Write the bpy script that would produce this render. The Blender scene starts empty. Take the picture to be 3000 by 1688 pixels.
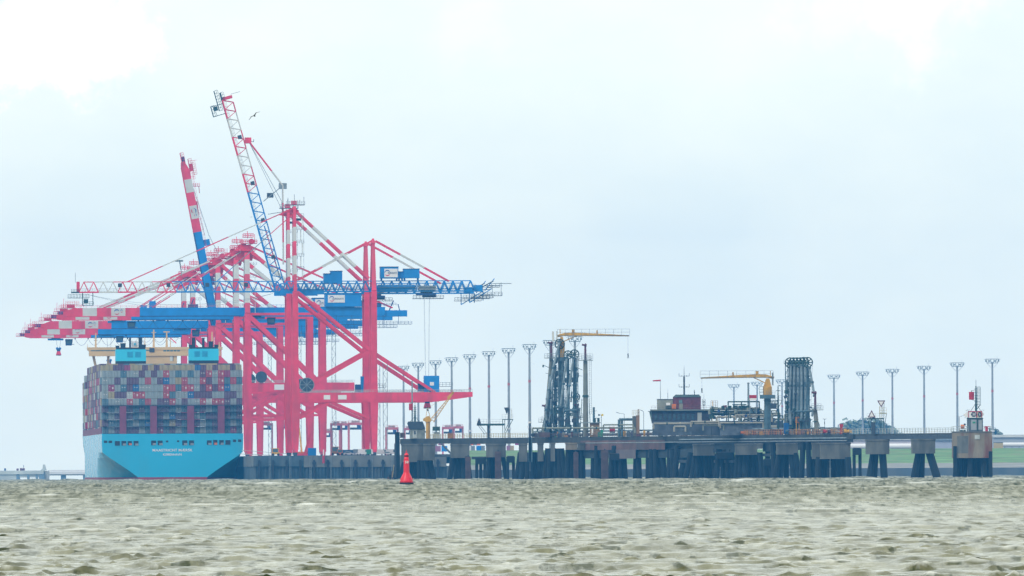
import bpy, math, random
import numpy as np
from mathutils import Vector, Matrix

random.seed(7)
C = bpy.context.scene
COL = C.collection
R = math.radians

# ---------------------------------------------------------------- camera, sky, sun, exposure
K = 2.582e-5            # metres per source pixel per metre of distance
H0 = 1389.6             # source row of the eye-level line in the picture's middle column
ROLL = math.radians(0.25)
CAMH = 2.0
cam_d = bpy.data.cameras.new('camera')
cam_d.sensor_width = 36.0
cam_d.lens = 36.0 / (3000 * K)
cam_d.shift_y = (H0 - 844.0) / 3000.0
cam_d.clip_start = 1.0
cam_d.clip_end = 40000.0
cam = bpy.data.objects.new('camera', cam_d)
cam.location = (0, 0, CAMH)
cam.rotation_euler = (math.pi / 2, ROLL, 0)
COL.objects.link(cam)
C.camera = cam

SUN_EL, SUN_AZ = 42.0, 215.0     # azimuth clockwise from +Y (north): behind the camera, to its left
world = bpy.data.worlds.new('World')
C.world = world
world.use_nodes = True
nt = world.node_tree
nt.nodes.clear()
def N(t, typ, **kw):
    n = t.nodes.new(typ)
    for k, v in kw.items():
        setattr(n, k, v)
    return n
out = N(nt, 'ShaderNodeOutputWorld')
mixs = N(nt, 'ShaderNodeMixShader')
bg1 = N(nt, 'ShaderNodeBackground')
bg2 = N(nt, 'ShaderNodeBackground')
sky = N(nt, 'ShaderNodeTexSky', sky_type='NISHITA', sun_disc=False, sun_elevation=R(SUN_EL), sun_rotation=R(SUN_AZ))
sky.air_density = 1.0; sky.dust_density = 1.5
bg1.inputs['Strength'].default_value = 0.13
tc = N(nt, 'ShaderNodeTexCoord')
no = N(nt, 'ShaderNodeTexNoise')
no.inputs['Scale'].default_value = 38.0; no.inputs['Detail'].default_value = 5.0; no.inputs['Roughness'].default_value = 0.55
mp = N(nt, 'ShaderNodeMapping'); mp.inputs['Scale'].default_value = (1, 1, 1.7)
nt.links.new(tc.outputs['Generated'], mp.inputs['Vector'])
nt.links.new(mp.outputs['Vector'], no.inputs['Vector'])
# overall veil of thin cloud; its colour drifts between blue-grey and white
rmp = N(nt, 'ShaderNodeValToRGB')
rmp.color_ramp.elements[0].position = 0.34; rmp.color_ramp.elements[0].color = (1.02, 1.10, 1.035, 1)
rmp.color_ramp.elements[1].position = 0.72; rmp.color_ramp.elements[1].color = (1.18, 1.215, 1.075, 1)
nt.links.new(no.outputs['Fac'], rmp.inputs['Fac'])
no2 = N(nt, 'ShaderNodeTexNoise')
no2.inputs['Scale'].default_value = 170.0; no2.inputs['Detail'].default_value = 6.0; no2.inputs['Roughness'].default_value = 0.6
nt.links.new(tc.outputs['Generated'], no2.inputs['Vector'])
def math_node(op, a=None, b=None, clamp=False):
    m = N(nt, 'ShaderNodeMath', operation=op, use_clamp=clamp)
    for i, v in enumerate((a, b)):
        if v is None: continue
        if isinstance(v, (int, float)): m.inputs[i].default_value = v
        else: nt.links.new(v, m.inputs[i])
    return m.outputs[0]
def cloud(az_deg, el_deg, size, soft, flat, amt):
    d = Vector((math.sin(R(az_deg)) * math.cos(R(el_deg)), math.cos(R(az_deg)) * math.cos(R(el_deg)), math.sin(R(el_deg))))
    s = N(nt, 'ShaderNodeVectorMath', operation='SUBTRACT'); s.inputs[1].default_value = d
    nt.links.new(tc.outputs['Generated'], s.inputs[0])
    sc = N(nt, 'ShaderNodeVectorMath', operation='MULTIPLY'); sc.inputs[1].default_value = (1, 1, flat)
    nt.links.new(s.outputs[0], sc.inputs[0])
    ln = N(nt, 'ShaderNodeVectorMath', operation='LENGTH'); nt.links.new(sc.outputs[0], ln.inputs[0])
    nz = math_node('MULTIPLY', math_node('SUBTRACT', no2.outputs['Fac'], 0.5), soft * 4.5)
    dist = math_node('ADD', ln.outputs['Value'], nz)
    mr = N(nt, 'ShaderNodeMapRange', interpolation_type='SMOOTHSTEP')
    mr.inputs['From Min'].default_value = size + soft * 0.5; mr.inputs['From Max'].default_value = size - soft * 0.5
    mr.inputs['To Min'].default_value = 0; mr.inputs['To Max'].default_value = amt
    nt.links.new(dist, mr.inputs['Value'])
    return mr.outputs[0]
def azel(px, py):
    return math.degrees(math.atan((px - 1500) * K)), math.degrees(math.atan((H0 - py) * K))
CL = [(150, 60, .0050, .0036, 1.0, .9), (300, 90, .0030, .0030, 1.0, .7), (2700, 60, .0040, .004, 1.2, .22),
      (1390, 110, .0026, .004, 1.2, .08), (2440, 30, .003, .004, 1.5, .12), (100, 190, .0034, .0032, 2.0, .25)]
acc = None
for px, py, s, so, fl, am in CL:
    a, e = azel(px, py)
    o = cloud(a, e, s, so, fl, am)
    acc = o if acc is None else math_node('MAXIMUM', acc, o)
mxc = N(nt, 'ShaderNodeMixRGB'); mxc.inputs['Color2'].default_value = (1.75, 1.68, 1.45, 1)
nt.links.new(acc, mxc.inputs['Fac'])
nt.links.new(rmp.outputs['Color'], mxc.inputs['Color1'])
nt.links.new(sky.outputs['Color'], bg1.inputs['Color'])
nt.links.new(mxc.outputs['Color'], bg2.inputs['Color'])
bg2.inputs['Strength'].default_value = 1.12
mixs.inputs['Fac'].default_value = 0.93
nt.links.new(bg1.outputs[0], mixs.inputs[1]); nt.links.new(bg2.outputs[0], mixs.inputs[2])
nt.links.new(mixs.outputs[0], out.inputs['Surface'])

sd = bpy.data.lights.new('sun', 'SUN'); sd.energy = 1.5; sd.angle = R(10); sd.color = (1.0, 0.96, 0.9)
sun = bpy.data.objects.new('sun', sd); COL.objects.link(sun)
sv = Vector((math.sin(R(SUN_AZ)) * math.cos(R(SUN_EL)), math.cos(R(SUN_AZ)) * math.cos(R(SUN_EL)), math.sin(R(SUN_EL))))
sun.rotation_euler = sv.to_track_quat('Z', 'Y').to_euler()
sun.location = (0, 0, 500)
C.view_settings.view_transform = 'Standard'
C.view_settings.look = 'None'
C.view_settings.exposure = 0.0
C.view_settings.gamma = 1.0
C.view_settings.use_curve_mapping = False
try:
    C.cycles.volume_bounces = 1
    C.cycles.max_bounces = 8
except Exception:
    pass

# ---------------------------------------------------------------- picture measurements -> world metres
TR = math.tan(ROLL)
def W(px, py, D):
    dx = px - 1500.0; dy = H0 - py
    return Vector(((dx + dy * TR) * K * D, D, CAMH + (dy - dx * TR) * K * D))
def zat(px, py, D): return W(px, py, D).z
def xat(px, py, D): return W(px, py, D).x

# ---------------------------------------------------------------- materials
MATS = {}
def mat(name, col, rough=0.6, var=0.18, scale=0.6, metal=0.0, dirt=None, dirt_amt=0.0, stretch=(1, 1, 1), emit=None, bump=0.0):
    if name in MATS: return MATS[name]
    m = bpy.data.materials.new(name); m.use_nodes = True
    t = m.node_tree; b = t.nodes['Principled BSDF']
    b.inputs['Roughness'].default_value = rough; b.inputs['Metallic'].default_value = metal
    co = N(t, 'ShaderNodeTexCoord'); mpn = N(t, 'ShaderNodeMapping'); mpn.inputs['Scale'].default_value = stretch
    t.links.new(co.outputs['Object'], mpn.inputs['Vector'])
    nz = N(t, 'ShaderNodeTexNoise'); nz.inputs['Scale'].default_value = scale; nz.inputs['Detail'].default_value = 6
    t.links.new(mpn.outputs[0], nz.inputs['Vector'])
    r = N(t, 'ShaderNodeValToRGB')
    c0 = [max(0, c * (1 - var)) for c in col]; c1 = [min(1, c * (1 + var)) for c in col]
    r.color_ramp.elements[0].position = 0.32; r.color_ramp.elements[0].color = (*c0, 1)
    r.color_ramp.elements[1].position = 0.68; r.color_ramp.elements[1].color = (*c1, 1)
    t.links.new(nz.outputs['Fac'], r.inputs['Fac'])
    src = r.outputs['Color']
    if dirt:
        n2 = N(t, 'ShaderNodeTexNoise'); n2.inputs['Scale'].default_value = scale * 0.6; n2.inputs['Detail'].default_value = 8
        mp2 = N(t, 'ShaderNodeMapping'); mp2.inputs['Scale'].default_value = (1.6, 1.6, 0.28); mp2.inputs['Location'].default_value = (3, 7, 1)
        t.links.new(co.outputs['Object'], mp2.inputs['Vector']); t.links.new(mp2.outputs[0], n2.inputs['Vector'])
        mr = N(t, 'ShaderNodeMapRange'); mr.inputs['From Min'].default_value = 0.5; mr.inputs['From Max'].default_value = 0.62
        mr.inputs['To Max'].default_value = dirt_amt
        t.links.new(n2.outputs['Fac'], mr.inputs['Value'])
        mx = N(t, 'ShaderNodeMixRGB'); mx.inputs['Color2'].default_value = (*dirt, 1)
        t.links.new(mr.outputs[0], mx.inputs['Fac']); t.links.new(src, mx.inputs['Color1']); src = mx.outputs['Color']
    t.links.new(src, b.inputs['Base Color'])
    if emit: 
        b.inputs['Emission Color'].default_value = (*emit, 1); b.inputs['Emission Strength'].default_value = 1
    MATS[name] = m
    return m

RED = mat('crane red paint', (0.78, 0.03, 0.08), 0.5, 0.14, 0.25, dirt=(0.45, 0.05, 0.07), dirt_amt=0.5)
WHT = mat('crane white paint', (0.60, 0.60, 0.57), 0.55, 0.08, 0.3)
BLU = mat('crane blue paint', (0.0, 0.21, 0.60), 0.5, 0.14, 0.25)
GRY = mat('galvanised grey steel', (0.22, 0.26, 0.29), 0.5, 0.2, 0.8)
DGR = mat('dark grey steel', (0.035, 0.05, 0.07), 0.6, 0.25, 0.8)
NAV = mat('navy machinery paint', (0.015, 0.06, 0.2), 0.55, 0.3, 0.5)
PANEL = mat('white sign panel', (0.78, 0.76, 0.76), 0.5, 0.03, 0.5)
LOGOB = mat('logo blue', (0.02, 0.08, 0.35), 0.5, 0.02)
LOGOR = mat('logo red', (0.65, 0.02, 0.06), 0.5, 0.02)
LOGOG = mat('logo grey', (0.16, 0.2, 0.28), 0.5, 0.02)
CONC = mat('weathered concrete', (0.125, 0.13, 0.12), 0.9, 0.3, 0.35, dirt=(0.06, 0.065, 0.06), dirt_amt=0.6, stretch=(1, 1, .5))
CONR = mat('rust stained concrete', (0.20, 0.17, 0.125), 0.9, 0.35, 0.3, dirt=(0.15, 0.035, 0.015), dirt_amt=0.85, stretch=(1, 1, .35))
PILE = mat('tarred steel pile', (0.005, 0.014, 0.022), 0.9, 0.45, 0.4, dirt=(0.02, 0.02, 0.018), dirt_amt=0.5)
RUSTP = mat('rusty brown fender steel', (0.10, 0.062, 0.06), 0.85, 0.3, 0.5)
DECKM = mat('jetty deck concrete', (0.045, 0.052, 0.052), 0.9, 0.35, 0.3, dirt=(0.03, 0.04, 0.045), dirt_amt=0.6)
RAILY = mat('faded yellow railing', (0.42, 0.33, 0.14), 0.6, 0.25, 1)
YEL = mat('ochre crane paint', (0.60, 0.32, 0.02), 0.55, 0.15, 0.6, dirt=(0.25, 0.14, 0.05), dirt_amt=0.4)
ARM = mat('loading arm blue grey paint', (0.055, 0.11, 0.145), 0.55, 0.4, 0.8, dirt=(0.10, 0.14, 0.16), dirt_amt=0.5)
ARM2 = mat('loading arm light steel', (0.20, 0.26, 0.30), 0.5, 0.3, 0.8)
BRICK = mat('dark red brick', (0.14, 0.035, 0.05), 0.9, 0.25, 1.2)
CREAM = mat('cream superstructure paint', (0.62, 0.42, 0.2), 0.5, 0.06, 0.2)
HULL = mat('light blue hull paint', (0.015, 0.42, 0.68), 0.22, 0.05, 0.05, dirt=(0.05, 0.34, 0.52), dirt_amt=0.5)
BOOT = mat('red boot topping', (0.28, 0.02, 0.04), 0.6, 0.15, 0.2)
FUNC = mat('funnel cyan paint', (0.03, 0.50, 0.74), 0.5, 0.04, 0.2)
BLK = mat('black paint', (0.01, 0.012, 0.015), 0.7, 0.2, 0.5)
WINM = mat('window glass', (0.10, 0.17, 0.19), 0.15, 0.2, 1.0)
RAIL = mat('pale steel railing', (0.42, 0.45, 0.44), 0.6, 0.2, 1)
ORG = mat('orange paint', (0.62, 0.16, 0.02), 0.6, 0.15, 0.6)
GREEN = mat('green paint', (0.02, 0.22, 0.12), 0.6, 0.15, 0.6)
DKG = mat('dark green steel', (0.02, 0.06, 0.055), 0.7, 0.3, 0.8)
SIGNR = mat('signal red paint', (0.42, 0.01, 0.03), 0.6, 0.15, 1.0)
BUOYR = mat('buoy red paint', (0.72, 0.0, 0.02), 0.4, 0.12, 1.2, dirt=(0.7, 0.06, 0.05), dirt_amt=0.35)

# ---------------------------------------------------------------- mesh builder
class MB:
    def __init__(s): s.v = []; s.f = []; s.m = []; s.mats = []
    def mi(s, m):
        if m not in s.mats: s.mats.append(m)
        return s.mats.index(m)
    def add(s, vs, fs, m):
        n = len(s.v); s.v += [tuple(v) for v in vs]; k = s.mi(m)
        for f in fs: s.f.append(tuple(n + i for i in f)); s.m.append(k)
    def box(s, x0, x1, y0, y1, z0, z1, m):
        s.add([(x0, y0, z0), (x1, y0, z0), (x1, y1, z0), (x0, y1, z0), (x0, y0, z1), (x1, y0, z1), (x1, y1, z1), (x0, y1, z1)],
              [(0, 3, 2, 1), (4, 5, 6, 7), (0, 1, 5, 4), (1, 2, 6, 5), (2, 3, 7, 6), (3, 0, 4, 7)], m)
    def beam(s, p, q, w, m, h=None, w2=None):
        p = Vector(p); q = Vector(q); d = (q - p)
        if d.length < 1e-6: return
        d.normalize(); up = Vector((0, 1, 0)) if abs(d.y) < 0.9 else Vector((0, 0, 1))
        a = d.cross(up).normalized(); b = a.cross(d).normalized()
        h = h or w; w2 = w2 or w
        vs = []
        for c, ww, hh in ((p, w, h), (q, w2, h * w2 / w)):
            for sa, sb in ((-1, -1), (1, -1), (1, 1), (-1, 1)):
                vs.append(c + a * (sa * ww / 2) + b * (sb * hh / 2))
        s.add(vs, [(0, 1, 2, 3), (7, 6, 5, 4), (0, 4, 5, 1), (1, 5, 6, 2), (2, 6, 7, 3), (3, 7, 4, 0)], m)
    def banded(s, p, q, w, bands, h=None):
        """bands: [(end fraction, material), ...] along p -> q"""
        p = Vector(p); q = Vector(q); t0 = 0
        for t1, m in bands:
            s.beam(p.lerp(q, t0), p.lerp(q, t1), w, m, h); t0 = t1
    def tube(s, p, q, r, m, n=8, r2=None, caps=True):
        p = Vector(p); q = Vector(q); d = (q - p)
        if d.length < 1e-6: return
        d.normalize(); up = Vector((0, 0, 1)) if abs(d.z) < 0.9 else Vector((1, 0, 0))
        a = d.cross(up).normalized(); b = a.cross(d).normalized(); r2 = r if r2 is None else r2
        vs = []
        for c, rr in ((p, r), (q, r2)):
            for i in range(n):
                t = 2 * math.pi * i / n; vs.append(c + a * (rr * math.cos(t)) + b * (rr * math.sin(t)))
        fs = [(i, (i + 1) % n, n + (i + 1) % n, n + i) for i in range(n)]
        if caps: fs += [tuple(range(n - 1, -1, -1)), tuple(range(n, 2 * n))]
        s.add(vs, fs, m)
    def path(s, pts, r, m, n=6):
        for a, b in zip(pts[:-1], pts[1:]): s.tube(a, b, r, m, n)
    def ring(s, c, R_, r, m, n=20, spokes=0, axis='y'):
        c = Vector(c)
        def pt(t, rr):
            if axis == 'y': return c + Vector((rr * math.cos(t), 0, rr * math.sin(t)))
            return c + Vector((rr * math.cos(t), rr * math.sin(t), 0))
        for i in range(n):
            s.tube(pt(2 * math.pi * i / n, R_), pt(2 * math.pi * (i + 1) / n, R_), r, m, 5, caps=False)
        for i in range(spokes):
            t = 2 * math.pi * i / spokes; s.tube(c, pt(t, R_), r * 0.8, m, 4, caps=False)
    def prism(s, poly, y0, y1, m):
        """poly in (x, z), extruded along y"""
        n = len(poly)
        vs = [(x, y0, z) for x, z in poly] + [(x, y1, z) for x, z in poly]
        fs = [(i, (i + 1) % n, n + (i + 1) % n, n + i) for i in range(n)] + [tuple(range(n - 1, -1, -1)), tuple(range(n, 2 * n))]
        s.add(vs, fs, m)
    def lathe(s, prof, m, n=20, c=(0, 0, 0)):
        vs = []; 
        for r, z in prof:
            for i in range(n):
                t = 2 * math.pi * i / n; vs.append((c[0] + r * math.cos(t), c[1] + r * math.sin(t), c[2] + z))
        fs = []
        for j in range(len(prof) - 1):
            for i in range(n):
                fs.append((j * n + i, j * n + (i + 1) % n, (j + 1) * n + (i + 1) % n, (j + 1) * n + i))
        fs += [tuple(range(n - 1, -1, -1)), tuple(range((len(prof) - 1) * n, len(prof) * n))]
        s.add(vs, fs, m)
    def railing(s, p, q, h, m, step=2.0, t=0.06, bars=2):
        p = Vector(p); q = Vector(q); L = (q - p).length; n = max(1, int(L / step)); up = Vector((0, 0, 1))
        for i in range(n + 1):
            a = p.lerp(q, i / n); s.beam(a, a + up * h, t, m)
        for b in range(bars):
            z = up * (h * (b + 1) / bars); s.beam(p + z, q + z, t, m)
    def xf(s, M, start=0):
        s.v = s.v[:start] + [tuple(M @ Vector(v)) for v in s.v[start:]]
    def build(s, name, parent=None, loc=None, smooth=False):
        me = bpy.data.meshes.new(name); me.from_pydata(s.v, [], s.f)
        for m in s.mats: me.materials.append(m)
        me.polygons.foreach_set('material_index', s.m)
        if smooth: me.polygons.foreach_set('use_smooth', [True] * len(s.f))
        me.update()
        o = bpy.data.objects.new(name, me); COL.objects.link(o)
        if parent: o.parent = parent
        if loc is not None: o.location = loc
        return o
def tag(o, label=None, cat=None, group=None, kind=None):
    if label:
        o['label'] = label
        if len(label.split()) > 16: print('LONG', label)
    if cat: o['category'] = cat
    if group: o['group'] = group
    if kind: o['kind'] = kind
    return o
def thing(name, loc, label, cat, group=None, rz=0):
    o = bpy.data.objects.new(name, None); COL.objects.link(o); o.location = loc; o.rotation_euler = (0, 0, rz)
    o.empty_display_size = 2
    return tag(o, label, cat, group)
def copy_tree(o, parent=None):
    c = o.copy(); COL.objects.link(c)
    if parent: c.parent = parent
    for ch in list(o.children): copy_tree(ch, c)
    return c
def text_part(body, size, material, parent, loc, name='lettering', depth=0.04, rot=(math.pi / 2, 0, 0), width=None):
    cu = bpy.data.curves.new('t', 'FONT'); cu.body = body; cu.size = size; cu.extrude = depth; cu.align_x = 'CENTER'; cu.align_y = 'CENTER'
    cu.offset = size * 0.012
    tmp = bpy.data.objects.new('t', cu); COL.objects.link(tmp)
    bpy.context.view_layer.update()
    me = bpy.data.meshes.new_from_object(tmp.evaluated_get(bpy.context.evaluated_depsgraph_get()))
    bpy.data.objects.remove(tmp); bpy.data.curves.remove(cu)
    me.materials.clear(); me.materials.append(material)
    if width:
        xs = [v.co.x for v in me.vertices]; w = max(xs) - min(xs)
        for v in me.vertices: v.co.x *= width / w
    o = bpy.data.objects.new(name, me); COL.objects.link(o); o.parent = parent; o.location = loc; o.rotation_euler = rot
    return o
# ---------------------------------------------------------------- water
def water_material():
    m = bpy.data.materials.new('choppy grey green sea water'); m.use_nodes = True
    t = m.node_tree; b = t.nodes['Principled BSDF']
    b.inputs['Roughness'].default_value = 0.16; b.inputs['IOR'].default_value = 1.42
    co = N(t, 'ShaderNodeTexCoord')
    mp_ = N(t, 'ShaderNodeMapping'); mp_.inputs['Scale'].default_value = (1.0, 0.035, 1)
    t.links.new(co.outputs['Object'], mp_.inputs['Vector'])
    nz = N(t, 'ShaderNodeTexNoise'); nz.inputs['Scale'].default_value = 1.0; nz.inputs['Detail'].default_value = 8; nz.inputs['Roughness'].default_value = 0.65
    t.links.new(mp_.outputs[0], nz.inputs['Vector'])
    r = N(t, 'ShaderNodeValToRGB')
    r.color_ramp.elements[0].position = 0.38; r.color_ramp.elements[0].color = (0.048, 0.052, 0.010, 1)
    r.color_ramp.elements[1].position = 0.63; r.color_ramp.elements[1].color = (0.20, 0.195, 0.108, 1)
    t.links.new(nz.outputs['Fac'], r.inputs['Fac'])
    ch = N(t, 'ShaderNodeAttribute'); ch.attribute_name = 'chop'
    r2 = N(t, 'ShaderNodeMapRange'); r2.inputs['From Min'].default_value = 0.38; r2.inputs['From Max'].default_value = 0.62; r2.inputs['To Min'].default_value = 1.25; r2.inputs['To Max'].default_value = 0.65
    t.links.new(nz.outputs['Fac'], r2.inputs['Value'])
    mm = N(t, 'ShaderNodeMath', operation='MULTIPLY'); t.links.new(ch.outputs['Fac'], mm.inputs[0]); t.links.new(r2.outputs[0], mm.inputs[1]); t.links.new(mm.outputs[0], b.inputs['Roughness'])
    # dark of steep ripple faces painted into the colour as olive noise spots
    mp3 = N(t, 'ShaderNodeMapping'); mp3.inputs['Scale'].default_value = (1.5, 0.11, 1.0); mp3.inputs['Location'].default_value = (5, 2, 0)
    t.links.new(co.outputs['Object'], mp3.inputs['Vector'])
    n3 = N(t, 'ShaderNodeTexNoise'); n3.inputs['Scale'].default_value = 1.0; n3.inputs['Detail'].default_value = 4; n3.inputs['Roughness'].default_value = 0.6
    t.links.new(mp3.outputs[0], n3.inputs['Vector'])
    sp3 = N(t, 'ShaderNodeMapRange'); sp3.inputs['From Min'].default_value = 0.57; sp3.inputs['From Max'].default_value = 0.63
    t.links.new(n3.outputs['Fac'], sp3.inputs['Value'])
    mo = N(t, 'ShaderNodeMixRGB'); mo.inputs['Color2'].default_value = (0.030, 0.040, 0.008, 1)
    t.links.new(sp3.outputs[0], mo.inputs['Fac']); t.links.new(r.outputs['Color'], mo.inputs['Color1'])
    sl = N(t, 'ShaderNodeMapRange'); sl.inputs['To Min'].default_value = 0.5; sl.inputs['To Max'].default_value = 0.08  # sky reflection weakened over the painted dark spots
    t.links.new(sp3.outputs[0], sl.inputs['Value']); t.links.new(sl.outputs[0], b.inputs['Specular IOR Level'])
    at = N(t, 'ShaderNodeAttribute'); at.attribute_name = 'foam'
    mx = N(t, 'ShaderNodeMixRGB'); mx.inputs['Color2'].default_value = (0.75, 0.76, 0.72, 1)
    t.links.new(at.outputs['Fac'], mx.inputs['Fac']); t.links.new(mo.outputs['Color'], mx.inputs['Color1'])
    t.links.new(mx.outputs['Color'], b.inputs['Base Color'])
    n2 = N(t, 'ShaderNodeTexNoise'); n2.inputs['Scale'].default_value = 4.5; n2.inputs['Detail'].default_value = 8; n2.inputs['Roughness'].default_value = 0.7
    mp2 = N(t, 'ShaderNodeMapping'); mp2.inputs['Scale'].default_value = (1, 0.25, 1)
    t.links.new(co.outputs['Object'], mp2.inputs['Vector']); t.links.new(mp2.outputs[0], n2.inputs['Vector'])
    bp = N(t, 'ShaderNodeBump'); bp.inputs['Strength'].default_value = 0.8; bp.inputs['Distance'].default_value = 0.08
    t.links.new(n2.outputs['Fac'], bp.inputs['Height']); t.links.new(bp.outputs[0], b.inputs['Normal'])
    return m
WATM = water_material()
def build_water():
    rng = np.random.default_rng(11)
    D0, D1, s0 = 225.0, 6060.0, 0.14
    Ds = [D0]
    while Ds[-1] < D1: Ds.append(Ds[-1] + s0 * (Ds[-1] / D0) ** 1.25)
    Ds = np.array(Ds); nr = len(Ds); nc = 560
    ang = np.linspace(-math.tan(R(3.6)), math.tan(R(3.6)), nc)
    X = Ds[:, None] * ang[None, :]; Y = np.repeat(Ds[:, None], nc, 1)
    sp = (s0 * (Ds / D0) ** 1.25)[:, None]
    Z = np.zeros_like(X); DX = np.zeros_like(X); DY = np.zeros_like(X)
    # crests run roughly along x; patches of rougher and calmer water
    patch = np.ones_like(X)
    for i in range(9):
        lam = rng.uniform(18, 90); th = rng.uniform(0, 2 * math.pi); ph = rng.uniform(0, 6.28)
        patch += 0.13 * np.sin(2 * math.pi / lam * (X * math.cos(th) + Y * math.sin(th) * .6) + ph)
    patch = np.clip(patch, 0.35, 2.0)
    far = np.clip((Ds - 420) / 1300.0, 0, 1.6)[:, None]
    def wave(lam, A, spread, cal, gain=1.0):
        nonlocal Z, DX, DY
        th = rng.normal(-math.pi / 2 + 0.3, spread); kx, ky = math.cos(th), math.sin(th); k = 2 * math.pi / lam; ph = rng.uniform(0, 2 * math.pi)
        f = np.clip(lam / (sp * 1.5) - 0.6, 0, 1)
        a = A * f * gain * cal
        arg = k * (kx * X + ky * Y) + ph
        s_, c_ = np.sin(arg), np.cos(arg)
        Z += a * c_; DX -= a * kx * s_ * 1.2; DY -= a * ky * s_ * 1.2
    def env(l0, l1, n, sy=1.0):
        g = np.zeros_like(X)
        for i in range(n):
            lam = rng.uniform(l0, l1); t_ = rng.uniform(0, 2 * math.pi)
            g += np.sin(2 * math.pi / lam * (X * math.cos(t_) + Y * math.sin(t_) * sy) + rng.uniform(0, 6.28))
        return g / math.sqrt(n / 2)
    E1 = 0.50 + 1.3 * np.clip(env(1.0, 3.0, 8) - 0.35, 0, 1.6)
    E2 = 0.45 + 1.2 * np.clip(env(1.6, 6.0, 8) - 0.35, 0, 1.6)
    for i in range(40):          # ripples, in groups
        lam = 0.36 * (1.15 / 0.36) ** ((i + rng.uniform(0, 1)) / 40)
        wave(lam, 0.0064 * lam ** 0.65 * rng.uniform(0.6, 1.4), 0.75, E1 if i % 2 else E2)
    for i in range(26):          # chop
        lam = 1.5 * (9.0 / 1.5) ** ((i + rng.uniform(0, 1)) / 26)
        wave(lam, 0.0034 * lam ** 0.75 * rng.uniform(0.6, 1.4), 0.65, patch)
    for i in range(16):          # longer seas farther out
        lam = 7 * (36 / 7.0) ** ((i + rng.uniform(0, 1)) / 16)
        wave(lam, 0.0042 * lam ** 0.8 * rng.uniform(0.7, 1.3), 0.6, patch, 0.25 + far)
    sd_ = 0.05 + 0.07 * far
    foam = np.clip((Z / (Z.std(axis=1, keepdims=True) + 1e-6) - 2.85) * 1.4, 0, 0.8) * (Ds < 3000)[:, None]
    co = np.stack([X + DX, Y + DY, Z], -1).reshape(-1, 3)
    idx = np.arange(nr * nc).reshape(nr, nc)
    q = np.stack([idx[:-1, :-1], idx[:-1, 1:], idx[1:, 1:], idx[1:, :-1]], -1).reshape(-1, 4)
    me = bpy.data.meshes.new('water')
    me.vertices.add(len(co) + 16); me.loops.add(q.size + 16); me.polygons.add(len(q) + 4)
    # calmer sheet around and beyond the chop, a little lower
    big = []
    for (x0, x1, y0, y1) in ((-2600, 2600, -50, D0 - 1), (-2600, 2600, D1 - 30, 9600), (-2600, -13, D0 - 1, D1 - 30), (13, 2600, D0 - 1, D1 - 30)):
        zz = -0.45
        big += [(x0, y0, zz), (x1, y0, zz), (x1, y1, zz), (x0, y1, zz)]
    allv = np.concatenate([co, np.array(big)], 0)
    me.vertices.foreach_set('co', allv.ravel())
    n0 = len(co)
    q2 = np.arange(16).reshape(4, 4) + n0
    aq = np.concatenate([q, q2], 0)
    me.loops.foreach_set('vertex_index', aq.ravel())
    me.polygons.foreach_set('loop_start', np.arange(0, aq.size, 4)); me.polygons.foreach_set('loop_total', np.full(len(aq), 4))
    me.polygons.foreach_set('use_smooth', np.ones(len(aq), dtype=bool))
    at = me.attributes.new('foam', 'FLOAT', 'POINT')
    at.data.foreach_set('value', np.concatenate([foam.ravel(), np.zeros(16)]).astype(np.float32))
    ac = me.attributes.new('chop', 'FLOAT', 'POINT'); chop = 0.07 + 0.40 * np.clip((Y - 260) / 1000.0, 0, 1)
    ac.data.foreach_set('value', np.concatenate([chop.ravel(), np.full(16, 0.5)]).astype(np.float32))
    me.update(); me.validate()
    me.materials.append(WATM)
    o = bpy.data.objects.new('water', me); COL.objects.link(o); tag(o, kind='structure')
build_water()

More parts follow.
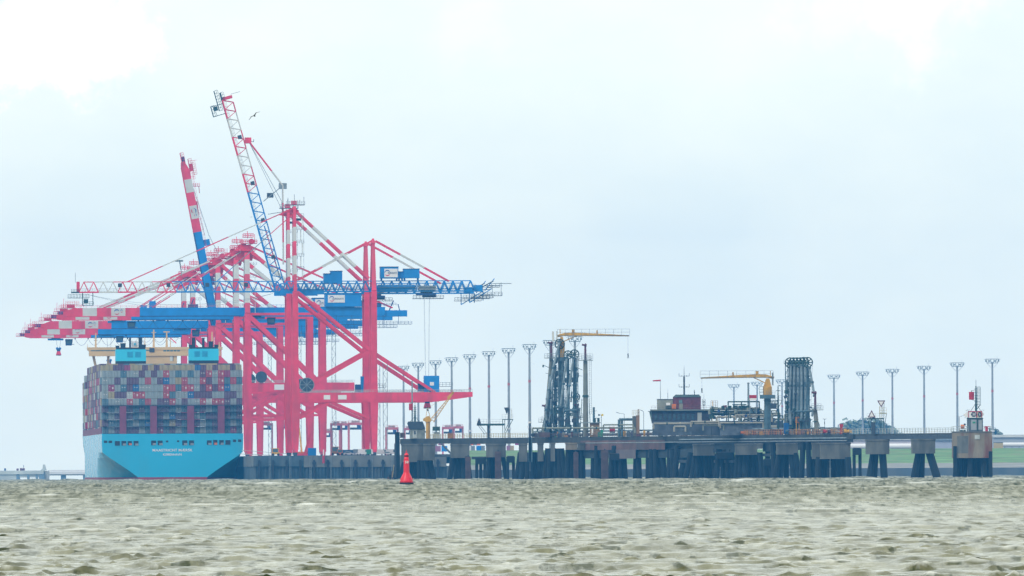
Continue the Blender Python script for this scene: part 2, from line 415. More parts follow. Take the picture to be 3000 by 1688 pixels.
# ---------------------------------------------------------------- terminal ground, quay wall, dike
SHIPD = (-0.056, 0.998)           # direction the quay, the rails and the ship run in
RZ = math.atan2(0.056, 0.998)     # rotation of everything aligned with the quay
GZ = 10.0
QX0 = -104.9
QEND = 5385.0
def quay():
    mtop = mat('quay asphalt', (0.10, 0.11, 0.115), 0.9, 0.25, 0.05)
    poly = [(QX0, QEND), (-27, QEND), (-27, 6290), (2400, 6290), (2400, 9600), (-100, 9600), (-140, 7250), (QX0 - .0561 * 1715, 7100)]
    b = MB(); n = len(poly)
    b.add([(x, y, GZ) for x, y in poly], [tuple(range(n))], mtop)
    tag(b.build('ground'), kind='structure')
    mw = mat('quay sheet pile wall', (0.045, 0.075, 0.10), 0.85, 0.35, 0.25, dirt=(0.12, 0.13, 0.13), dirt_amt=0.4)
    mc = mat('quay capping concrete', (0.15, 0.155, 0.145), 0.9, 0.25, 0.12, dirt=(0.07, 0.08, 0.08), dirt_amt=0.5)
    # the wall is a thing with wall, capping beam, fenders and ladders
    t = thing('quay_wall', (QX0, QEND, 0), 'long dark quay wall below the harbour cranes, beside the light blue ship', 'quay wall')
    w = MB(); L = -27 - QX0
    x = 0.0
    while x < L:         # corrugated sheet piling
        w.box(x, x + 0.7, -0.0, 3, -1.5, 5.6, mw); w.box(x + 0.7, x + 1.4, 0.5, 3, -1.5, 5.6, mw); x += 1.4
    side = 900.0
    w.add([(0.1, 0.2, -1.5), (0.1 - .0561 * side, side, -1.5), (0.1 - .0561 * side, side, 5.6), (0.1, 0.2, 5.6)], [(0, 1, 2, 3)], mw)
    w.box(L - .1, L, 3, 890, -1.5, 5.6, mw)
    w.build('wall', t)
    c = MB()
    c.box(-0.4, 20, -0.8, 4, 5.6, GZ - .02, mw); c.box(20.05, L + .3, -0.5, 4, 5.2, GZ - .02, mc)
    c.add([(-0.4, 4, 5.6), (-0.4 - .0561 * side, side, 5.6), (-0.4 - .0561 * side, side, GZ - .02), (-0.4, 4, GZ - .02)], [(0, 1, 2, 3)], mc)
    c.build('capping_beam', t)
    for i in range(14):
        f = MB(); xx = 1.5 + i * 5.6
        f.box(xx, xx + 0.9, -1.6, -0.82, 1.0, 8.2, BLK); f.box(xx - .3, xx + 1.2, -0.82, -0.5, 6.4, 7.4, DGR)
        f.build('fender', t)
    for i in range(9):
        f = MB(); xx = 6 + i * 8.3
        f.beam((xx, -.9, 0), (xx, -.9, 9.8), .12, GRY); f.beam((xx + .6, -.9, 0), (xx + .6, -.9, 9.8), .12, GRY)
        for j in range(16): f.beam((xx, -.9, .4 + j * .6), (xx + .6, -.9, .4 + j * .6), .08, GRY)
        f.build('ladder', t)
    # dike along the shore to the right
    mg = mat('dike grass', (0.13, 0.24, 0.08), 0.95, 0.4, 0.12, stretch=(.4, 1.5, 3), dirt=(0.2, 0.2, 0.1), dirt_amt=0.5)
    ms = mat('dike stone revetment', (0.27, 0.26, 0.235), 0.9, 0.2, 0.1)
    md = mat('shore wall', (0.07, 0.095, 0.115), 0.9, 0.25, 0.08, dirt=(0.12, 0.13, 0.13), dirt_amt=0.5)
    prof = [(6100, -1.5, md), (6101, 4.1, ms), (6150, 6.4, mg), (6245, 13.3, mg), (6262, 13.3, mg), (6300, 9.9, mg)]
    for nm, a in (('shore_wall', 0), ('revetment', 1), ('grass_dike', 2)):
        b = MB()
        rngs = {0: [0], 1: [1], 2: [2, 3, 4]}[a]
        X = np.linspace(-26, 1500, 60)
        for i in rngs:
            y0, z0, m = prof[i]; y1, z1, _ = prof[i + 1]; m = prof[i][2]
            for k in range(59):
                b.add([(X[k], y0, z0), (X[k + 1], y0, z0), (X[k + 1], y1, z1), (X[k], y1, z1)], [(0, 1, 2, 3)], m)
        tag(b.build(nm), kind='structure')
quay()

# far wooded rise behind the dike
def far_wood():
    leaf = mat('distant foliage', (0.20, 0.24, 0.17), 0.95, 0.4, 0.15)
    mg = mat('rise grass', (0.06, 0.09, 0.04), 0.95, 0.2, 0.05)
    for (xa, xb, ytop, D) in ((2410, 2665, 1238, 9100), (2895, 2935, 1262, 8800)):
        A = W(xa, 1300, D); B_ = W(xb, 1300, D); zt = zat((xa + xb) / 2, ytop, D)
        h = MB(); n = 24
        pts = []
        for i in range(n + 1):
            t = i / n; pts.append((A.x + (B_.x - A.x) * t, GZ + (zt - 8 - GZ) * (math.sin(math.pi * t) ** 0.7)))
        h.prism([(pts[0][0], GZ - .5)] + pts + [(pts[-1][0], GZ - .5)], D, D + 90, mg)
        tag(h.build('hill'), kind='structure')
        w = MB(); rs = random.Random(3)
        for i in range(int(55 * (xb - xa) / 10)):
            t = rs.random(); top = GZ + (zt - 9 - GZ) * (math.sin(math.pi * max(.02, min(.98, t))) ** 0.7)
            x = A.x + (B_.x - A.x) * t; y = D - 4 + rs.random() * 20; z = GZ + (top - GZ + 2) * rs.random() ** 0.55 + 3 + rs.random() * 6
            r = rs.uniform(1.6, 4.2)
            for k in range(5):
                a = Vector((rs.gauss(0, 1), rs.gauss(0, 1), rs.gauss(0, 1))).normalized(); c = Vector((x, y, z)) + a * r * rs.random()
                u = a.orthogonal().normalized() * r * rs.uniform(.35, .7); v = a.cross(u).normalized() * r * rs.uniform(.35, .7)
                w.add([c - u, c + v, c + u, c - v], [(0, 1, 2, 3)], leaf)
        tag(w.build('distant_wood'), 'hazy far-off wood on a rise behind the terminal' if xa < 2600 else 'small hazy clump of far-off trees right of the stained concrete dolphin', 'wood', kind='stuff')
far_wood()
# ---------------------------------------------------------------- container cranes
def crane_px(D): return -669 + 8.2765e6 / D      # source column of the sea-side rail at distance D
def crane_pos(D): return Vector(((crane_px(D) + 1.5 - 1500) * K * D, D, GZ))
def mapper(D, px0):
    m = K * D; r0 = (px0 - 1500) * TR
    def f(px, py):
        dy = H0 - py - (px - 1500) * TR
        return ((px - px0 - 1.3) * m + dy * TR * m, CAMH + dy * m - GZ)
    return f
def swirl(b, x, z, r, y, mats=(None, None)):
    """company swirl: a blue arc over a red arc, as flat plates of tapering width"""
    for m, t0, t1 in ((mats[0], 20, 185), (mats[1], 215, 345)):
        n = 12; vs = []
        for i in range(n + 1):
            u = i / n; t = R(t0 + (t1 - t0) * u); w = r * 0.22 * math.sin(math.pi * min(1, u * 1.05 + .02)) + .03
            for rr in (r - w, r + w * .6): vs.append((x + rr * math.cos(t), y, z + rr * math.sin(t) * .95))
        b.add(vs, [(2 * i, 2 * i + 1, 2 * i + 3, 2 * i + 2) for i in range(n)], m)
def logo_sign(parent, x, z, w, h, y):
    s = MB(); s.box(x - w / 2, x + w / 2, y, y + .15, z - h / 2, z + h / 2, PANEL)
    o = s.build('sign', parent)
    g = MB(); swirl(g, x - w * .27, z, h * .33, y - .05, (LOGOB, LOGOR)); g.build('emblem', o)
    text_part('EUROGATE', h * .3, LOGOG, o, (x + w * .1, y - .06, z), width=w * .66)
    return o
def bogies(t, xs, ys):
    for x in xs:
        for y in ys:
            b = MB()
            b.box(x - .7, x + .7, y - 3.4, y + 3.4, 1.3, 2.4, RED)
            for k in range(4): b.box(x - .5, x + .5, y - 3.3 + k * 1.75, y - 1.95 + k * 1.75, .35, 1.3, DGR)
            for k in range(8): b.tube((x - .3, y - 3 + k * .86, .35), (x + .3, y - 3 + k * .86, .35), .35, DGR, 8)
            b.build('bogie', t)
def headblock(t, x, z_top, z, container=False):
    r = MB()
    for dx in (-1.0, 1.0):
        for dy in (-2, 2): r.beam((x + dx * 1.1, dy, z_top), (x + dx * .5, dy, z + 2), .07, GRY)
    r.build('hoist_rope', t)
    s = MB(); 
    s.box(x - .9, x + .9, -3, 3, z + .6, z + 2.1, NAV); s.tube((x - .7, -1.2, z + 2.1), (x - .7, 1.2, z + 2.1), .7, BLU, 12); s.tube((x + .7, -1.2, z + 2.1), (x + .7, 1.2, z + 2.1), .7, BLU, 12)
    s.prism([(x - 1.25, z - 1.1), (x + 1.25, z - 1.1), (x + .8, z + .6), (x - .8, z + .6)], -6, 6, RED)
    s.box(x - 1.2, x + 1.2, -6.1, 6.1, z - 1.5, z - 1.1, DGR)
    return s.build('spreader', t)
def trolley(t, x, z, cab=True, mcol=None):
    b = MB(); mcol = mcol or BLU
    b.box(x - 4, x + 4, -3.4, 3.4, z - 1.2, z - .3, mcol); b.box(x - 2.2, x + 2.4, -2.5, 2.5, z - .3, z + .9, DGR)
    b.railing((x - 4.2, -3.5, z - .3), (x + 4.2, -3.5, z - .3), 1.1, GRY, 1.6)
    o = b.build('trolley', t)
    if cab:
        c = MB(); c.prism([(x + 5.2, z - 3.9), (x + 8.4, z - 3.9), (x + 8.9, z - .6), (x + 5.0, z - .6)], -1.5, 1.5, NAV)
        c.box(x + 5.5, x + 8.2, -1.56, -1.5, z - 2.9, z - 1.3, WINM); c.box(x + 8.6, x + 9.6, -1.4, 1.4, z - 3.4, z - 3.1, GRY)
        c.build('operator_cab', t)
def stair_tower(t, x, y, z0, z1, m=GRY):
    b = MB(); w = 1.7
    for dx in (0, w):
        for dy in (0, w): b.beam((x + dx, y + dy, z0), (x + dx, y + dy, z1), .14, m)
    z = z0; k = 0
    while z < z1 - 2.6:
        b.box(x - .2, x + w + .2, y, y + w, z, z + .08, m)
        if k % 2 == 0: b.beam((x, y, z), (x + w, y, z + 2.6), .16, m)
        else: b.beam((x + w, y, z), (x, y, z + 2.6), .16, m)
        z += 2.6; k += 1
    b.build('stair_tower', t)

BANDCOL = [(8.8, RED), (15.6, WHT), (22.6, RED), (30.8, WHT), (38.6, RED), (200, BLU)]   # metres from the boom tip
def band_at(d):
    for e, m in BANDCOL:
        if d < e: return m
    return BLU
def lattice_boom(f, hx, hz):
    """triangular-panel truss boom lying along -x from the hinge; returns MB"""
    b = MB(); xt = f(232, 857)[0]; zb = f(500, 856)[1]; ztop = f(500, 826)[1]
    L = hx - xt; n = 21; p = L / n
    for y in (-3.3, 3.3):
        for i in range(n):
            x0, x1 = xt + i * p, xt + (i + 1) * p; m = band_at(x0 + p / 2 - xt)
            b.beam((x0, y, zb), (x1, y, zb), .52, m, .5)
            if i > 0: b.beam((x0 - p / 2 + .0, y * .75, ztop), (x0 + p / 2, y * .75, ztop), .30, m)
            b.beam((x0, y, zb), (x0 + p / 2, y * .75, ztop), .26, m); b.beam((x0 + p / 2, y * .75, ztop), (x1, y, zb), .26, m)
    for i in range(n):
        x0 = xt + i * p; m = band_at(x0 - xt)
        b.beam((x0, -3.3, zb), (x0, 3.3, zb), .3, m); b.beam((x0 + p / 2, -2.5, ztop), (x0 + p / 2, 2.5, ztop), .22, m)
        b.beam((x0, -3.3, zb), (x0 + p, 3.3, zb), .16, m)
    # walkway inside
    b.box(xt, hx, 3.6, 4.4, zb + .3, zb + .38, GRY); b.railing((xt, 4.4, zb + .4), (hx, 4.4, zb + .4), 1.1, GRY, 2.8, .09)
    for i in (4, 9, 13, 17): b.box(xt + i * p, xt + i * p + 1.6, -3.2, -2.2, ztop - 2.2, ztop - .6, DGR)
    return b
def boom_tip(xt, zb, m=DKG):
    b = MB()
    b.box(xt - 3.2, xt + .3, -3.4, 3.4, zb - .3, zb + .2, m); b.box(xt - 1.0, xt + .2, -3, 3, zb, zb + 4.3, RED)
    b.railing((xt - 3.2, -3.4, zb), (xt, -3.4, zb), 1.2, m, .8, .12); b.railing((xt - 4.6, -3, zb - 2.2), (xt + 4, -3, zb - 2.2), 1.3, m, 1.2, .14)
    b.box(xt - 4.6, xt + 4, -3, 3, zb - 2.4, zb - 2.2, m)
    b.railing((xt + 1.2, -3, zb - 5.2), (xt + 5.8, -3, zb - 5.2), 1.3, m, 1.2, .14); b.box(xt + 1.2, xt + 5.8, -3, 3, zb - 5.4, zb - 5.2, m)
    for x in (xt + 1.4, xt + 5.6): b.beam((x, -3, zb - 5.2), (x, -3, zb), .16, m); b.beam((x, 3, zb - 5.2), (x, 3, zb), .16, m)
    b.beam((xt - 1.5, 0, zb + 4), (xt - 1.5, 0, zb + 8), .14, m)
    b.box(xt + 1.8, xt + 3.6, -3.1, -1.5, zb - 4.6, zb - 2.8, m)
    return b
def lattice_crane(D, label, raised):
    f = mapper(D, crane_px(D)); fa = mapper(5400, 864); P = lambda px, py, y=0: (lambda q: Vector((q[0], y, q[1])))(fa(px, py))
    t = thing('container_crane', crane_pos(D), label, 'crane', 'container cranes standing on the quay', RZ)
    YS = (-8.5, 8.5); hx = -4.9
    zb = fa(500, 856)[1]; ztop = fa(500, 826)[1]
    zp0, zp1 = fa(1000, 1178)[1], fa(1000, 1151)[1]; xl = fa(1094, 1000)[0]
    for y in YS:
        # sea-side leg: ground -> flare -> girder
        for x, sgn in ((0, 1), (xl, -1)):
            b = MB()
            poly = [(x - .95, 2.4), (x + .95, 2.4), (x + (1.9 if sgn > 0 else 1.5), zp0), (x + (1.5 if sgn > 0 else 1.3), zp1 + .5), (x + 1.15, zp1 + 9), (x + 1.1, zb),
                    (x - 1.1, zb), (x - 1.15, zp1 + 9), (x - 1.5, zp1 + .5), (x - 1.7, zp0)]
            b.prism(poly, y - .9, y + .9, RED); b.build('leg', t)
        # pylons above the girder
        b = MB(); top = P(864, 606)
        z0, z1 = zb, top.z; fr = lambda py: (fa(864, py)[1] - z0) / (z1 - z0)
        b.banded((0, y, z0), (0, y * .45, z1), 1.25, [(fr(805), RED), (fr(750), WHT), (fr(708), RED), (fr(666), WHT), (1, RED)])
        b.build('mast', t)
        b = MB(); lt = P(1095, 703)
        b.beam((xl, y, zb), (xl, y * .5, lt.z - 1.5), 1.9, RED, w2=1.2); b.beam((xl, y * .5, lt.z - 1.5), (xl, y * .5, lt.z + .6), 1.9, RED, w2=.4)
        b.build('mast', t)
        # side bracing
        b = MB()
        kn = P(1088, 1030); b.beam((1.0, y, zb - .3), (kn.x, y, kn.z), 1.15, RED)
        b.build('brace', t); b = MB()
        b.beam((kn.x, y, kn.z), (fa(1272, 1152)[0], y, zp1), 1.1, RED); b.build('brace', t); b = MB()
        e = P(878, 1146); b.beam((kn.x - .5, y, kn.z), (e.x, y, e.z), 1.15, RED); b.build('brace', t); b = MB()
        a = P(968, 1178); l1 = P(876, 1226); l2 = P(1080, 1226)
        b.beam((a.x, y, a.z), (l1.x, y, l1.z), 1.0, RED); b.beam((a.x, y, a.z), (l2.x, y, l2.z), 1.0, RED); b.build('brace', t)
        # portal beam with its long tapering tail
        b = MB(); x1 = fa(1345, 1160)[0]; x2 = fa(1382, 1160)[0]
        b.prism([(1.3, zp0), (x1 - 9, zp0), (x2, zp0 + 1.9), (x2, zp1 + .1), (x1 - 9, zp1), (1.3, zp1)], y - .8, y + .8, RED)
        b.railing((2, y - .9, zp1), (x2, y - .9, zp1), 1.1, RAIL, 2.2, .09)
        pb = b.build('portal_beam', t)
        if y < 0:
            s = MB(); s.box(fa(973, 0)[0] - 4.5, fa(992, 0)[0] - 4.5, y - .9, y - .82, zp0 + 1, zp0 + 2.8, PANEL); s.build('sign', pb)
            s = MB(); s.box(fa(1015, 0)[0] - 4.5, fa(1040, 0)[0] - 4.5, y - .9, y - .82, zp0 + 1, zp0 + 2.8, PANEL); s.build('sign', pb)
        # diagonal struts, mast head to land leg
        b = MB(); s0 = P(869, 622); s1 = P(1086, 816)
        b.banded((s0.x, y * .45, s0.z), (s1.x - 1, y, s1.z), .95, [(.225, RED), (.42, WHT), (.62, RED), (.82, WHT), (1, RED)]); b.build('strut', t)
        # tie, land mast to sea leg
        b = MB(); s0 = P(1092, 704); s1 = P(876, 820)
        b.banded((s0.x, y * .5, s0.z), (s1.x, y, s1.z), .6, [(.34, RED), (.69, WHT), (1, RED)]); b.build('tie_bar', t)
        b = MB(); s0 = P(1100, 706); s1 = P(1316, 824)
        b.banded((s0.x, y * .5, s0.z), (s1.x, y * .35, s1.z), .6, [(.335, RED), (.66, WHT), (1, RED)]); b.build('tie_bar', t)
    # cross members between the two side frames
    b = MB()
    for x in (0, xl):
        b.box(x - .7, x + .7, YS[0], YS[1], zp0 + .3, zp1 - .3, RED); b.box(x - .7, x + .7, YS[0], YS[1], zb - 2.2, zb - .7, RED); b.box(x - .6, x + .6, YS[0], YS[1], 2.4, 3.8, RED)
        b.beam((x, YS[0], 4), (x, YS[1], zp0), .8, RED)
    b.box(-.6, .6, -4, 4, fa(864, 612)[1], fa(864, 606)[1], RED); b.box(xl - .6, xl + .6, -4.2, 4.2, fa(1095, 712)[1], fa(1095, 706)[1], RED)
    b.build('cross_beam', t)
    # mast head platform
    b = MB(); top = P(864, 600); z = top.z
    b.box(-3.4, 4.2, -4.5, 4.5, z - .2, z, DGR); b.railing((-3.4, -4.5, z), (4.2, -4.5, z), 1.3, GRY, 1.2, .13); b.box(-1.2, 1.0, -2, 2, z, z + 1.6, RED)
    for x, h in ((-2.6, 2.4), (.1, 4.2), (4, 3.2), (2.3, 2.0)): b.beam((x, 0, z), (x, 0, z + h), .16, DGR if x else RED)
    b.prism([(-4.4, z - 2.8), (0, z - .8), (2.0, z - 2.6), (.8, z - 4), (-1, z - 3.4)], -1.5, 1.5, RED)
    b.box(.2, 2.8, -1.6, 1.6, z - 6.5, z - 5.6, DGR)
    b.build('mast_head', t)
    # access platforms beside the mast
    b = MB(); zz = z - 5
    k = 0
    while zz > ztop + 2:
        b.box(.6, 3.6, -9, -7.4, zz, zz + .12, GRY); b.railing((.6, -9, zz), (3.6, -9, zz), 1.2, GRY, 1.0, .11)
        b.beam((2.9 - .6 * (k % 2), -8.2, zz), (2.9 - .6 * (k % 2), -8.2, zz - 4.6), .34, WHT); b.beam((3.5, -8.8, zz), (3.5, -8.8, zz - 5.4), .1, GRY); zz -= 5.4; k += 1
    b.build('access_ladder', t)
    # girder truss over the land side
    g = MB(); xe = fa(1392, 840)[0]; n = 22; x0 = -5.0; p = (xe - x0) / n
    for y in (-3.3, 3.3):
        g.beam((x0, y, zb), (xe, y, zb), .55, BLU); g.beam((x0 + p / 2, y * .75, ztop), (xe - p / 2, y * .75, ztop), .32, BLU)
        g.beam((x0, y, zb + .9), (xe, y, zb + .9), .25, BLU)
        for i in range(n):
            xa = x0 + i * p; g.beam((xa, y, zb), (xa + p / 2, y * .75, ztop), .34, BLU); g.beam((xa + p / 2, y * .75, ztop), (xa + p, y, zb), .34, BLU)
    for i in range(n + 1): g.beam((x0 + i * p, -3.3, zb), (x0 + i * p, 3.3, zb), .3, BLU)
    g.box(-6, 12, -3.6, -3.2, zb - .9, zb + .6, BLU); g.box(x0, xe, -4.6, -3.8, zb + 1.5, zb + 1.6, GRY); g.railing((x0, -4.6, zb + 1.6), (xe, -4.6, zb + 1.6), 1.1, GRY, 2.6, .09)
    g.box(xl + 2, xl + 17, -3.9, 3.9, zb + .5, zb + 2.6, BLU)
    g.build('girder', t)
    # land end assembly
    b = MB(); x = xe
    b.box(x - 1, x + 3, -3, 3, zb - .3, zb + 2.4, BLU); b.beam((x, -2, zb), (x + 7.5, -2, zb + 4), .4, DGR); b.beam((x + 4, 0, zb), (x + 8, 0, zb + 5), .35, BLU)
    b.beam((x + 7.6, 0, ztop - 1.2), (x + 15, 0, ztop - 1.2), .22, DGR)
    for lv, (xa, xb) in ((zb + 1.5, (x + 5, x + 10)), (zb - 2, (x + 2, x + 11)), (zb - 3.2, (x - 5, x + 6))):
        b.box(xa, xb, -3, 3, lv - .1, lv + .08, DGR); b.railing((xa, -3, lv), (xb, -3, lv), 1.4, DGR, 1.3, .14)
    b.beam((x - 2.3, -2, zb - 4.8), (x + 7, -2, zb + 1), .35, BLU); b.beam((x - 2.3, -2, zb - 4.8), (x - 2.3, -2, zb), .35, BLU); b.beam((x + 3.2, -2, zb - 4), (x + 3.2, -2, zb), .35, BLU)
    b.beam((x + 10.6, -3, zb - 2), (x + 10.6, -3, zb + 3.4), .16, DGR)
    b.build('end_platform', t)
    # houses on the girder
    y0, y1 = -4.5, 4.5
    def house(pa, pb, ya, yb, nm='machinery_house', sign=False, dy=0):
        a = fa(pa, yb); c = fa(pb, ya); h = MB(); h.box(a[0], c[0], y0 + dy, y1, a[1], c[1], BLU)
        h.box(a[0] - .15, c[0] + .15, y0 + dy - .15, y1 + .15, c[1], c[1] + .25, NAV)
        for xx in (a[0] + .5, c[0] - .5): h.box(xx - .25, xx + .25, -3, 3, ztop, a[1], BLU)
        o = h.build(nm, t)
        if sign: logo_sign(o, (a[0] + c[0]) / 2 + .6, (a[1] + c[1]) / 2 - .1, (c[0] - a[0]) * .75, (c[1] - a[1]) * .76, y0 + dy - .2)
        return o
    if not raised:
        house(1114, 1166, 783, 816, sign=True); house(1166, 1182, 797, 816, dy=1.5); house(1182, 1228, 789, 815)
    else:
        house(988, 1022, 788, 823); house(968, 988, 796, 823)
    # trolley at the back and its ropes
    tx = fa(1278, 0)[0] - 4.6 if not raised else fa(1150, 0)[0] - 4.6
    trolley(t, tx, zb - .6, cab=False, mcol=NAV)
    b = MB(); b.box(tx - 5.5, tx + 7, -4, 4, zb - 3.2, zb - 3.0, DGR); b.railing((tx - 5.5, -4, zb - 3.1), (tx + 7, -4, zb - 3.1), 1.3, DGR, 1.3, .14); b.box(tx - 1.5, tx + 4, -2, 2, zb - 2.6, zb - 1.4, NAV)
    b.box(tx - 3, tx + 3.8, -4.2, 4.2, zb + .4, zb + 2.2, GRY); b.build('service_platform', t)
    if not raised:
        headblock(t, tx + .3, zb - 1.5, fa(1272, 1186)[1])
    # lashing platform cabin standing on the portal tail
    b = MB(); q = fa(1248, 1143) if not raised else fa(1084, 1146); q2 = fa(1292, 1094) if not raised else fa(1118, 1092)
    b.box(q[0] - 1, q2[0] - 1, -7.5, -2, zp1 + .2, q2[1] - 1, BLU); b.box(q[0] + 1.3, q2[0] - 3.2, -7.56, -7.5, zp1 + 2.8, zp1 + 4.2, PANEL)
    b.box(q[0] - 3.4, q[0] - 1, -7, -3, zp1 + .6, zp1 + 3.8, NAV); b.railing((q2[0] - 1, -7.5, zp1 + 2.5), (q2[0] + 4.5, -7.5, zp1 + 2.5), 1.5, GRY, 1.3, .14); b.box(q2[0] - 1, q2[0] + 4.5, -7.5, -3, zp1 + 2.3, zp1 + 2.5, GRY)
    b.build('electrical_cabin', t)
    # cable reel
    b = MB(); b.tube((4.5, YS[0] - 1.1, zp1 + 3.2), (4.5, YS[0] - .3, zp1 + 3.2), 3.0, DGR, 20); b.ring((4.5, YS[0] - 1.15, zp1 + 3.2), 2.9, .15, GRY, 20, 8)
    b.build('cable_reel', t)
    stair_tower(t, xl + 3.6, -8, 2, zp1 + 12)
    bogies(t, (0, xl), YS)
    b = MB(); b.box(xl - 1.4, xl + 1.0, YS[0] - .98, YS[0] - .92, zp0 - 6.5, zp0 - 3.8, PANEL)
    # boom
    bm = lattice_boom(fa, hx, zb); tp = boom_tip(fa(232, 857)[0], zb)
    st = MB()
    if not raised:
        for y in (-2.4, 2.4):
            s0 = P(860, 610); s1 = P(374, 826)
            st.banded((s0.x, y * 1.5, s0.z), (s1.x, y, s1.z), .42, [(.2, RED), (.395, WHT), (.59, RED), (.79, WHT), (1, RED)])
            s0 = P(860, 626); s1 = P(634, 826)
            st.banded((s0.x, y * 1.5, s0.z), (s1.x, y, s1.z), .26, [(.3, RED), (.8, GRY), (1, BLU)])
        q = P(526, 762); st.beam(q, (q.x + 1, 0, q.z - 7), .5, GRY, w2=.2); st.box(q.x - 1.8, q.x + 1.4, -2, 2, q.z - .7, q.z - .1, GRY)
        for k in range(2):     # slack rope under the boom
            pts = [];
            for i in range(17):
                u = i / 16; pts.append(Vector((hx - 4 - u * 76, -1 + 2 * k, zb - .8 - 5.5 * (1 - (2 * u - 1) ** 2) * (1 - .2 * k))))
            st.path(pts, .05, GRY, 4)
        st.build('forestay', t)
        o = bm.build('boom', t); tp.build('tip_platform', o)
    else:
        ang = R(74.6); M = Matrix.Translation((hx, 0, zb)) @ Matrix.Rotation(ang, 4, 'Y') @ Matrix.Translation((-hx, 0, -zb))
        bm.xf(M); tp.xf(M)
        o = bm.build('boom', t); tp.build('tip_platform', o)
        fb = mapper(D, crane_px(D)); Q = lambda px, py: (lambda q: Vector((q[0], 0, q[1])))(fb(px, py))
        a, j, c, d = Q(727, 412), Q(828, 544), Q(830, 775), Q(849, 640)
        for y in (-2.0, 2.0):
            Y = Vector((0, y, 0))
            st.banded(a + Y, j + Y, .5, [(.68, RED), (1, WHT)]); st.banded(j + Y, c + Y, .5, [(.22, WHT), (.72, RED), (1, WHT)])
            st.beam(a + Y * .4, Q(838, 640) + Y * .4, .1, GRY); st.beam(a + Y * .8, Q(846, 628) + Y * .8, .1, GRY)
            st.banded(Q(774, 662) + Y, Q(822, 820) + Y, .32, [(.1, BLU), (.7, RED), (1, GRY)])
            st.beam(j + Y, Q(772, 590) + Y, .34, GRY)
        st.box(j.x - 1.6, j.x + 1.6, -2.2, 2.2, j.z - 1.4, j.z + 1, GRY); q = Q(792, 570); st.box(q.x - 1.4, q.x + 1.2, -2, 2, q.z - 1.3, q.z + .6, DGR)
        st.beam(Q(785, 628), Q(848, 618), .22, DGR); q = Q(727, 412); st.box(q.x - 1.4, q.x + 1.2, -2.2, 2.2, q.z - 1.2, q.z + 1.2, RED)
        st.beam(q, q + Vector((2.2, 0, -.6)), .2, DGR); st.beam(q + Vector((2.2, 0, -.6)), q + Vector((2.3, 0, .5)), .2, DGR)
        st.build('forestay', t)
    return t

def box_boom(f, hx, zg0, zg1, logo=True):
    """box-girder boom with painted bands; returns list of (name, MB)"""
    b = MB(); xt = f(176, 0)[0] - 2.0; xe = [-87.0 + 4.4, -73.9, -67.3, -61.0, -54.6, -48.2]
    segs = [(-82.5, -73.9, RED), (-73.9, -67.5, WHT), (-67.5, -61.1, RED), (-61.1, -54.7, WHT), (-54.7, -48.3, RED), (-48.3, hx, BLU)]
    for y in (-3.4, 3.4):
        for a, c, m in segs:
            if a < -80: b.prism([(a, zg0 + .4), (a + 1.5, zg0), (c, zg0), (c, zg1), (a + 4.5, zg1), (a, zg0 + 2.0)], y - .6, y + .6, m)
            else: b.box(a, c, y - .6, y + .6, zg0, zg1, m)
        b.box(-48.3, hx, y - .75, y - .62, zg0 - .25, zg0 + .1, NAV); b.box(-80, -48.35, y - .75, y - .62, zg0 - .25, zg0 + .05, RED)
    for i in range(12):
        x = -78 + i * 6.5; b.box(x, x + .8, -2.8, 2.8, zg0 + .6, zg1 - .6, RED if x < -48 else BLU)
    b.railing((-80, -4, zg1), (hx, -4, zg1), 1.15, RED, 2.5, .08)
    b.box(-44, -41, -3, -2, zg1, zg1 + 3.0, BLU); b.box(-26.5, -22.0, -3, 2, zg1, zg1 + 1.5, NAV); b.beam((-25, 0, zg1 + 1), (-24, 0, zg1 + 4), .5, NAV)
    return b
def box_tip(zg0, zg1):
    b = MB(); x = -82.5
    b.box(x - 4.5, x + 2, -4, 4, zg0 + .6, zg0 + .8, RED); b.railing((x - 4.5, -4, zg0 + .8), (x + 1, -4, zg0 + .8), 1.4, RED, 1.0, .13)
    b.box(x - 1.0, x + 5.5, -4, 4, zg1 + .1, zg1 + .25, RED); b.railing((x - 1, -4, zg1 + .25), (x + 9, -4, zg1 + .25), 1.5, RED, 1.0, .12)
    b.railing((x + 1, -4, zg1 + 1.8), (x + 7, -4, zg1 + 1.8), 1.3, RED, .9, .12); b.box(x + 1, x + 7, -4, 3, zg1 + 1.7, zg1 + 1.85, RED)
    b.box(x - 2.6, x + 1.5, -2, 2, zg0 + .9, zg0 + 2.4, NAV); b.beam((x + .2, 0, zg1), (x + .2, 0, zg1 + 4.4), .16, RED); b.beam((x - 4.6, 0, zg0 + 1.2), (x - 1, 0, zg0 + 1.2), .10, DGR)
    b.box(x + 1.5, x + 5.0, -3.5, -1, zg1 + .3, zg1 + 1.5, RED)
    return b
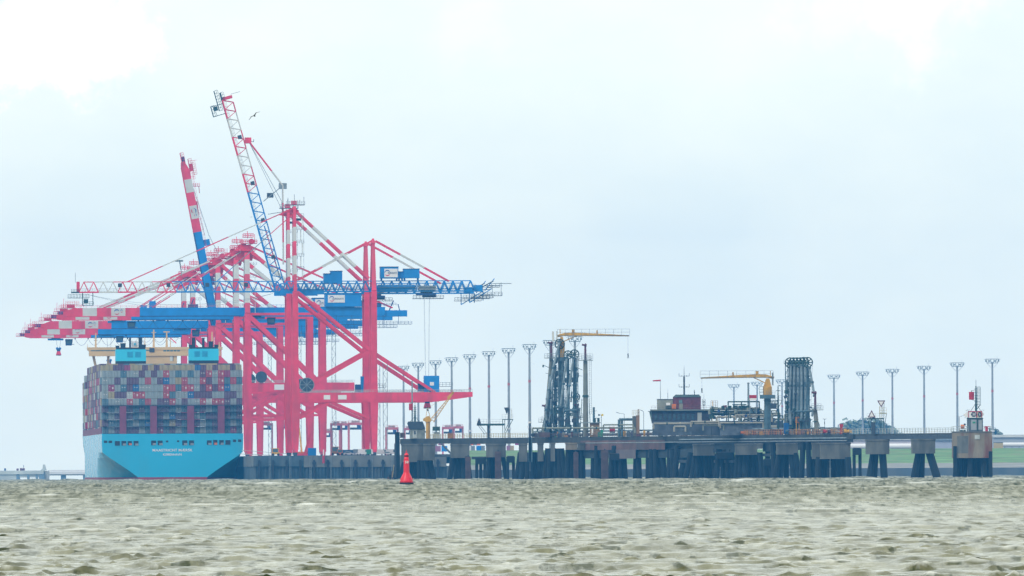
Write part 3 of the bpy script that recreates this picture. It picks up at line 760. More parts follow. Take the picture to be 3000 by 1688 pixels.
def box_crane(D, label, raised=False, tro=None, drop=None, proto=None):
    f = mapper(5942, 724); P = lambda px, py, y=0: (lambda q: Vector((q[0], y, q[1])))(f(px, py))
    t = thing('container_crane', crane_pos(D), label, 'crane', 'container cranes standing on the quay', RZ)
    YS = (-9, 9); zg0, zg1 = f(550, 926)[1], f(550, 902)[1]; hx = -3.0; xl = 33.8; z0p, z1p = f(800, 1148)[1], f(800, 1122)[1]
    for y in YS:
        for x in (0, xl):
            b = MB(); b.prism([(x - 1.2, 2.4), (x + 1.2, 2.4), (x + 1.75, z0p), (x + 1.45, z1p + 6), (x + 1.3, zg0 + 1), (x - 1.3, zg0 + 1), (x - 1.45, z1p + 6), (x - 1.7, z0p)], y - 1.1, y + 1.1, RED)
            b.build('leg', t)
        z0, z1 = zg0 + 1, f(722, 742)[1]; fr = lambda py: (f(722, py)[1] - z0) / (z1 - z0)
        b = MB(); b.banded((0, y, z0), (0, y * .5, z1), 2.3, [(fr(889), RED), (fr(847), WHT), (fr(805), RED), (fr(762), WHT), (1, RED)]); b.build('mast', t)
        b = MB(); e = f(930, 1118); b.beam((1.0, y, zg0 - .5), (e[0], y, e[1]), 2.0, RED); b.build('brace', t)
        b = MB(); b.beam((1.0, y, zg0 + .6), (xl, y, zg0 + .6), 1.1, RED); b.build('tie_beam', t)
        b = MB(); b.box(-1, xl + 14, y - 1, y + 1, z0p, z1p, RED); b.railing((1, y - 1, z1p), (xl + 14, y - 1, z1p), 1.1, RAIL, 2.5, .09); pb = b.build('portal_beam', t)
        if y < 0:
            s = MB(); s.box(11.8, 16.2, y - 1.1, y - 1.02, z0p + .8, z1p - .8, PANEL); s.build('sign', pb)
        b = MB(); a = (16.8, y, z0p); b.beam(a, (1, y, z0p - 9.8), 1.2, RED); b.beam(a, (xl - 1, y, z0p - 9.8), 1.2, RED); b.beam((0, y, z0p - 10.6), (xl, y, z0p - 10.6), .9, RED); b.build('brace', t)
        s0 = P(735, 738); s1 = P(934, 904); b = MB()
        b.banded((s0.x, y * .5, s0.z), (s1.x, y, s1.z), 1.45, [(.2, RED), (.5, WHT), (.72, RED), (.9, WHT), (1, RED)]); b.build('strut', t)
        s0 = P(733, 722); s1 = P(1150, 902); b = MB()
        b.beam((s0.x, y * .5, s0.z), (s1.x, y * .35, s1.z), .55, RED); b.build('tie_bar', t)
    b = MB()
    for x in (0, xl):
        b.box(x - 1, x + 1, YS[0], YS[1], z0p + .4, z1p - .4, RED); b.box(x - 1, x + 1, YS[0], YS[1], zg0 - 2.6, zg0 - .4, RED); b.box(x - .8, x + .8, YS[0], YS[1], 2.4, 4, RED)
    b.box(-1, 1, -4.5, 4.5, f(722, 752)[1], f(722, 742)[1], RED)
    b.build('cross_beam', t)
    # crowded mast head with sheaves and platforms
    b = MB(); z = f(722, 738)[1]
    b.prism([(-5.2, z - 3.2), (-2, z - 4), (2.4, z - 4), (3.2, z), (1.6, z + 3.4), (-1.4, z + 2.8), (-3.8, z - .4)], -2.6, 2.6, RED)
    for (xa, xb, zz) in ((-5.6, 3.8, z + .4), (-2.6, 4.6, z + 3.8), (-1.6, 3, z + 6.6)):
        b.box(xa, xb, -5, 5, zz - .15, zz, RED); b.railing((xa, -5, zz), (xb, -5, zz), 1.5, RED, 1.0, .15); b.railing((xa, 5, zz), (xb, 5, zz), 1.5, RED, 1.0, .15)
    b.tube((-1.4, -1, z + 2.6), (-1.4, 1, z + 2.6), 1.4, RED, 14); b.tube((2.2, -1, z + 4.6), (2.2, 1, z + 4.6), 1.3, RED, 14)
    b.beam((.4, 0, z + 6), (.4, 0, z + 9.4), .25, RED); b.beam((-4, 0, z), (-4, 0, z + 4), .2, RED); b.beam((3.6, 0, z + 4), (3.6, 0, z + 8), .2, RED)
    b.beam((-6.5, 0, z - 1), (-3, 0, z - .4), .5, RED)
    b.build('mast_head', t)
    b = MB(); zz = z - 6; k = 0
    while zz > zg1 + 2:
        b.box(1.3, 4.2, -9, -7.4, zz, zz + .12, GRY); b.railing((1.3, -9, zz), (4.2, -9, zz), 1.2, GRY, 1.0, .11); b.beam((3.4, -8.8, zz), (3.4, -8.8, zz - 5), .22, WHT); zz -= 5.6; k += 1
    b.build('access_ladder', t)
    # fixed girder
    b = MB(); xe = 62
    for y in (-3.4, 3.4): b.box(hx + .2, xe, y - .6, y + .6, zg0, zg1, BLU); 
    for i in range(9): b.box(2 + i * 7, 2.8 + i * 7, -2.8, 2.8, zg0 + .5, zg1 - .5, BLU)
    b.railing((hx, -4, zg1), (xe, -4, zg1), 1.2, BLU, 2.0, .1); b.box(hx, xe, -5, -4.05, zg0 - .6, zg0 - .5, DGR); b.railing((hx + 36, -5, zg0 - 4), (xe + 12, -5, zg0 - 4), 1.2, NAV, 1.6, .12)
    b.box(36, xe + 12, -5, 4, zg0 - 4.1, zg0 - 3.95, NAV); b.box(xe, xe + 10, -3, 3, zg0 - .6, zg0 + 2.2, BLU)
    for x in (40, 47, 54, 61, 68): b.beam((x, -4.5, zg0 - 4), (x, -4.5, zg0), .2, NAV)
    for x in (44, 52, 58): b.box(x, x + 2.4, -3, 3, zg1, zg1 + 2.0, NAV)
    b.beam((xe + 2, 0, zg0 + 2), (xe + 4, 0, zg0 + 6.6), .5, NAV); b.beam((xe + 7, 0, zg0 + 1), (xe + 6, 0, zg0 + 5), .4, NAV)
    b.railing((xe - 2, -4, zg0 + 4.2), (xe + 5, -4, zg0 + 4.2), 1.2, NAV, 1.3, .13)
    b.build('girder', t)
    a = f(958, 900); c = f(1058, 862); b = MB(); b.box(a[0] - 1, c[0], -5.5, 5.5, zg1 + .2, c[1], BLU)
    b.box(a[0] - 1.2, c[0] + .2, -5.7, 5.7, c[1], c[1] + .3, NAV); b.box(c[0], c[0] + 3, -3, 3, zg1 + .2, zg1 + 3, NAV); mh = b.build('machinery_house', t)
    q = f(984, 876); logo_sign(mh, q[0], q[1], 7.6, 3.4, -5.75)
    bogies(t, (0, xl), YS); stair_tower(t, xl + 4, -9, 2, zg0 - 3)
    b = MB(); b.tube((6, YS[0] - 1.6, z1p + 2.6), (6, YS[0] - .6, z1p + 2.6), 2.6, DGR, 18); b.build('cable_reel', t)
    # boom, stays, logo
    bm = box_boom(f, hx, zg0, zg1); tp = box_tip(zg0, zg1); lg = MB(); swirl(lg, -58.6, (zg0 + zg1) / 2, 1.15, -4.16, (LOGOB, LOGOR)); swirl(lg, -56.4, (zg0 + zg1) / 2 + .4, .6, -4.16, (LOGOB, LOGOR))
    st = MB(); hz = zg0
    if not raised:
        for y in (-3, 3):
            s0 = P(705, 728); s1 = P(291, 900)
            st.banded((s0.x, y, s0.z), (s1.x, y, s1.z), .62, [(.22, RED), (.42, WHT), (.5, RED), (.66, WHT), (.83, RED), (1, WHT)])
            s0 = P(705, 738); s1 = P(446, 902)
            st.banded((s0.x, y, s0.z), (s1.x, y, s1.z), .42, [(.3, WHT), (.6, RED), (.8, WHT), (1, RED)])
        st.build('forestay', t); o = bm.build('boom', t); tp.build('tip_platform', o); lg.build('emblem', o)
        if tro is not None:
            trolley(t, tro, zg0 - .2, cab=True)
            # festoon cable loops
            fe = MB()
            for k in range(int((hx - tro - 10) / 6.8)):
                xa = tro + 10 + k * 6.8; pts = [Vector((xa + 6.8 * i / 8, -2.6, zg0 - .5 - 3.6 * (1 - (2 * i / 8 - 1) ** 2))) for i in range(9)]; fe.path(pts, .07, DGR, 4)
                fe.box(xa - .3, xa + .3, -2.9, -2.3, zg0 - .9, zg0 - .3, DGR)
            fe.build('festoon_cable', t)
            if drop is not None: headblock(t, tro + 1.5, zg0 - 1.4, drop)
    else:
        M = Matrix.Translation((hx, 0, hz)) @ Matrix.Rotation(R(79.4), 4, 'Y') @ Matrix.Translation((-hx, 0, -hz))
        bm.xf(M); tp.xf(M); lg.xf(M)
        g = MB()
        for (d, L) in ((-48, 2.0), (-30, 1.6)): pass
        o = bm.build('boom', t); tp.build('tip_platform', o); lg.build('emblem', o)
        fb = mapper(D, crane_px(D)); Q = lambda px, py: (lambda q: Vector((q[0], 0, q[1])))(fb(px, py))
        for y in (-2.6, 2.6):
            Y = Vector((0, y, 0)); st.beam(Q(566, 552) + Y, Q(612, 690) + Y, .12, GRY); st.beam(Q(612, 690) + Y, Q(640, 745) + Y, .12, GRY); st.beam(Q(563, 552) + Y, Q(600, 690) + Y, .1, GRY)
            st.banded(Q(576, 590) + Y, Q(592, 740) + Y, .4, [(.5, RED), (1, GRY)])
        q = Q(566, 545); st.box(q.x - 3, q.x + 3.2, -3, 3, q.z - .2, q.z, RED); st.beam(q + Vector((2.6, 0, 0)), q + Vector((3, 0, -3.5)), .3, RED); st.railing(q + Vector((-2, -3, 0)), q + Vector((3, -3, 0)), 1.2, RED, 1, .14)
        st.build('forestay', t)
    return t
lattice_crane(5400, 'nearest red harbour crane with its blue lattice boom lowered level over the ship', False)
lattice_crane(5466, 'red harbour crane with its lattice boom raised steeply, reaching highest of all', True)
box_crane(5942, 'red harbour crane with lowered box boom, its striped tip uppermost of the box booms', tro=4)
box_crane(6082, 'red harbour crane whose striped box boom shows just under the uppermost one', tro=-55)
box_crane(6330, 'red harbour crane with its striped box boom raised', raised=True)
box_crane(6437, 'red harbour crane whose striped box boom tip is third from the top', tro=-14)
box_crane(6705, 'red harbour crane whose striped box boom tip is the second lowest of the row', tro=-44, drop=48.5)
box_crane(6850, 'farthest red harbour crane, its striped box boom tip lowest and farthest left', tro=-66.5, drop=56)
# ---------------------------------------------------------------- container ship
SM = K * 5500
def ship_local():
    c = W(506, 1409, 5500); return Vector((c.x, 5500, 0))
SO = ship_local()
SHIP = thing('container_ship', SO, 'huge light blue container ship seen from the stern, stacked high with containers', 'ship', None, RZ)
def sp(px, py, t=0):
    """source pixel -> ship local x, z for a plane t metres ahead of the transom"""
    D = 5500 + t * .998; w = W(px, py, D); return (w.x - SO.x + .0561 * t, w.z)
def hull():
    zs = [19.5, 15.5, 11.8, 9.5, 6.5, 4.0, 1.4, 0.0, -1.6]
    st = {0: [29.4, 29.4, 29.2, 26.2, 21.6, 17.9, 14.4, 14.2, 13.8],
          4: [29.4, 29.4, 29.3, 26.6, 22.2, 18.6, 15.4, 15.0, 14.2],
          14: [29.4, 29.4, 29.4, 28.0, 24.6, 21.6, 19.0, 18.0, 16.5],
          30: [29.4, 29.4, 29.4, 28.9, 27.0, 25.0, 23.0, 22.2, 21.0],
          50: [29.4, 29.4, 29.4, 29.3, 28.7, 27.9, 27.0, 26.5, 25.8],
          80: [29.4] * 9, 200: [29.4] * 9, 300: [29.4] * 8 + [29.2],
          340: [29.4, 29.2, 28.6, 28.0, 27.0, 26.0, 25.0, 24.5, 24.0], 370: [27.5, 25.5, 22.5, 20.5, 18, 16, 14.5, 14, 13.5],
          390: [18, 14.5, 11, 9, 7, 5.5, 4.8, 4.6, 4.4], 399: [5, 3, 1.4, .9, .6, .5, .5, .5, .5]}
    k0 = sorted(st); full = {}
    ys_ = 0
    yy = sorted(set(k0) | set(np.arange(0, 80, 2.5).tolist()) | set(np.arange(300, 399, 6.0).tolist()))
    for y in yy: full[y] = [float(np.interp(y, k0, [st[k][j] for k in k0])) for j in range(9)]
    st = full
    ys = sorted(st)
    def grid(z_i, m, smooth=True):
        b = MB()
        for sgn in (-1, 1):
            vs = []; 
            for y in ys:
                dz = 0 if y < 330 else (y - 330) / 69 * 5.5
                for j in z_i: vs.append((sgn * st[y][j], y, zs[j] + (dz if j == 0 else dz * .4 if j < 3 else 0)))
            n = len(z_i); fs = []
            for i in range(len(ys) - 1):
                for j in range(n - 1):
                    q = (i * n + j, i * n + j + 1, (i + 1) * n + j + 1, (i + 1) * n + j); fs.append(q if sgn > 0 else q[::-1])
            b.add(vs, fs, m)
        return b
    up = grid([0, 1, 2, 3, 4, 5, 6], HULL)
    T = st[0]
    # transom face
    n = 7; vs = [(-T[j], 0, zs[j]) for j in range(n)] + [(T[j], 0, zs[j]) for j in range(n)]
    up.add(vs, [(j, j + 1, n + j + 1, n + j) for j in range(n - 1)], HULL)
    # deck
    up.add([(s * st[y][0], y, 19.45 + (0 if y < 330 else (y - 330) / 69 * 5.5)) for y in ys for s in (-1, 1)], [(2 * i, 2 * i + 1, 2 * i + 3, 2 * i + 2) for i in range(len(ys) - 1)], GRY)
    up.build('hull', SHIP)
    lo = grid([6, 7, 8], BOOT)
    vs = [(-T[j], 0, zs[j]) for j in (6, 7, 8)] + [(T[j], 0, zs[j]) for j in (6, 7, 8)]
    lo.add(vs, [(0, 1, 4, 3), (1, 2, 5, 4)], BOOT); lo.build('boot_topping', SHIP)
hull()
HSHIP = [c for c in SHIP.children if c.name.startswith('hull')][0]
def zx(zx_, zy_): return sp(230 + zx_ / 5.152, 1160 + zy_ / 5.152)
for (a, b_, c, d) in ((383, 435, 675, 710), (455, 508, 677, 712), (548, 625, 683, 752), (648, 720, 680, 750), (742, 805, 682, 745), (832, 905, 680, 750), (1095, 1170, 675, 745), (1195, 1270, 675, 745),
                      (1318, 1355, 675, 700), (1485, 1520, 672, 697), (1565, 1642, 672, 745), (1667, 1742, 672, 745), (1937, 2008, 672, 740), (2032, 2095, 665, 740), (2123, 2193, 668, 738), (2217, 2293, 668, 738), (2330, 2380, 660, 697), (2408, 2458, 657, 695)):
    x0, z1 = zx(a, c); x1, z0 = zx(b_, d); m = MB()
    m.box(x0, x1, -.05, -.01, z0, z1, BLK)
    w = x1 - x0
    if w > 1.6:
        for (p, q, r, s) in ((x0 - .12, x0, z0 - .1, z1 + .1), (x1, x1 + .12, z0 - .1, z1 + .1), (x0, x1, z1, z1 + .12), (x0, x1, z0 - .12, z0)): m.box(p, q, -.16, -.01, r, s, HULL)
        if a not in (548, 2217): m.box(x0 + w * .32, x1 - .02, -.09, -.06, z0 + .02, z0 + (z1 - z0) * .45, ORG if a in (742, 2032) else GRY)
    m.build('mooring_port', SHIP)
x, z = sp(505, 1319.5); text_part('MAASTRICHT MÆRSK', 1.5, PANEL, SHIP, (x, -.04, z), width=16.6)
x, z = sp(505, 1332.3); text_part('KØBENHAVN', 1.25, PANEL, SHIP, (x, -.04, z), width=7.7)
# lashing bridge at the stern: pillars, walkways and crossed rods, plus a dark coaming along the deck
LBR = mat('lashing bridge maroon', (0.20, 0.035, 0.08), 0.6, 0.15, 0.4)
ztop_dark = sp(500, 1188)[1]
for (a, c) in ((351.5, 371), (441, 460.5), (549.5, 570), (639, 659)):
    m = MB(); x0 = sp(a, 0)[0]; x1 = sp(c, 0)[0]; dx = 118 * TR * SM; x0 -= dx * 10.4 - dx; x1 -= dx * 10.4 - dx
    x0 = (a - 506) * SM; x1 = (c - 506) * SM
    m.box(x0, x1, .5, 1.6, 19.5, ztop_dark - .2, LBR); m.build('lashing_bridge_pillar', SHIP)
m = MB()
for k in range(5):
    z = 19.6 + k * 2.93; m.box(-29, 29, .9, 2.1, z, z + .15, DGR); m.railing((-29, .9, z), (29, .9, z), 1.15, GRY, 2.5, .05)
m.box(-29.2, 29.2, .7, 2.2, ztop_dark - .25, ztop_dark, DGR)
m.build('lashing_bridge_walkway', SHIP)
m = MB()
for k in range(4):
    z = 19.7 + k * 2.93
    for i in range(23):
        x = -29 + i * 2.533; m.beam((x + .1, 1.9, z), (x + 2.4, 1.9, z + 2.8), .05, GRY); m.beam((x + 2.4, 1.9, z), (x + .1, 1.9, z + 2.8), .05, GRY)
m.build('lashing_rod', SHIP)
m = MB(); m.box(-29.35, 29.35, 14, 330, 19.5, 22.0, LBR); m.build('hatch_coaming', SHIP)
# funnels
def funnel(pxa, pxb, y0, t, flip):
    D = 5500 + t; M_ = K * D
    x0, z1 = sp(pxa, y0, t); x1, zz = sp(pxb, y0 + 34, t); zb = sp(pxa, y0 + 44, t)[1]; y = t
    m = MB(); m.box(x0, x1, y, y + 13, zz, z1, FUNC); m.box(x0 + .05, x1 - .05, y + .05, y + 13, zb - 14, zz, BLK); m.box(x0 + .3, x1 - .3, y + .3, y + 12, z1, z1 + .7, BLK)
    o = m.build('funnel', SHIP); w = x1 - x0
    for k in (.38, .64) if not flip else (.18, .44):
        l = MB(); xa = x0 + w * k
        for j in range(7): l.box(xa, xa + w * .18, y - .14, y - .02, z1 - 3.3 + j * .33, z1 - 3.3 + j * .33 + .2, mat('louvre', (0.02, 0.33, 0.55), .6, .1))
        l.box(xa, xa + w * .18, y - .06, y - .01, z1 - 3.35, z1 - .95, mat('louvre', (0.02, 0.33, 0.55), .6, .1))
        l.build('louvre', o)
    ps = ((.16, .33, 1.9), (.45, .51, 4.1), (.76, .88, 4.2), (0, .12, .9), (.88, 1, 1.3)) if not flip else ((.1, .22, 4.1), (.45, .53, 3.9), (.67, .82, 2.4), (0, .1, 1.0), (.86, 1, 1.0))
    for a, c, h in ps:
        e = MB(); e.box(x0 + w * a, x0 + w * c, y + 3, y + 5, z1 + .7, z1 + .7 + h, BLK); e.box(x0 + w * a - .1, x0 + w * c + .1, y + 2.9, y + 5.1, z1 + .5 + h, z1 + .75 + h, BLK); e.build('exhaust_pipe', o)
funnel(339.5, 428, 1024, 92, False); funnel(554, 641, 1022, 92, True)
# bridge house with wings, forward
t0 = 262
def bp(px, py): return sp(px, py, t0)
m = MB(); xw0, zt = bp(256, 1018); xw1, zb = bp(652, 1042); 
m.box(xw0 + .8, xw1 - .8, t0, t0 + 9, zb, zb + 2.2, CREAM); m.prism([(xw0 + .8, zb + 2.2), (xw0, zt - 1), (xw0, zt), (xw0 + 3, zt), (xw0 + 3, zb + 2.2)], t0, t0 + 9, CREAM)
m.box(xw0 + 3, xw1, t0, t0 + 9, zt - 1.2, zt, CREAM); m.box(xw0 + 3, xw1 - 1, t0 + .3, t0 + 9, zb + 2.2, zt - 1.2, CREAM)
br = m.build('bridge_wing', SHIP)
w = MB(); x = xw0 + 1.4
while x < bp(428, 0)[0]: w.box(x, x + 2.0, t0 - .05, t0 + .25 if x > xw0 + 3 else t0 - .01, zb + 2.15, zt - 1.25, WINM); x += 2.15
x = bp(474, 0)[0]
while x < bp(520, 0)[0]: w.box(x, x + 1.2, t0 - .07, t0 + .28, zb + 1.9, zt - 1.3, WINM); x += 1.5
w.build('window', br)
m = MB(); xa = bp(388, 0)[0]; xb = bp(514, 0)[0]; m.box(xa, xb, t0 + .6, t0 + 15, 22, zb, CREAM)
m.box(bp(443, 0)[0] - 1.5, bp(458, 0)[0] - 1.5, t0 - .3, t0 + .2, zb + 1.6, zt - .4, DGR)
ho = m.build('accommodation_block', SHIP)
w = MB(); xq, zq = bp(506, 1062); w.box(xq - 1.2, xq + .0, t0 + .5, t0 + .58, zq + .6, zq + 2.8, WHT); w.box(xq + .0, xq + .25, t0 + .45, t0 + .58, zq + .5, zq + 2.9, DGR); w.build('door', ho)
for (pa, pb, pt, pc) in ((284, 1042, 302, 1072), (328, 1042, 327, 1072), (620, 1042, 605, 1072)):
    m = MB(); a = bp(pa, pb); c = bp(pt, pc); m.beam((a[0] - 1.5, t0 + 4, a[1]), (c[0] - 1.5, t0 + 4, c[1] - 8), 1.1, CREAM); m.build('wing_support', SHIP)
m = MB(); a = bp(520, 1042); m.box(a[0] - 1.8, a[0] - .2, t0 + 2, t0 + 4, 22, a[1], GRY); m.build('wing_support', SHIP)
def mast(px, y0, y1, w_, nm='mast', extra=None):
    m = MB(); a = bp(px, y1); c = bp(px, y0); m.beam((a[0], t0 + 4, a[1] - .5), (c[0], t0 + 4, c[1]), w_, CREAM, w2=w_ * .5)
    if extra: extra(m, a[0], c[1], a[1])
    m.build(nm, SHIP)
mast(281, 976, 1018, .9, extra=lambda m, x, zt_, zb_: [m.beam((x - .8, t0 + 4, zb_ + 3 + k), (x + .8, t0 + 4, zb_ + 3 + k), .2, DGR) for k in (0, .8)])
mast(451, 966, 1018, 1.0, extra=lambda m, x, zt_, zb_: m.beam((x - 1, t0 + 4, zt_ - 1.2), (x + 1, t0 + 4, zt_ - 1.2), .3, CREAM))
mast(489, 974, 1018, 1.1, extra=lambda m, x, zt_, zb_: m.box(x - 1.4, x + 1.3, t0 + 3.6, t0 + 4.4, zt_, zt_ + .5, CREAM))
mast(425, 988, 1018, .5); mast(500, 990, 1018, .45, extra=lambda m, x, zt_, zb_: m.beam((x, t0 + 4, zt_), (x + 2.6, t0 + 4, zb_ + 1.8), .4, RED))
mast(622, 972, 1018, 1.0); mast(643, 1002, 1030, .8)
mast(257, 1008, 1020, .25, 'light_mast')
# house flag between the pipes of the left funnel
m = MB(); a = sp(386, 1017, 100); c = sp(404, 1000, 100); n = 8
vs = []; 
for i in range(n + 1):
    for zz in (a[1], c[1]): vs.append((a[0] + (c[0] - a[0]) * i / n, 100 + .25 * math.sin(i * 1.1), zz))
m.add(vs, [(2 * i, 2 * i + 1, 2 * i + 3, 2 * i + 2) for i in range(n)], PANEL); m.beam((a[0], 100, a[1] - 3), (a[0], 100, c[1] + .4), .12, GRY)
cx, cz = (a[0] + c[0]) / 2, (a[1] + c[1]) / 2; pts = []
for i in range(14):
    t_ = math.pi / 2 + i * math.pi / 7; r_ = (.75 if i % 2 == 0 else .38); pts.append((cx + r_ * math.cos(t_), 99.55, cz + r_ * math.sin(t_)))
m.add(pts + [(cx, 99.55, cz)], [(14, i, (i + 1) % 14) for i in range(14)], FUNC); m.build('flag', SHIP)
# mooring lines from stern to quay
m = MB(); A = sp(703, 1330); pts = []
m.tube((A[0], -.3, A[1]), (A[0] + 12, -28, 9.9 + .4), .12, RAIL, 5); m.tube((A[0] + .8, -.3, A[1] + 1.5), (A[0] + 24, -40, 10.4), .1, RAIL, 5)
m.build('mooring_line', SHIP)

# ---------------------------------------------------------------- containers: every box is a thing of its own
CC = {'G': ('light grey', (0.30, 0.35, 0.36)), 'T': ('dull teal blue', (0.07, 0.16, 0.22)), 'P': ('dark purple brown', (0.13, 0.05, 0.10)), 'R': ('red', (0.45, 0.05, 0.07)), 'B': ('bright blue', (0.01, 0.13, 0.36)),
      'M': ('magenta red', (0.33, 0.02, 0.10)), 'Y': ('beige yellow', (0.40, 0.32, 0.15)), 'W': ('white', (0.5, 0.53, 0.52)), 'D': ('dark grey', (0.06, 0.09, 0.11))}
rows = ["GGGTGGPGPGRGTGTGPRGRMGG", "GGPGPPGRGPBGYRGGRPGRTRT", "GMGTPBGGGGRRTRRGPRPRBGG", "GYPPWRRGGGRTGGBPPPGGPPG", "TGGGRGTRGPPRGPGGRWRRPGP",
        "PTGTPTPTTPPTGTPTPGTPPTP", "TGPTPTGTPPGBPPTGTPPTPTP", "PTTPTGTBPPTYPTPPGTPPTGT", "TGPTPPGTPMTPGTPTGTPPTMT"]
rs = random.Random(5)
meshes = {}
def cont_mesh(key, var):
    k = key + str(var)
    if k in meshes: return meshes[k]
    nm, col = CC[key]; m = mat('container ' + nm, col, 0.6, 0.12, 0.5, dirt=tuple(c * .55 for c in col), dirt_amt=0.5)
    dk = mat('container gap dark', (0.02, 0.025, 0.03), .8, .1); lt = mat('container marking', (0.6, 0.6, 0.58), .6, .05)
    b = MB(); w, h = 2.44, 2.8
    b.box(-w / 2, w / 2, .06, 12.2, .0, h, m); b.box(-w / 2, w / 2, 0, .06, 0, .16, m); b.box(-w / 2, w / 2, 0, .06, h - .14, h, m)
    b.box(-w / 2, -w / 2 + .13, 0, .06, .16, h - .14, m); b.box(w / 2 - .13, w / 2, 0, .06, .16, h - .14, m); b.box(-.04, .04, .03, .055, .16, h - .14, dk)
    for x in (-.75, -.4, .4, .75): b.box(x - .025, x + .025, .0, .05, .1, h - .1, GRY)
    if var == 1: b.box(.28, .85, -.01, .02, 1.0, 1.8, lt); b.box(-.85, -.5, -.01, .02, 1.9, 2.1, lt)
    if var == 2: b.box(-.7, -.25, -.01, .02, 1.5, 1.8, lt); b.box(.25, .7, -.01, .02, 1.5, 1.8, lt)
    if var == 3: b.box(.2, .5, -.01, .02, 1.9, 2.1, lt)
    me = b.build('container'); meshes[k] = me.data; bpy.data.objects.remove(me); return meshes[k]
ordn = ['', 'first', 'second', 'third', 'fourth', 'fifth', 'sixth', 'seventh', 'eighth', 'ninth', 'tenth', '11th', '12th', '13th', '14th', '15th', '16th', '17th', '18th', '19th', '20th', '21st', '22nd', '23rd', '24th']
def cont(x, y, z, key, var, label, group):
    o = bpy.data.objects.new('container', cont_mesh(key, var)); COL.objects.link(o)
    cs, sn = math.cos(RZ), math.sin(RZ)
    o.location = (SO.x + x * cs - y * sn, SO.y + x * sn + y * cs, z); o.rotation_euler = (0, 0, RZ)
    tag(o, label, 'container', group)
ztop1 = sp(506, 1084.5)[1]
pit = (712 - 301) * SM / 23; hp = 2.93
for r, s in enumerate(rows):
    for c, ch in enumerate(s):
        var = 0 if ch in 'DPT' and rs.random() < .7 else (1 if ch in 'RM' and rs.random() < .75 else rs.choice([0, 0, 0, 2, 3]))
        if ch in 'WB': var = 2
        x = (301 - 506) * SM + (c + .5) * pit; z = ztop1 - (r + 1) * hp
        y = 1.2 if r < 5 else 2.35
        where = 'of the stern stack' if r < 5 else 'of the stern stack, behind the lashing bridge'
        cont(x, y, z, ch, var, f"{CC[ch][0]} container, {ordn[c + 1]} from left, {ordn[r + 1]} full row down, stern stack", 'containers in the stern stack')
N0 = 9 * 23
top2 = "YYPPMYYPYPYYYYYYBPYPYYPYP"[:24]
z2 = sp(506, 1068.3, 15)[1] - hp
for c, ch in enumerate(top2):
    cont(-29.2 + (c + .5) * 58.6 / 24, 15.5, z2, ch, 0, f"{CC[ch][0]} container, {ordn[c + 1]} from left in the topmost row behind the stern stack", 'containers in the topmost row')
# port side of the bays ahead: outermost column of each bay, seen along the ship's flank
bays = []
for k in range(24):
    t = 15.5 + k * 13.9 + (6 if k >= 6 else 0)
    if 255 < t < 285: continue
    nt_ = 10
    if k in (0, 1, 2): nt_ = 10
    if t > 285: nt_ = 9
    if t > 310: nt_ = 8
    bays.append((k, t, nt_))
cols = 'GPRPGDPTMYPGRPGT'
bo = {'i': 0}
cnt = 0
for bi, (k, t, nt_) in enumerate(bays):
    tight = 0 if t < 340 else (t - 330) * .14
    for j in range(nt_):
        if bi == 0 and j == 9: continue
        z = 22.05 + j * 2.93 - 2.3
        ch = rs.choice('GPYYP' if j == nt_ - 1 else 'GPPRGPTMYW')
        if cnt < 64 and bi < 8:
            cont(-28.1 + tight, t, z, ch, 0, f"{CC[ch][0]} container on the ship's left flank, {ordn[j + 1]} tier up, {ordn[bi + 1]} bay ahead", "containers along the ship's left flank"); cnt += 1
        else: bo.setdefault('rest', []).append((-28.1 + tight, t, z, ch))
        bo.setdefault('rest', []).append((28.1 - tight, t, z, rs.choice('GPRTGP')))
    # upper surface of each bay
    for c in range(1, 23):
        if bi == 0: continue
        x = -29.2 + (c + .5) * 58.6 / 24
        if abs(x) > 28 - tight: continue
        bo['rest'].append((x, t, 22.05 + (nt_ - 1) * 2.93 - 2.3, rs.choice('YYPGYTP')))
b = MB()
for (x, y, z, ch) in bo['rest']:
    m = mat('container ' + CC[ch][0], CC[ch][1]); b.box(x - 1.2, x + 1.2, y, y + 12.2, z, z + 2.8, m)
o = b.build('container_stacks', None, SO); o.rotation_euler = (0, 0, RZ)
tag(o, 'remaining stacked containers filling the bays ahead along the ship', 'container stack', kind='stuff')
# ---------------------------------------------------------------- jetty
def JD(px): return 1.0 / (1 / 4400 + (1 / 3980 - 1 / 4400) * (px - 1180) / 1720.0)
def J(px, py, off=0): 
    return W(px, py, JD(px) + off)
JZ = zat(1180, 1286, 4400)            # deck level
class Loc:
    """local frame of something standing at column px0 of the jetty line"""
    def __init__(s, px0, z0=None, off=0.0, D=None):
        s.D = (D or JD(px0)) + off; s.o = W(px0, 1280, s.D); s.o.z = JZ if z0 is None else z0; s.m = K * s.D; s.o.x = W(px0, 1285, s.D).x
    def __call__(s, px, py, y=0):
        w = W(px, py, s.D); return Vector((w.x - s.o.x, y, w.z - s.o.z))
    def x(s, px): return W(px, 1280, s.D).x - s.o.x
    def z(s, py, px=None): 
        return W(1500 + s.o.x / s.m if px is None else px, py, s.D).z - s.o.z
def jseg(px0, px1, y0, y1, z0, z1, o):
    """strip of the jetty between two columns following its line; y offsets behind the line"""
    vs = []
    for px in (px0, px1):
        D = JD(px); x = W(px, 1285, D).x
        for yy in (y0, y1):
            for zz in (z0, z1): vs.append((x - o.x, D + yy - o.y, zz - o.z))
    return vs, [(0, 1, 5, 4), (2, 6, 7, 3), (0, 2, 3, 1), (4, 5, 7, 6), (1, 3, 7, 5), (0, 4, 6, 2)]
JO = Vector((J(1180, 1285).x, 4400, 0))
JT = thing('jetty', JO, 'long oil loading jetty on dark raking piles crossing the right half of the water', 'jetty')
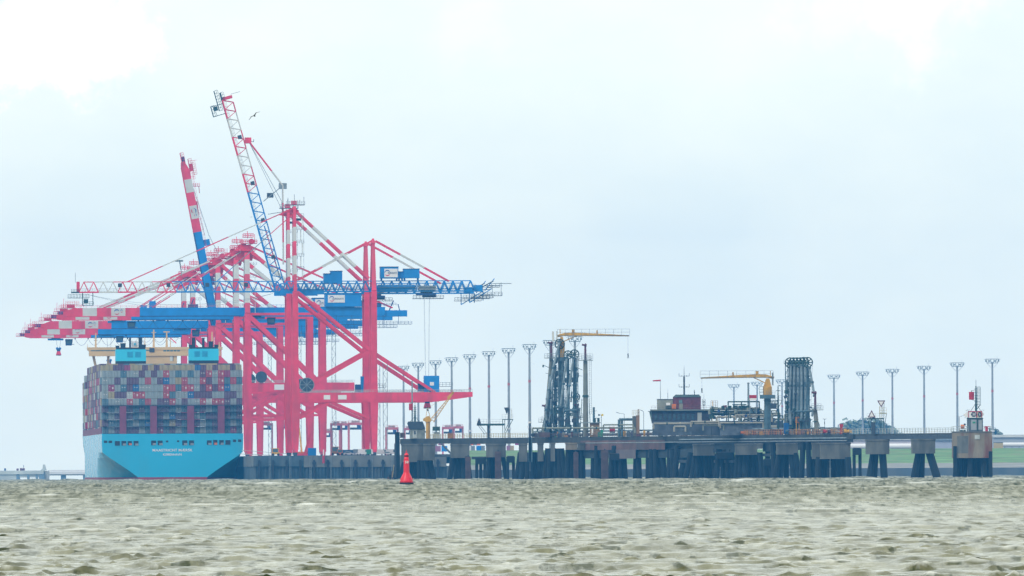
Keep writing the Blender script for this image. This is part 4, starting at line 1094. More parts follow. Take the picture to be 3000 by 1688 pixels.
def strip(name, segs, m, parent=JT):
    b = MB()
    for (a, c, y0, y1, z0, z1) in segs: b.add(*jseg(a, c, y0, y1, z0, z1, JO), m)
    return b.build(name, parent)
strip('deck', [(1172, 1320, 0, 12, JZ - 1.7, JZ), (1320.1, 1545, 0, 12, JZ - 1.9, JZ), (1545.1, 1985, -1, 26, JZ - 1.8, JZ), (1985.1, 2500, -1, 30, JZ - 1.6, JZ), (2500.1, 2798, 0, 5, JZ - .6, JZ)], DECKM)
strip('deck_girder', [(1985.1, 2500, .5, 2.5, JZ - 2.6, JZ - 1.6), (2500.1, 2798, .02, .9, JZ - 1.75, JZ - .62), (2500.1, 2798, 3.8, 4.6, JZ - 1.7, JZ - .65)], DGR)
RUSTD = mat('rust brown fascia', (0.13, 0.075, 0.07), 0.9, 0.35, 0.15, dirt=(0.05, 0.06, 0.07), dirt_amt=0.7)
strip('fascia', [(1700, 1948, -1.6, -1.05, JZ - 4.3, JZ - 1.2)], RUSTD)
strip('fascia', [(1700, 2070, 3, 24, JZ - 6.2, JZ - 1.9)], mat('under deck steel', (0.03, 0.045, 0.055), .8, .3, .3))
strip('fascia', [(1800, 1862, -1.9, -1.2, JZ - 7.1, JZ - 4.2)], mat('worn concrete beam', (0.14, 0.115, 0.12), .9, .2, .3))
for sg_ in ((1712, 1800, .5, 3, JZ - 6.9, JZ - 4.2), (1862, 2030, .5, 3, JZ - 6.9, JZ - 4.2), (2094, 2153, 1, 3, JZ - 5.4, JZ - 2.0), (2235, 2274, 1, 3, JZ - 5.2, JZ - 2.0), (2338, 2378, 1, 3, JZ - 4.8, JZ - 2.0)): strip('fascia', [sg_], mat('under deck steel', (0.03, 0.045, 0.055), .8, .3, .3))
# pile caps (px0, px1, y_bottom, material) tops butt the deck underside
caps = [(1176, 1240, 1354, CONC), (1240.5, 1275, 1349, CONC), (1320, 1375, 1342, CONC), (1424, 1482, 1340, CONC), (1520, 1545, 1353, CONC), (1575, 1592, 1352, CONC), (1613, 1626, 1352, CONC), (1657, 1691, 1318, CONR), (1692, 1713, 1319, CONC),
        (2031, 2093, 1335, CONC), (2154, 2217, 1333, CONC), (2217.5, 2234, 1315, CONC), (2275, 2337, 1332, CONC), (2379, 2402, 1345, CONC), (2403, 2490, 1345, CONC), (2538, 2604, 1331, CONC), (2672, 2738, 1329, CONC)]
for (a, c, yb, m) in caps:
    b = MB(); mid = (a + c) / 2; D = JD(mid); x0 = W(a, 1320, D).x - JO.x; x1 = W(c, 1320, D).x - JO.x; zb = zat(mid, yb, D)
    top = JZ - (1.72 if mid < 1320 else 1.92 if mid < 1545 else 1.82 if mid < 1985 else 2.62 if mid < 2500 else 1.72)
    dy = 8.0 * (JD(a) - JD(c)) / 16
    b.box(x0, x1, D - JO.y - 4 - dy * .3, D - JO.y + 9, zb, top, m)
    b.box(x0 - .15, x1 + .15, D - JO.y - 4.2 - dy * .3, D - JO.y + 9.1, top - .5, top - .05, m)
    b.build('pile_cap', JT)
# piles: raking steel tubes in groups (px top, px bottom, y_top, depth)
rp = random.Random(21)
pl = []
def grp(x0, x1, ytop, n, splay, front=True, y=None):
    for i in range(n):
        t = (i + .5) / n; a = x0 + (x1 - x0) * t; k = (t - .5) * 2
        pl.append((a, a + k * splay + rp.uniform(-3, 3), ytop, rp.uniform(-3.0, 7) if y is None else y))
grp(1180, 1266, 1353, 8, 14); grp(1322, 1374, 1341, 5, 12); grp(1428, 1480, 1339, 4, 16); grp(1520, 1592, 1330, 7, 14); grp(1600, 1650, 1318, 6, 10)
grp(1660, 1712, 1316, 5, 4); grp(1734, 1762, 1310, 3, 3); grp(1790, 1830, 1310, 6, 6); grp(1862, 1872, 1310, 2, 4); grp(1895, 1934, 1320, 4, 4); grp(1958, 1982, 1320, 3, 5)
grp(2032, 2094, 1334, 6, 14); grp(2100, 2150, 1320, 4, 8); grp(2156, 2232, 1330, 7, 8); grp(2245, 2270, 1300, 2, 3); grp(2277, 2336, 1331, 5, 16); grp(2345, 2375, 1300, 2, 10); grp(2380, 2490, 1344, 9, 6)
assert len(pl) <= 88, len(pl)
ex = [(1985, 1975, 1310, 0), (1995, 2012, 1320, 2), (2024, 2006, 1330, 0), (2560, 2545, 1330, -2), (2566, 2560, 1330, 3), (2585, 2592, 1330, 0), (2692, 2674, 1328, -1), (2701, 2699, 1328, 3), (2722, 2750, 1328, 0), (2694, 2682, 1328, 5), (1940, 1948, 1320, 3), (2008, 1992, 1330, 4)]
for (a, c, yt, y) in pl + ex:
    b = MB(); D = JD(a); p = W(a, yt - 4, D); q = W(c, 1412, D); p.z = max(p.z, 0)
    wb = rp.uniform(.8, 1.0) * (1.1 if a > 2380 else 1) * (1.15 if (a, c, yt, y) in ex else 1.0)
    b.tube((p.x - JO.x, D - JO.y + y, p.z), (q.x - JO.x, D - JO.y + y * 1.3, -1.2), wb, PILE, 10); b.build('pile', JT)
# tie beams between piles
for (a, c, y_, yy) in ((1265, 1330, 1335, 0), (1385, 1424, 1342, 2), (1985, 2030, 1352, 1), (2095, 2150, 1352, 2), (2232, 2275, 1333, 2), (2093, 2105, 1320, 1)):
    b = MB(); p = J(a, y_); q = J(c, y_); b.beam((p.x - JO.x, p.y - JO.y + yy, p.z), (q.x - JO.x, q.y - JO.y + yy, p.z), .9, DGR); b.build('tie_beam', JT)
b = MB(); p = J(1293, 1300); q = J(1322, 1330); b.beam((p.x - JO.x, p.y - JO.y, p.z), (q.x - JO.x, q.y - JO.y, q.z), .6, DGR)
b.build('tie_beam', JT)
def jrail(px0, px1, m, h=1.35, step=5.0, y=0.1, t=.09, bars=3):
    n = int((px1 - px0) / step); b = MB(); pr = None
    for i in range(n + 1):
        px = px0 + (px1 - px0) * i / n; D = JD(px) + y; p = Vector((W(px, 1285, JD(px)).x - JO.x, D - JO.y, JZ))
        b.beam(p, p + Vector((0, 0, h)), t, m)
        if pr is not None:
            for k in range(bars): z = Vector((0, 0, h * (k + 1) / bars)); b.beam(pr + z, p + z, t * .8, m)
        pr = p
    b.build('railing', JT)
jrail(1262, 1545, RAILY, 1.45, 7, t=.12); jrail(1262, 1545, RAILY, 1.45, 7, 11.5, t=.10); jrail(1560, 1985, mat('rusty railing', (0.2, 0.12, 0.09), .7, .3), 1.2, 7, -.8)
jrail(1990, 2480, mat('orange brown railing', (0.46, 0.22, 0.08), .7, .3), 1.6, 5, -.8, t=.14); jrail(2490, 2795, RAIL, 1.6, 8, .1, t=.1); jrail(2490, 2795, RAIL, 1.6, 8, 4.8, t=.1)
# pipes running under and along the deck
b = MB()
for (a, c, yy, zz, r, m) in ((1560, 1985, 4, .9, .35, ARM2), (1560, 2480, 6, 1.9, .3, ARM2), (1990, 2480, 3, JZ * 0 + .7, .3, ARM2), (1560, 2480, 9, .7, .45, GRY), (1990, 2480, -1.3, -1.2, .22, ARM2), (1700, 2480, -1.4, -2.0, .18, GRY), (2500, 2798, 1.4, -1.1, .2, ARM2)):
    P0 = Vector((W(a, 1285, JD(a)).x - JO.x, JD(a) + yy - JO.y, JZ + zz)); P1 = Vector((W(c, 1285, JD(c)).x - JO.x, JD(c) + yy - JO.y, JZ + zz)); b.tube(P0, P1, r, m, 8)
b.build('pipeline', JT)

# stained concrete dolphin closing the jetty on the right
L = Loc(2848, 0); t = thing('mooring_dolphin', L.o, 'rust-streaked square concrete dolphin at the right end of the jetty', 'dolphin')
b = MB(); x0, x1 = L.x(2791), L.x(2905); zt, zb = L.z(1264), L.z(1342)
b.box(x0, x1, -4.5, 8, zb, zt, CONR); b.box(x0 - .1, x1 + .1, -4.62, 8.1, zt - .35, zt - .05, CONC); b.box(x0 + 1.2, x0 + 4.5, -4.56, -4.5, zb + 1.5, zt - 1.4, CONC); b.build('concrete_cap', t)
b = MB(); b.box(L.x(2860) - .6, L.x(2860) + .9, -4.7, -4.5, zt - 2.4, zt - 1.1, RAIL); b.build('plate', t)
for i in range(8):
    b = MB(); x = x0 + 1.3 + i * (x1 - x0 - 2.6) / 7; b.tube((x, -2 + (i % 3) * 2.5, zb), (x + (i - 3.5) * .25, -2.6 + (i % 3) * 3, -1.2), .82, PILE, 10); b.build('pile', t)
for s in (0, 1):
    b = MB(); x = x0 + .5 if s == 0 else x1 - .5; b.box(x - .55, x + .55, -5.2, -4.55 + .0, -1, zb + (3.6 if s == 0 else 2), PILE); b.build('fender', t)
b = MB()
for y in (-4.2, 7.8): b.railing((x0, y, zt), (L.x(2835), y, zt), 1.5, RAIL, 1.2, .1); b.railing((L.x(2882), y, zt), (x1, y, zt), 1.5, RAIL, 1.2, .1)
b.build('railing', t)

# brown fender piles and small dolphins standing in front of or between the pile groups
def fender_pile(pa, pb, ytop, label, m=RUSTP, off=-7, grp_='rusty fender piles in front of the jetty'):
    L = Loc((pa + pb) / 2, 0, off); b = MB(); x0, x1 = L.x(pa), L.x(pb); zt = L.z(ytop)
    b.box(x0, x1, -.8, .8, -1.3, zt, m); b.box(x0 - .12, x1 + .12, -.9, .9, zt - 1.0, zt - .7, m); b.box(x0 - .12, x1 + .12, -.9, .9, zt * .5, zt * .5 + .3, m); b.tube(((x0 + x1) / 2, 0, zt), ((x0 + x1) / 2, 0, zt + .5), .25, DGR)
    for k in range(3): b.box(x0 + .1 + k * (x1 - x0 - .2) / 3, x0 + .1 + (k + .7) * (x1 - x0 - .2) / 3, -.95, -.8, 0, zt - 1.1, m)
    tag(b.build('fender_pile', None, L.o), label, 'fender pile', grp_)
fender_pile(1363, 1379, 1338, 'rusty brown fender pile nearest the buoy, right of the second pile group')
fender_pile(1450, 1468, 1323, 'rusty brown fender pile in front of the third concrete cap')
fender_pile(1680, 1694, 1325, 'narrow rusty fender pile below the grey loading arms')
fender_pile(1761, 1782, 1320, 'wide rusty fender pile with a greenish top, right of the arms')
fender_pile(2430, 2433.5, 1345, 'thin dark pole standing before the wide concrete cap', GRY)
def block_dolphin(pa, pb, ytop, label, off=-3):
    L = Loc((pa + pb) / 2, 0, off); t = thing('small_dolphin', L.o, label, 'dolphin', 'dark timber dolphins under the jetty'); x0, x1 = L.x(pa), L.x(pb); zt = L.z(ytop)
    b = MB(); b.box(x0, x1, 0, 3.5, zt - 2.0, zt, PILE); b.box(x0 + .3, x1 - .3, .3, 3, zt, zt + .25, DGR); b.build('cap', t)
    n = max(2, int((x1 - x0) / 1.1))
    for i in range(n):
        b = MB(); x = x0 + .45 + i * (x1 - x0 - .9) / max(1, n - 1); b.tube((x, 1.2 + (i % 2), zt - 1.9), (x, 1.1 + (i % 2), -1.3), .5, PILE, 8); b.build('pile', t)
block_dolphin(1392, 1424, 1342, 'dark timber dolphin between the second and third concrete caps')
block_dolphin(1483, 1508, 1338, 'dark timber dolphin right of the third concrete cap')
block_dolphin(1786, 1834, 1330, 'broad dark timber dolphin under the rust brown fascia')
block_dolphin(2098, 2148, 1326, 'broad dark timber dolphin between the two left caps of the pipe platform')
block_dolphin(2498, 2524, 1314, 'tall dark timber dolphin left of the warning triangles')
block_dolphin(2236, 2262, 1346, 'dark timber dolphin under the middle of the pipe platform')
# tall dark timber at the left end
L = Loc(1163, 0, -2); b = MB(); b.box(L.x(1157), L.x(1171), 0, 3, -1.2, L.z(1266), PILE); b.box(L.x(1155), L.x(1161), -.3, 0, 1, L.z(1300), DGR); b.box(L.x(1172), L.x(1186), 1, 3, L.z(1283), L.z(1268), RUSTP)
tag(b.build('end_fender', None, L.o), 'tall dark timber fender closing the left end of the jetty', 'fender')
L = Loc(1146, 0, -4); b = MB()
for i, (xx, zz) in enumerate(((1140, 1392), (1146, 1380), (1152, 1388), (1134, 1397))): b.box(L.x(xx), L.x(xx + 5), 0, 1 + i, -1, L.z(zz), RUSTP if i % 2 else PILE)
b.beam((L.x(1149), 0, L.z(1398)), (L.x(1154), 0, L.z(1362)), .25, RAILY)
tag(b.build('old_timber_stumps', None, L.o), 'low weathered timber stumps at the water left of the jetty end', 'stumps')

# ---- left end: dark cabin with daymark mast
def daymark_mast(L, px, ya, yb, dpx, dya, dyb, drum, label, cage=None):
    t = thing('signal_mast', L.o + Vector((L.x(px), 3, L.z(yb, px))), label, 'mast', 'lattice signal masts with a red daymark')
    x = 0; h = (yb - ya) * L.m; b = MB(); b.beam((0, 0, 0), (0, 0, h * .8), .7, DKG, w2=.35); b.beam((0, 0, h * .8), (0, 0, h), .12, DKG); b.beam((-1.6, 0, 0), (0, 0, h * .25), .14, DKG); b.beam((1.4, 0, 0), (0, 0, h * .25), .14, DKG)
    for k in range(6): b.box(-.5, .5, -.3, .3, h * .2 + k * h * .1, h * .2 + k * h * .1 + .12, DKG)
    b.build('mast_pole', t)
    b = MB(); xa, xb = (dpx[0] - px) * L.m, (dpx[1] - px) * L.m; za, zb_ = (yb - dyb) * L.m, (yb - dya) * L.m
    b.tube(((xa + xb) / 2, 0, za), ((xa + xb) / 2, 0, zb_), (xb - xa) / 2, drum, 14)
    b.beam(((xa + xb) / 2, 0, za), (0, 0, za - .4), .1, DKG); b.beam(((xa + xb) / 2, 0, zb_ + .3), (0, 0, zb_ + .6), .1, DKG); b.beam(((xa + xb) / 2, 0, zb_), ((xa + xb) / 2, 0, zb_ + .4), .2, DKG)
    b.build('daymark', t)
    if cage:
        c = MB(); xa = (cage[0] - px) * L.m; xb = (cage[1] - px) * L.m; za = (yb - cage[3]) * L.m; zb_ = (yb - cage[2]) * L.m
        for x_ in (xa, (xa + xb) / 2, xb): c.beam((x_, 0, za), (x_, 0, zb_), .1, DKG); c.beam((x_, .8, za), (x_, .8, zb_), .1, DKG)
        k = za
        while k < zb_: c.beam((xa, 0, k), (xb, 0, k), .09, DKG); k += .9
        c.beam((0, 0, za - 1.6), (xb, 0, za), .2, DKG); c.build('ladder_cage', t)
L = Loc(1225, JZ); t = thing('dark_cabin', L.o, 'small dark steel cabin with a flared top at the left end of the jetty', 'cabin')
b = MB(); z1 = L.z(1257); b.box(L.x(1200), L.x(1245), 1, 6, 0, z1, mat('cabin grey', (.2, .22, .2), .8, .3)); b.build('cabin_body', t)
b = MB(); b.prism([(L.x(1198), z1 + .02), (L.x(1246), z1 + .02), (L.x(1243), L.z(1246)), (L.x(1238), L.z(1235)), (L.x(1196), L.z(1235)), (L.x(1193), L.z(1240))], .6, 6.5, DGR); b.build('roof', t)
b = MB(); b.box(L.x(1209), L.x(1221), .9, 1, .3, z1 - .6, RAIL); b.box(L.x(1213), L.x(1218), .84, .9, z1 * .45, z1 * .8, DGR); b.build('door', t)
b = MB(); b.beam((L.x(1243), 2, L.z(1265)), (L.x(1250), 2, L.z(1266)), .5, DGR); b.tube((L.x(1240), 2, L.z(1262)), (L.x(1240), 2, L.z(1268)), .5, DGR); b.build('searchlight', t)
daymark_mast(L, 1216, 1176, 1235, (1198, 1210), 1182, 1202, SIGNR, 'dark signal mast with red drum daymark on the cabin at the jetty\'s left end')
# thin lattice pole behind the yellow crane
L = Loc(1209, JZ, 3); b = MB(); b.tube((L.x(1208), 0, 0), (L.x(1208), 0, L.z(1116, 1208)), .32, GRY, 8, .2); b.box(L.x(1206), L.x(1210), -.5, .5, L.z(1122, 1208), L.z(1118, 1208), GRY)
tag(b.build('lamp_pole', None, L.o), 'slim grey pole rising in front of the red portal beam', 'pole')

# ---- slewing pedestal crane, ochre
L = Loc(1254, JZ); t = thing('pedestal_crane', L.o, 'small ochre pedestal crane with a raised lattice jib at the left end of the jetty', 'crane')
b = MB(); b.tube((L.x(1254), 2, 0), (L.x(1254), 2, L.z(1237)), .72, YEL, 14); b.tube((L.x(1254), 2, L.z(1237)), (L.x(1254), 2, L.z(1234)), .95, YEL, 14); b.build('pedestal', t)
b = MB(); b.prism([(L.x(1239), L.z(1228)), (L.x(1240), L.z(1233)), (L.x(1248), L.z(1236)), (L.x(1262), L.z(1236)), (L.x(1264), L.z(1229)), (L.x(1258), L.z(1219)), (L.x(1250), L.z(1220))], 1, 3, YEL)
b.beam((L.x(1248), 1.4, L.z(1220)), (L.x(1253), 2, L.z(1196)), .16, YEL); b.beam((L.x(1260), 2.4, L.z(1221)), (L.x(1253), 2, L.z(1196)), .16, YEL); b.box(L.x(1250), L.x(1256), 1.6, 2.4, L.z(1204), L.z(1199), DGR)
b.build('slewing_head', t)
b = MB(); A = L(1260, 1230, 2); Z = L(1329, 1149, 2); n = 12; dn = Vector((.55, 0, .45)) * .9
for y in (1.5, 2.5):
    b.beam((A.x, y, A.z), (Z.x, y, Z.z), .26, YEL); b.beam((A.x + 1.1, y, A.z - .8), (Z.x, y, Z.z - .1), .26, YEL)
    for i in range(n):
        u = i / n; v = (i + .5) / n; b.beam((A.x + (Z.x - A.x) * u, y, A.z + (Z.z - A.z) * u), (A.x + 1.1 + (Z.x - A.x - 1.1) * v, y, A.z - .8 + (Z.z - .1 - A.z + .8) * v), .15, YEL)
b.beam(L(1253, 1196, 2), Z, .08, YEL); b.beam(L(1262, 1234, 2), L(1300, 1190, 2), .1, YEL); P0 = L(1312, 1168, 2); b.beam(P0, Z, .9, YEL, w2=.6)
b.build('jib', t)
# hanging things on the crane tail etc
L = Loc(1331, JZ); b = MB(); b.box(L.x(1312), L.x(1328), 1, 3, .02, L.z(1269), mat('brown crate', (.3, .14, .04), .8, .2)); b.railing((L.x(1312), 1, L.z(1269)), (L.x(1328), 1, L.z(1269)), .4, DGR, .5, .06)
tag(b.build('equipment_box', None, L.o), 'brown equipment box standing on the jetty behind the yellow railing', 'box')
L = Loc(1278, JZ); b = MB(); b.box(L.x(1267), L.x(1289), 4, 7, L.z(1262, 1278), L.z(1250, 1278), DKG); 
for x in (1268, 1278, 1288): b.beam((L.x(x), 5, 0), (L.x(x), 5, L.z(1262)), .2, RAIL)
b.box(L.x(1270), L.x(1287), 5, 6, 0, L.z(1266), RAIL); tag(b.build('shelter', None, L.o), 'small shelter with a dark green roof right of the ochre pedestal crane', 'shelter')

# ---- triangle sign platforms
def tri(b, p, w, h, up, m, rim=None, y=0):
    s = 1 if up else -1; base = p.z if up else p.z + h
    pts = [(p.x - w / 2, base), (p.x + w / 2, base), (p.x, base + s * h)]
    b.prism(pts, y, y + .12, rim or m)
    if rim:
        c = Vector((sum(q[0] for q in pts) / 3, 0, sum(q[1] for q in pts) / 3)); q2 = [(c.x + (x - c.x) * .62, c.z + (z - c.z) * .62) for x, z in pts]; b.prism(q2, y - .04, y - .005, m)
L = Loc(1435, JZ); t = thing('beacon_platform', L.o, 'steel platform carrying two all-dark triangle beacons', 'beacon platform', 'platforms with a pair of triangle beacons')
b = MB(); b.tube((L.x(1431), 1, 0), (L.x(1431), 1, L.z(1242)), .42, DGR, 8); zz = L.z(1244)
b.box(L.x(1397), L.x(1478), 0, 2, zz - .35, zz + .3, DKG); b.beam((L.x(1399), .4, zz), (L.x(1420), .4, L.z(1272)), .15, DKG); b.beam((L.x(1405), 1.4, zz), (L.x(1426), 1.4, L.z(1270)), .15, DKG)
for x in (1473, 1479): b.beam((L.x(x), .5, 0), (L.x(x), .5, L.z(1229)), .2, DKG)
b.beam((L.x(1503), .5, L.z(1229)), (L.x(1481), .5, L.z(1270)), .2, DKG); b.beam((L.x(1493), .5, L.z(1232)), (L.x(1480), .5, L.z(1262)), .16, DKG)
z2 = L.z(1229); b.box(L.x(1471), L.x(1503), 0, 2, z2 - .15, z2 + .1, DKG); b.build('platform', t)
b = MB(); b.railing((L.x(1398), 0, zz + .2), (L.x(1472), 0, zz + .2), 1.5, RAIL, 1.0, .07); b.railing((L.x(1471), 0, z2), (L.x(1503), 0, z2), 1.6, RAIL, 1.0, .07); b.railing((L.x(1498), .3, z2), (L.x(1500), .3, z2), 3.6, RAIL, .3, .08, 5); b.build('railing', t)
b = MB(); tri(b, L(1403.5, 1244, 0), 14 * L.m, 21 * L.m, True, DGR, y=-.3); b.build('beacon', t)
b = MB(); tri(b, L(1484.5, 1214, 0), 16 * L.m, 20 * L.m, False, DGR, y=-.3); p = L(1490, 1212); b.box(p.x - .1, p.x + .3, .1, .4, z2, p.z + 1.5, DGR); b.build('beacon', t)
L = Loc(2575, JZ); t = thing('beacon_platform', L.o, 'steel platform carrying two white triangle boards with dark red rims', 'beacon platform', 'platforms with a pair of triangle beacons')
f = lambda X, Y: (2520 + X / 11.15, 1160 + Y / 11.15)
b = MB(); z1 = L.z(f(0, 735)[1]); b.box(L.x(2541), L.x(2590), 0, 2.2, z1 - .25, z1 + .12, DKG); b.box(L.x(2553), L.x(2565), .3, 2.0, -.0, L.z(1237), DGR)
for a, c in (((2541, 1226), (2552, 1262)), ((2564, 1227), (2564, 1240)), ((2553, 1227), (2553, 1240)), ((2579, 1226), (2579, 1264)), ((2589, 1226), (2590, 1264)), ((2584, 1228), (2581, 1260)), ((2597, 1212), (2591, 1258))): p = L(*a, .3); q = L(*c, .3); b.beam(p, q, .22, DKG if a[0] < 2590 else GRY)
z2 = L.z(1209.5); b.box(L.x(2577), L.x(2598), 0, 2, z2 - .3, z2, mat('yellow grey steel', (.28, .26, .12), .7, .2)); 
for x in (2577.5, 2582, 2587, 2590.5): b.beam((L.x(x), .6, z1), (L.x(x), .6, L.z(1175 if x > 2588 else 1190)), .16, RAILY if x < 2586 else GRY)
b.build('platform', t)
b = MB(); b.railing((L.x(2540), 0, z1), (L.x(2577), 0, z1), 1.45, RAIL, 1.0, .07); b.railing((L.x(2577), 0, z2), (L.x(2598), 0, z2), 1.5, RAILY, .9, .07); b.build('railing', t)
RIM = mat('dark red rim', (0.09, 0.01, 0.025), .6, .2)
b = MB(); tri(b, L(2553.5, 1223.5), 23 * L.m, 22 * L.m, True, PANEL, RIM, -.4); b.build('beacon', t)
b = MB(); tri(b, L(2581.7, 1194.5), 24 * L.m, 21 * L.m, False, PANEL, RIM, -.4); b.build('beacon', t)

# ---- end building on the dolphin
L = Loc(2862, L.o.z * 0 + zat(2862, 1264, JD(2862))); t = thing('beacon_house', L.o, 'grey steel house with red-framed number boards on the stained dolphin', 'building')
g = lambda X, Y: (2800 + X / 16.1, 1190 + Y / 16.1)
b = MB(); z1 = L.z(1227); b.box(L.x(2834.5), L.x(2880), 0, 5, 0, z1, mat('house grey green', (.10, .13, .15), .8, .25, .6, dirt=(.04, .05, .06), dirt_amt=.6)); b.box(L.x(2834), L.x(2880.5), -.2, 5.2, z1, z1 + .3, DKG); b.box(L.x(2863), L.x(2865.5), -.3, 0, 0, z1, DKG); b.build('wall', t)
b = MB(); b.box(L.x(2845), L.x(2861), -.12, -.02, .4, L.z(1230), mat('door grey', (.3, .33, .36), .7, .1)); b.box(L.x(2849.5), L.x(2857.5), -.2, -.12, L.z(1240.5), L.z(1235.5), GREEN); b.build('door', t)
b = MB(); b.box(L.x(2866.5), L.x(2877), -.12, -.02, .5, L.z(1231), mat('door grey', (.3, .33, .36), .7, .1)); b.build('door', t)
b = MB(); xa, xb, xc = L.x(2836), L.x(2861), L.x(2876.5); zb, zt = z1 + .35, L.z(1204.5)
for (p, q) in ((xa, xb), (xb, xc)):
    b.box(p, q, -.5, -.4, zb, zt, PANEL if p == xa else mat('cream board', (.5, .42, .25), .7, .1))
    for (a, c, d, e) in ((p, p + .22, zb, zt), (q - .12, q + .12, zb, zt), (p, q, zt - .25, zt), ): b.box(a, c, -.58, -.5, d, e, SIGNR)
b.prism([(L.x(2822), L.z(1214)), (L.x(2836), L.z(1206)), (L.x(2836), L.z(1222)), (L.x(2828), L.z(1222))], 0, .1, PANEL); b.prism([(L.x(2884), L.z(1214)), (L.x(2877), L.z(1206)), (L.x(2877), L.z(1222))], 0, .1, PANEL)
bd = b.build('board', t)
b = MB(); c = L(2852.5, 1214.5); b.prism([(c.x + r_ * math.cos(R(a_)), c.z + r_ * .95 * math.sin(R(a_))) for a_, r_ in ((0, .9), (60, .85), (120, .85), (180, .9), (240, .85), (300, .85))], -.62, -.56, DGR)
c2 = L(2870, 1214.5); b.prism([(c2.x + .6 * math.cos(R(a_)), c2.z + .85 * math.sin(R(a_))) for a_ in range(0, 360, 60)], -.62, -.56, DGR); sg = b.build('emblem', bd)
text_part('50', .95, PANEL, sg, (c.x + .1, -.66, c.z), depth=.02); text_part('5', .8, PANEL, sg, (c2.x, -.66, c2.z), depth=.02)
b = MB()
for x in (2832, 2838, 2844, 2876, 2881): b.beam((L.x(x), 0, L.z(1204)), (L.x(x) + .25, 0, L.z(1200)), .1, GRY)
b.beam((L.x(2829), 0, L.z(1203)), (L.x(2840), 0, L.z(1201)), .1, GRY); b.railing((L.x(2828), .2, L.z(1226)), (L.x(2834), .2, L.z(1226)), 1.0, DKG, .6, .1); b.build('antenna', t)
daymark_mast(L, 2861, 1113, 1204, (2840, 2855.5), 1148, 1171, SIGNR, 'dark green signal mast with red drum daymark and caged ladder at the right end', cage=(2866, 2874, 1133, 1186))
def person_gear(): pass
# orange and white hook gear left of the house
L2 = Loc(2822, L.o.z); t = thing('mooring_winch', L2.o, 'rusty orange mooring winch beside the grey house on the stained dolphin', 'winch')
b = MB(); b.tube((L2.x(2815), 1, L2.z(1250)), (L2.x(2826), 1, L2.z(1250)), .62, ORG, 12); b.box(L2.x(2812), L2.x(2830), .2, 2, L2.z(1266), L2.z(1260), DKG); b.build('drum', t)
b = MB(); b.beam((L2.x(2810), .5, L2.z(1266)), (L2.x(2812), .5, L2.z(1254)), .3, RAIL); b.beam((L2.x(2826), .5, L2.z(1266)), (L2.x(2828), .5, L2.z(1254)), .3, RAIL); b.tube((L2.x(2827), .6, L2.z(1244)), (L2.x(2827), 1.2, L2.z(1244)), .35, DGR); b.build('stand', t)
b = MB(); b.beam((L2.x(2811), 1.6, L2.z(1264)), (L2.x(2811), 1.6, L2.z(1222)), .16, DGR); b.beam((L2.x(2806), 1.6, L2.z(1221)), (L2.x(2826), 1.6, L2.z(1218)), .08, DGR); b.build('lamp_post', t)
L2 = Loc(2891, L.o.z); b = MB(); b.tube((0, 1, 0), (0, 1, 1.5), .45, SIGNR, 10); b.beam((-.8, 1, 1.2), (.9, 1, 1.5), .2, SIGNR); tag(b.build('bollard', None, L2.o), 'red bollard behind the railing right of the grey house', 'bollard')

# ---- lattice light masts of the terminal
def light_mast(px, ytop, label, ref=None, ztop=65.0, wpx=11, group='tall floodlight masts of the terminal'):
    dy = H0 - ytop - (px - 1500) * TR; D = (ztop - CAMH) / (K * dy); x = W(px, ytop, D).x
    o = Vector((x, D, GZ)); h = ztop - GZ; s = h / 55.0
    t = thing('floodlight_mast', o, label, 'light mast', group)
    b = MB(); m = mat('mast galvanised', (0.30, 0.32, 0.34), .5, .15, .3); b.tube((0, 0, 0), (0, 0, h - 2), .82, m, 10, .5); b.tube((0, 0, h * .26), (0, 0, h * .275), 1.15, PANEL, 10); b.tube((0, 0, h * .66), (0, 0, h * .68), .7, mat('mast red band', (.5, .1, .1), .5, .1), 10); b.build('pole', t)
    b = MB(); rr = 3.1 if px < 2000 else 3.8
    for zz in (h - 2.6, h - .4): b.ring((0, 0, zz), rr * (.8 if zz < h - 1 else 1.0), .14, ARM2, 14, 0, 'z')
    for i in range(14):
        a = 2 * math.pi * i / 14; c, s_ = math.cos(a), math.sin(a); b.beam((rr * .8 * c, rr * .8 * s_, h - 2.6), (rr * c, rr * s_, h - .4), .16, ARM2); b.beam((.6 * c, .6 * s_, h - 2.6), (rr * .8 * c, rr * .8 * s_, h - 2.6), .14, ARM2)
    for s_ in (-1, 1): b.beam((s_ * .6, 0, h - 5.2), (s_ * rr * .8, 0, h - 2.7), .14, ARM2); b.beam((s_ * rr, 0, h - .4), (s_ * (rr + .8), 0, h - .8), .16, ARM2)
    b.beam((rr * .7, 0, h - .4), (rr * .7, 0, h + 1.3), .1, ARM2)
    b.build('head_frame', t)
    for i in range(8):
        a = 2 * math.pi * (i + .5) / 8; b = MB(); c, s_ = math.cos(a) * rr * 1.02, math.sin(a) * rr * 1.02; b.box(c - .32, c + .32, s_ - .25, s_ + .25, h - 1.9, h - 1.1, ARM2); b.build('floodlight', t)
    return t
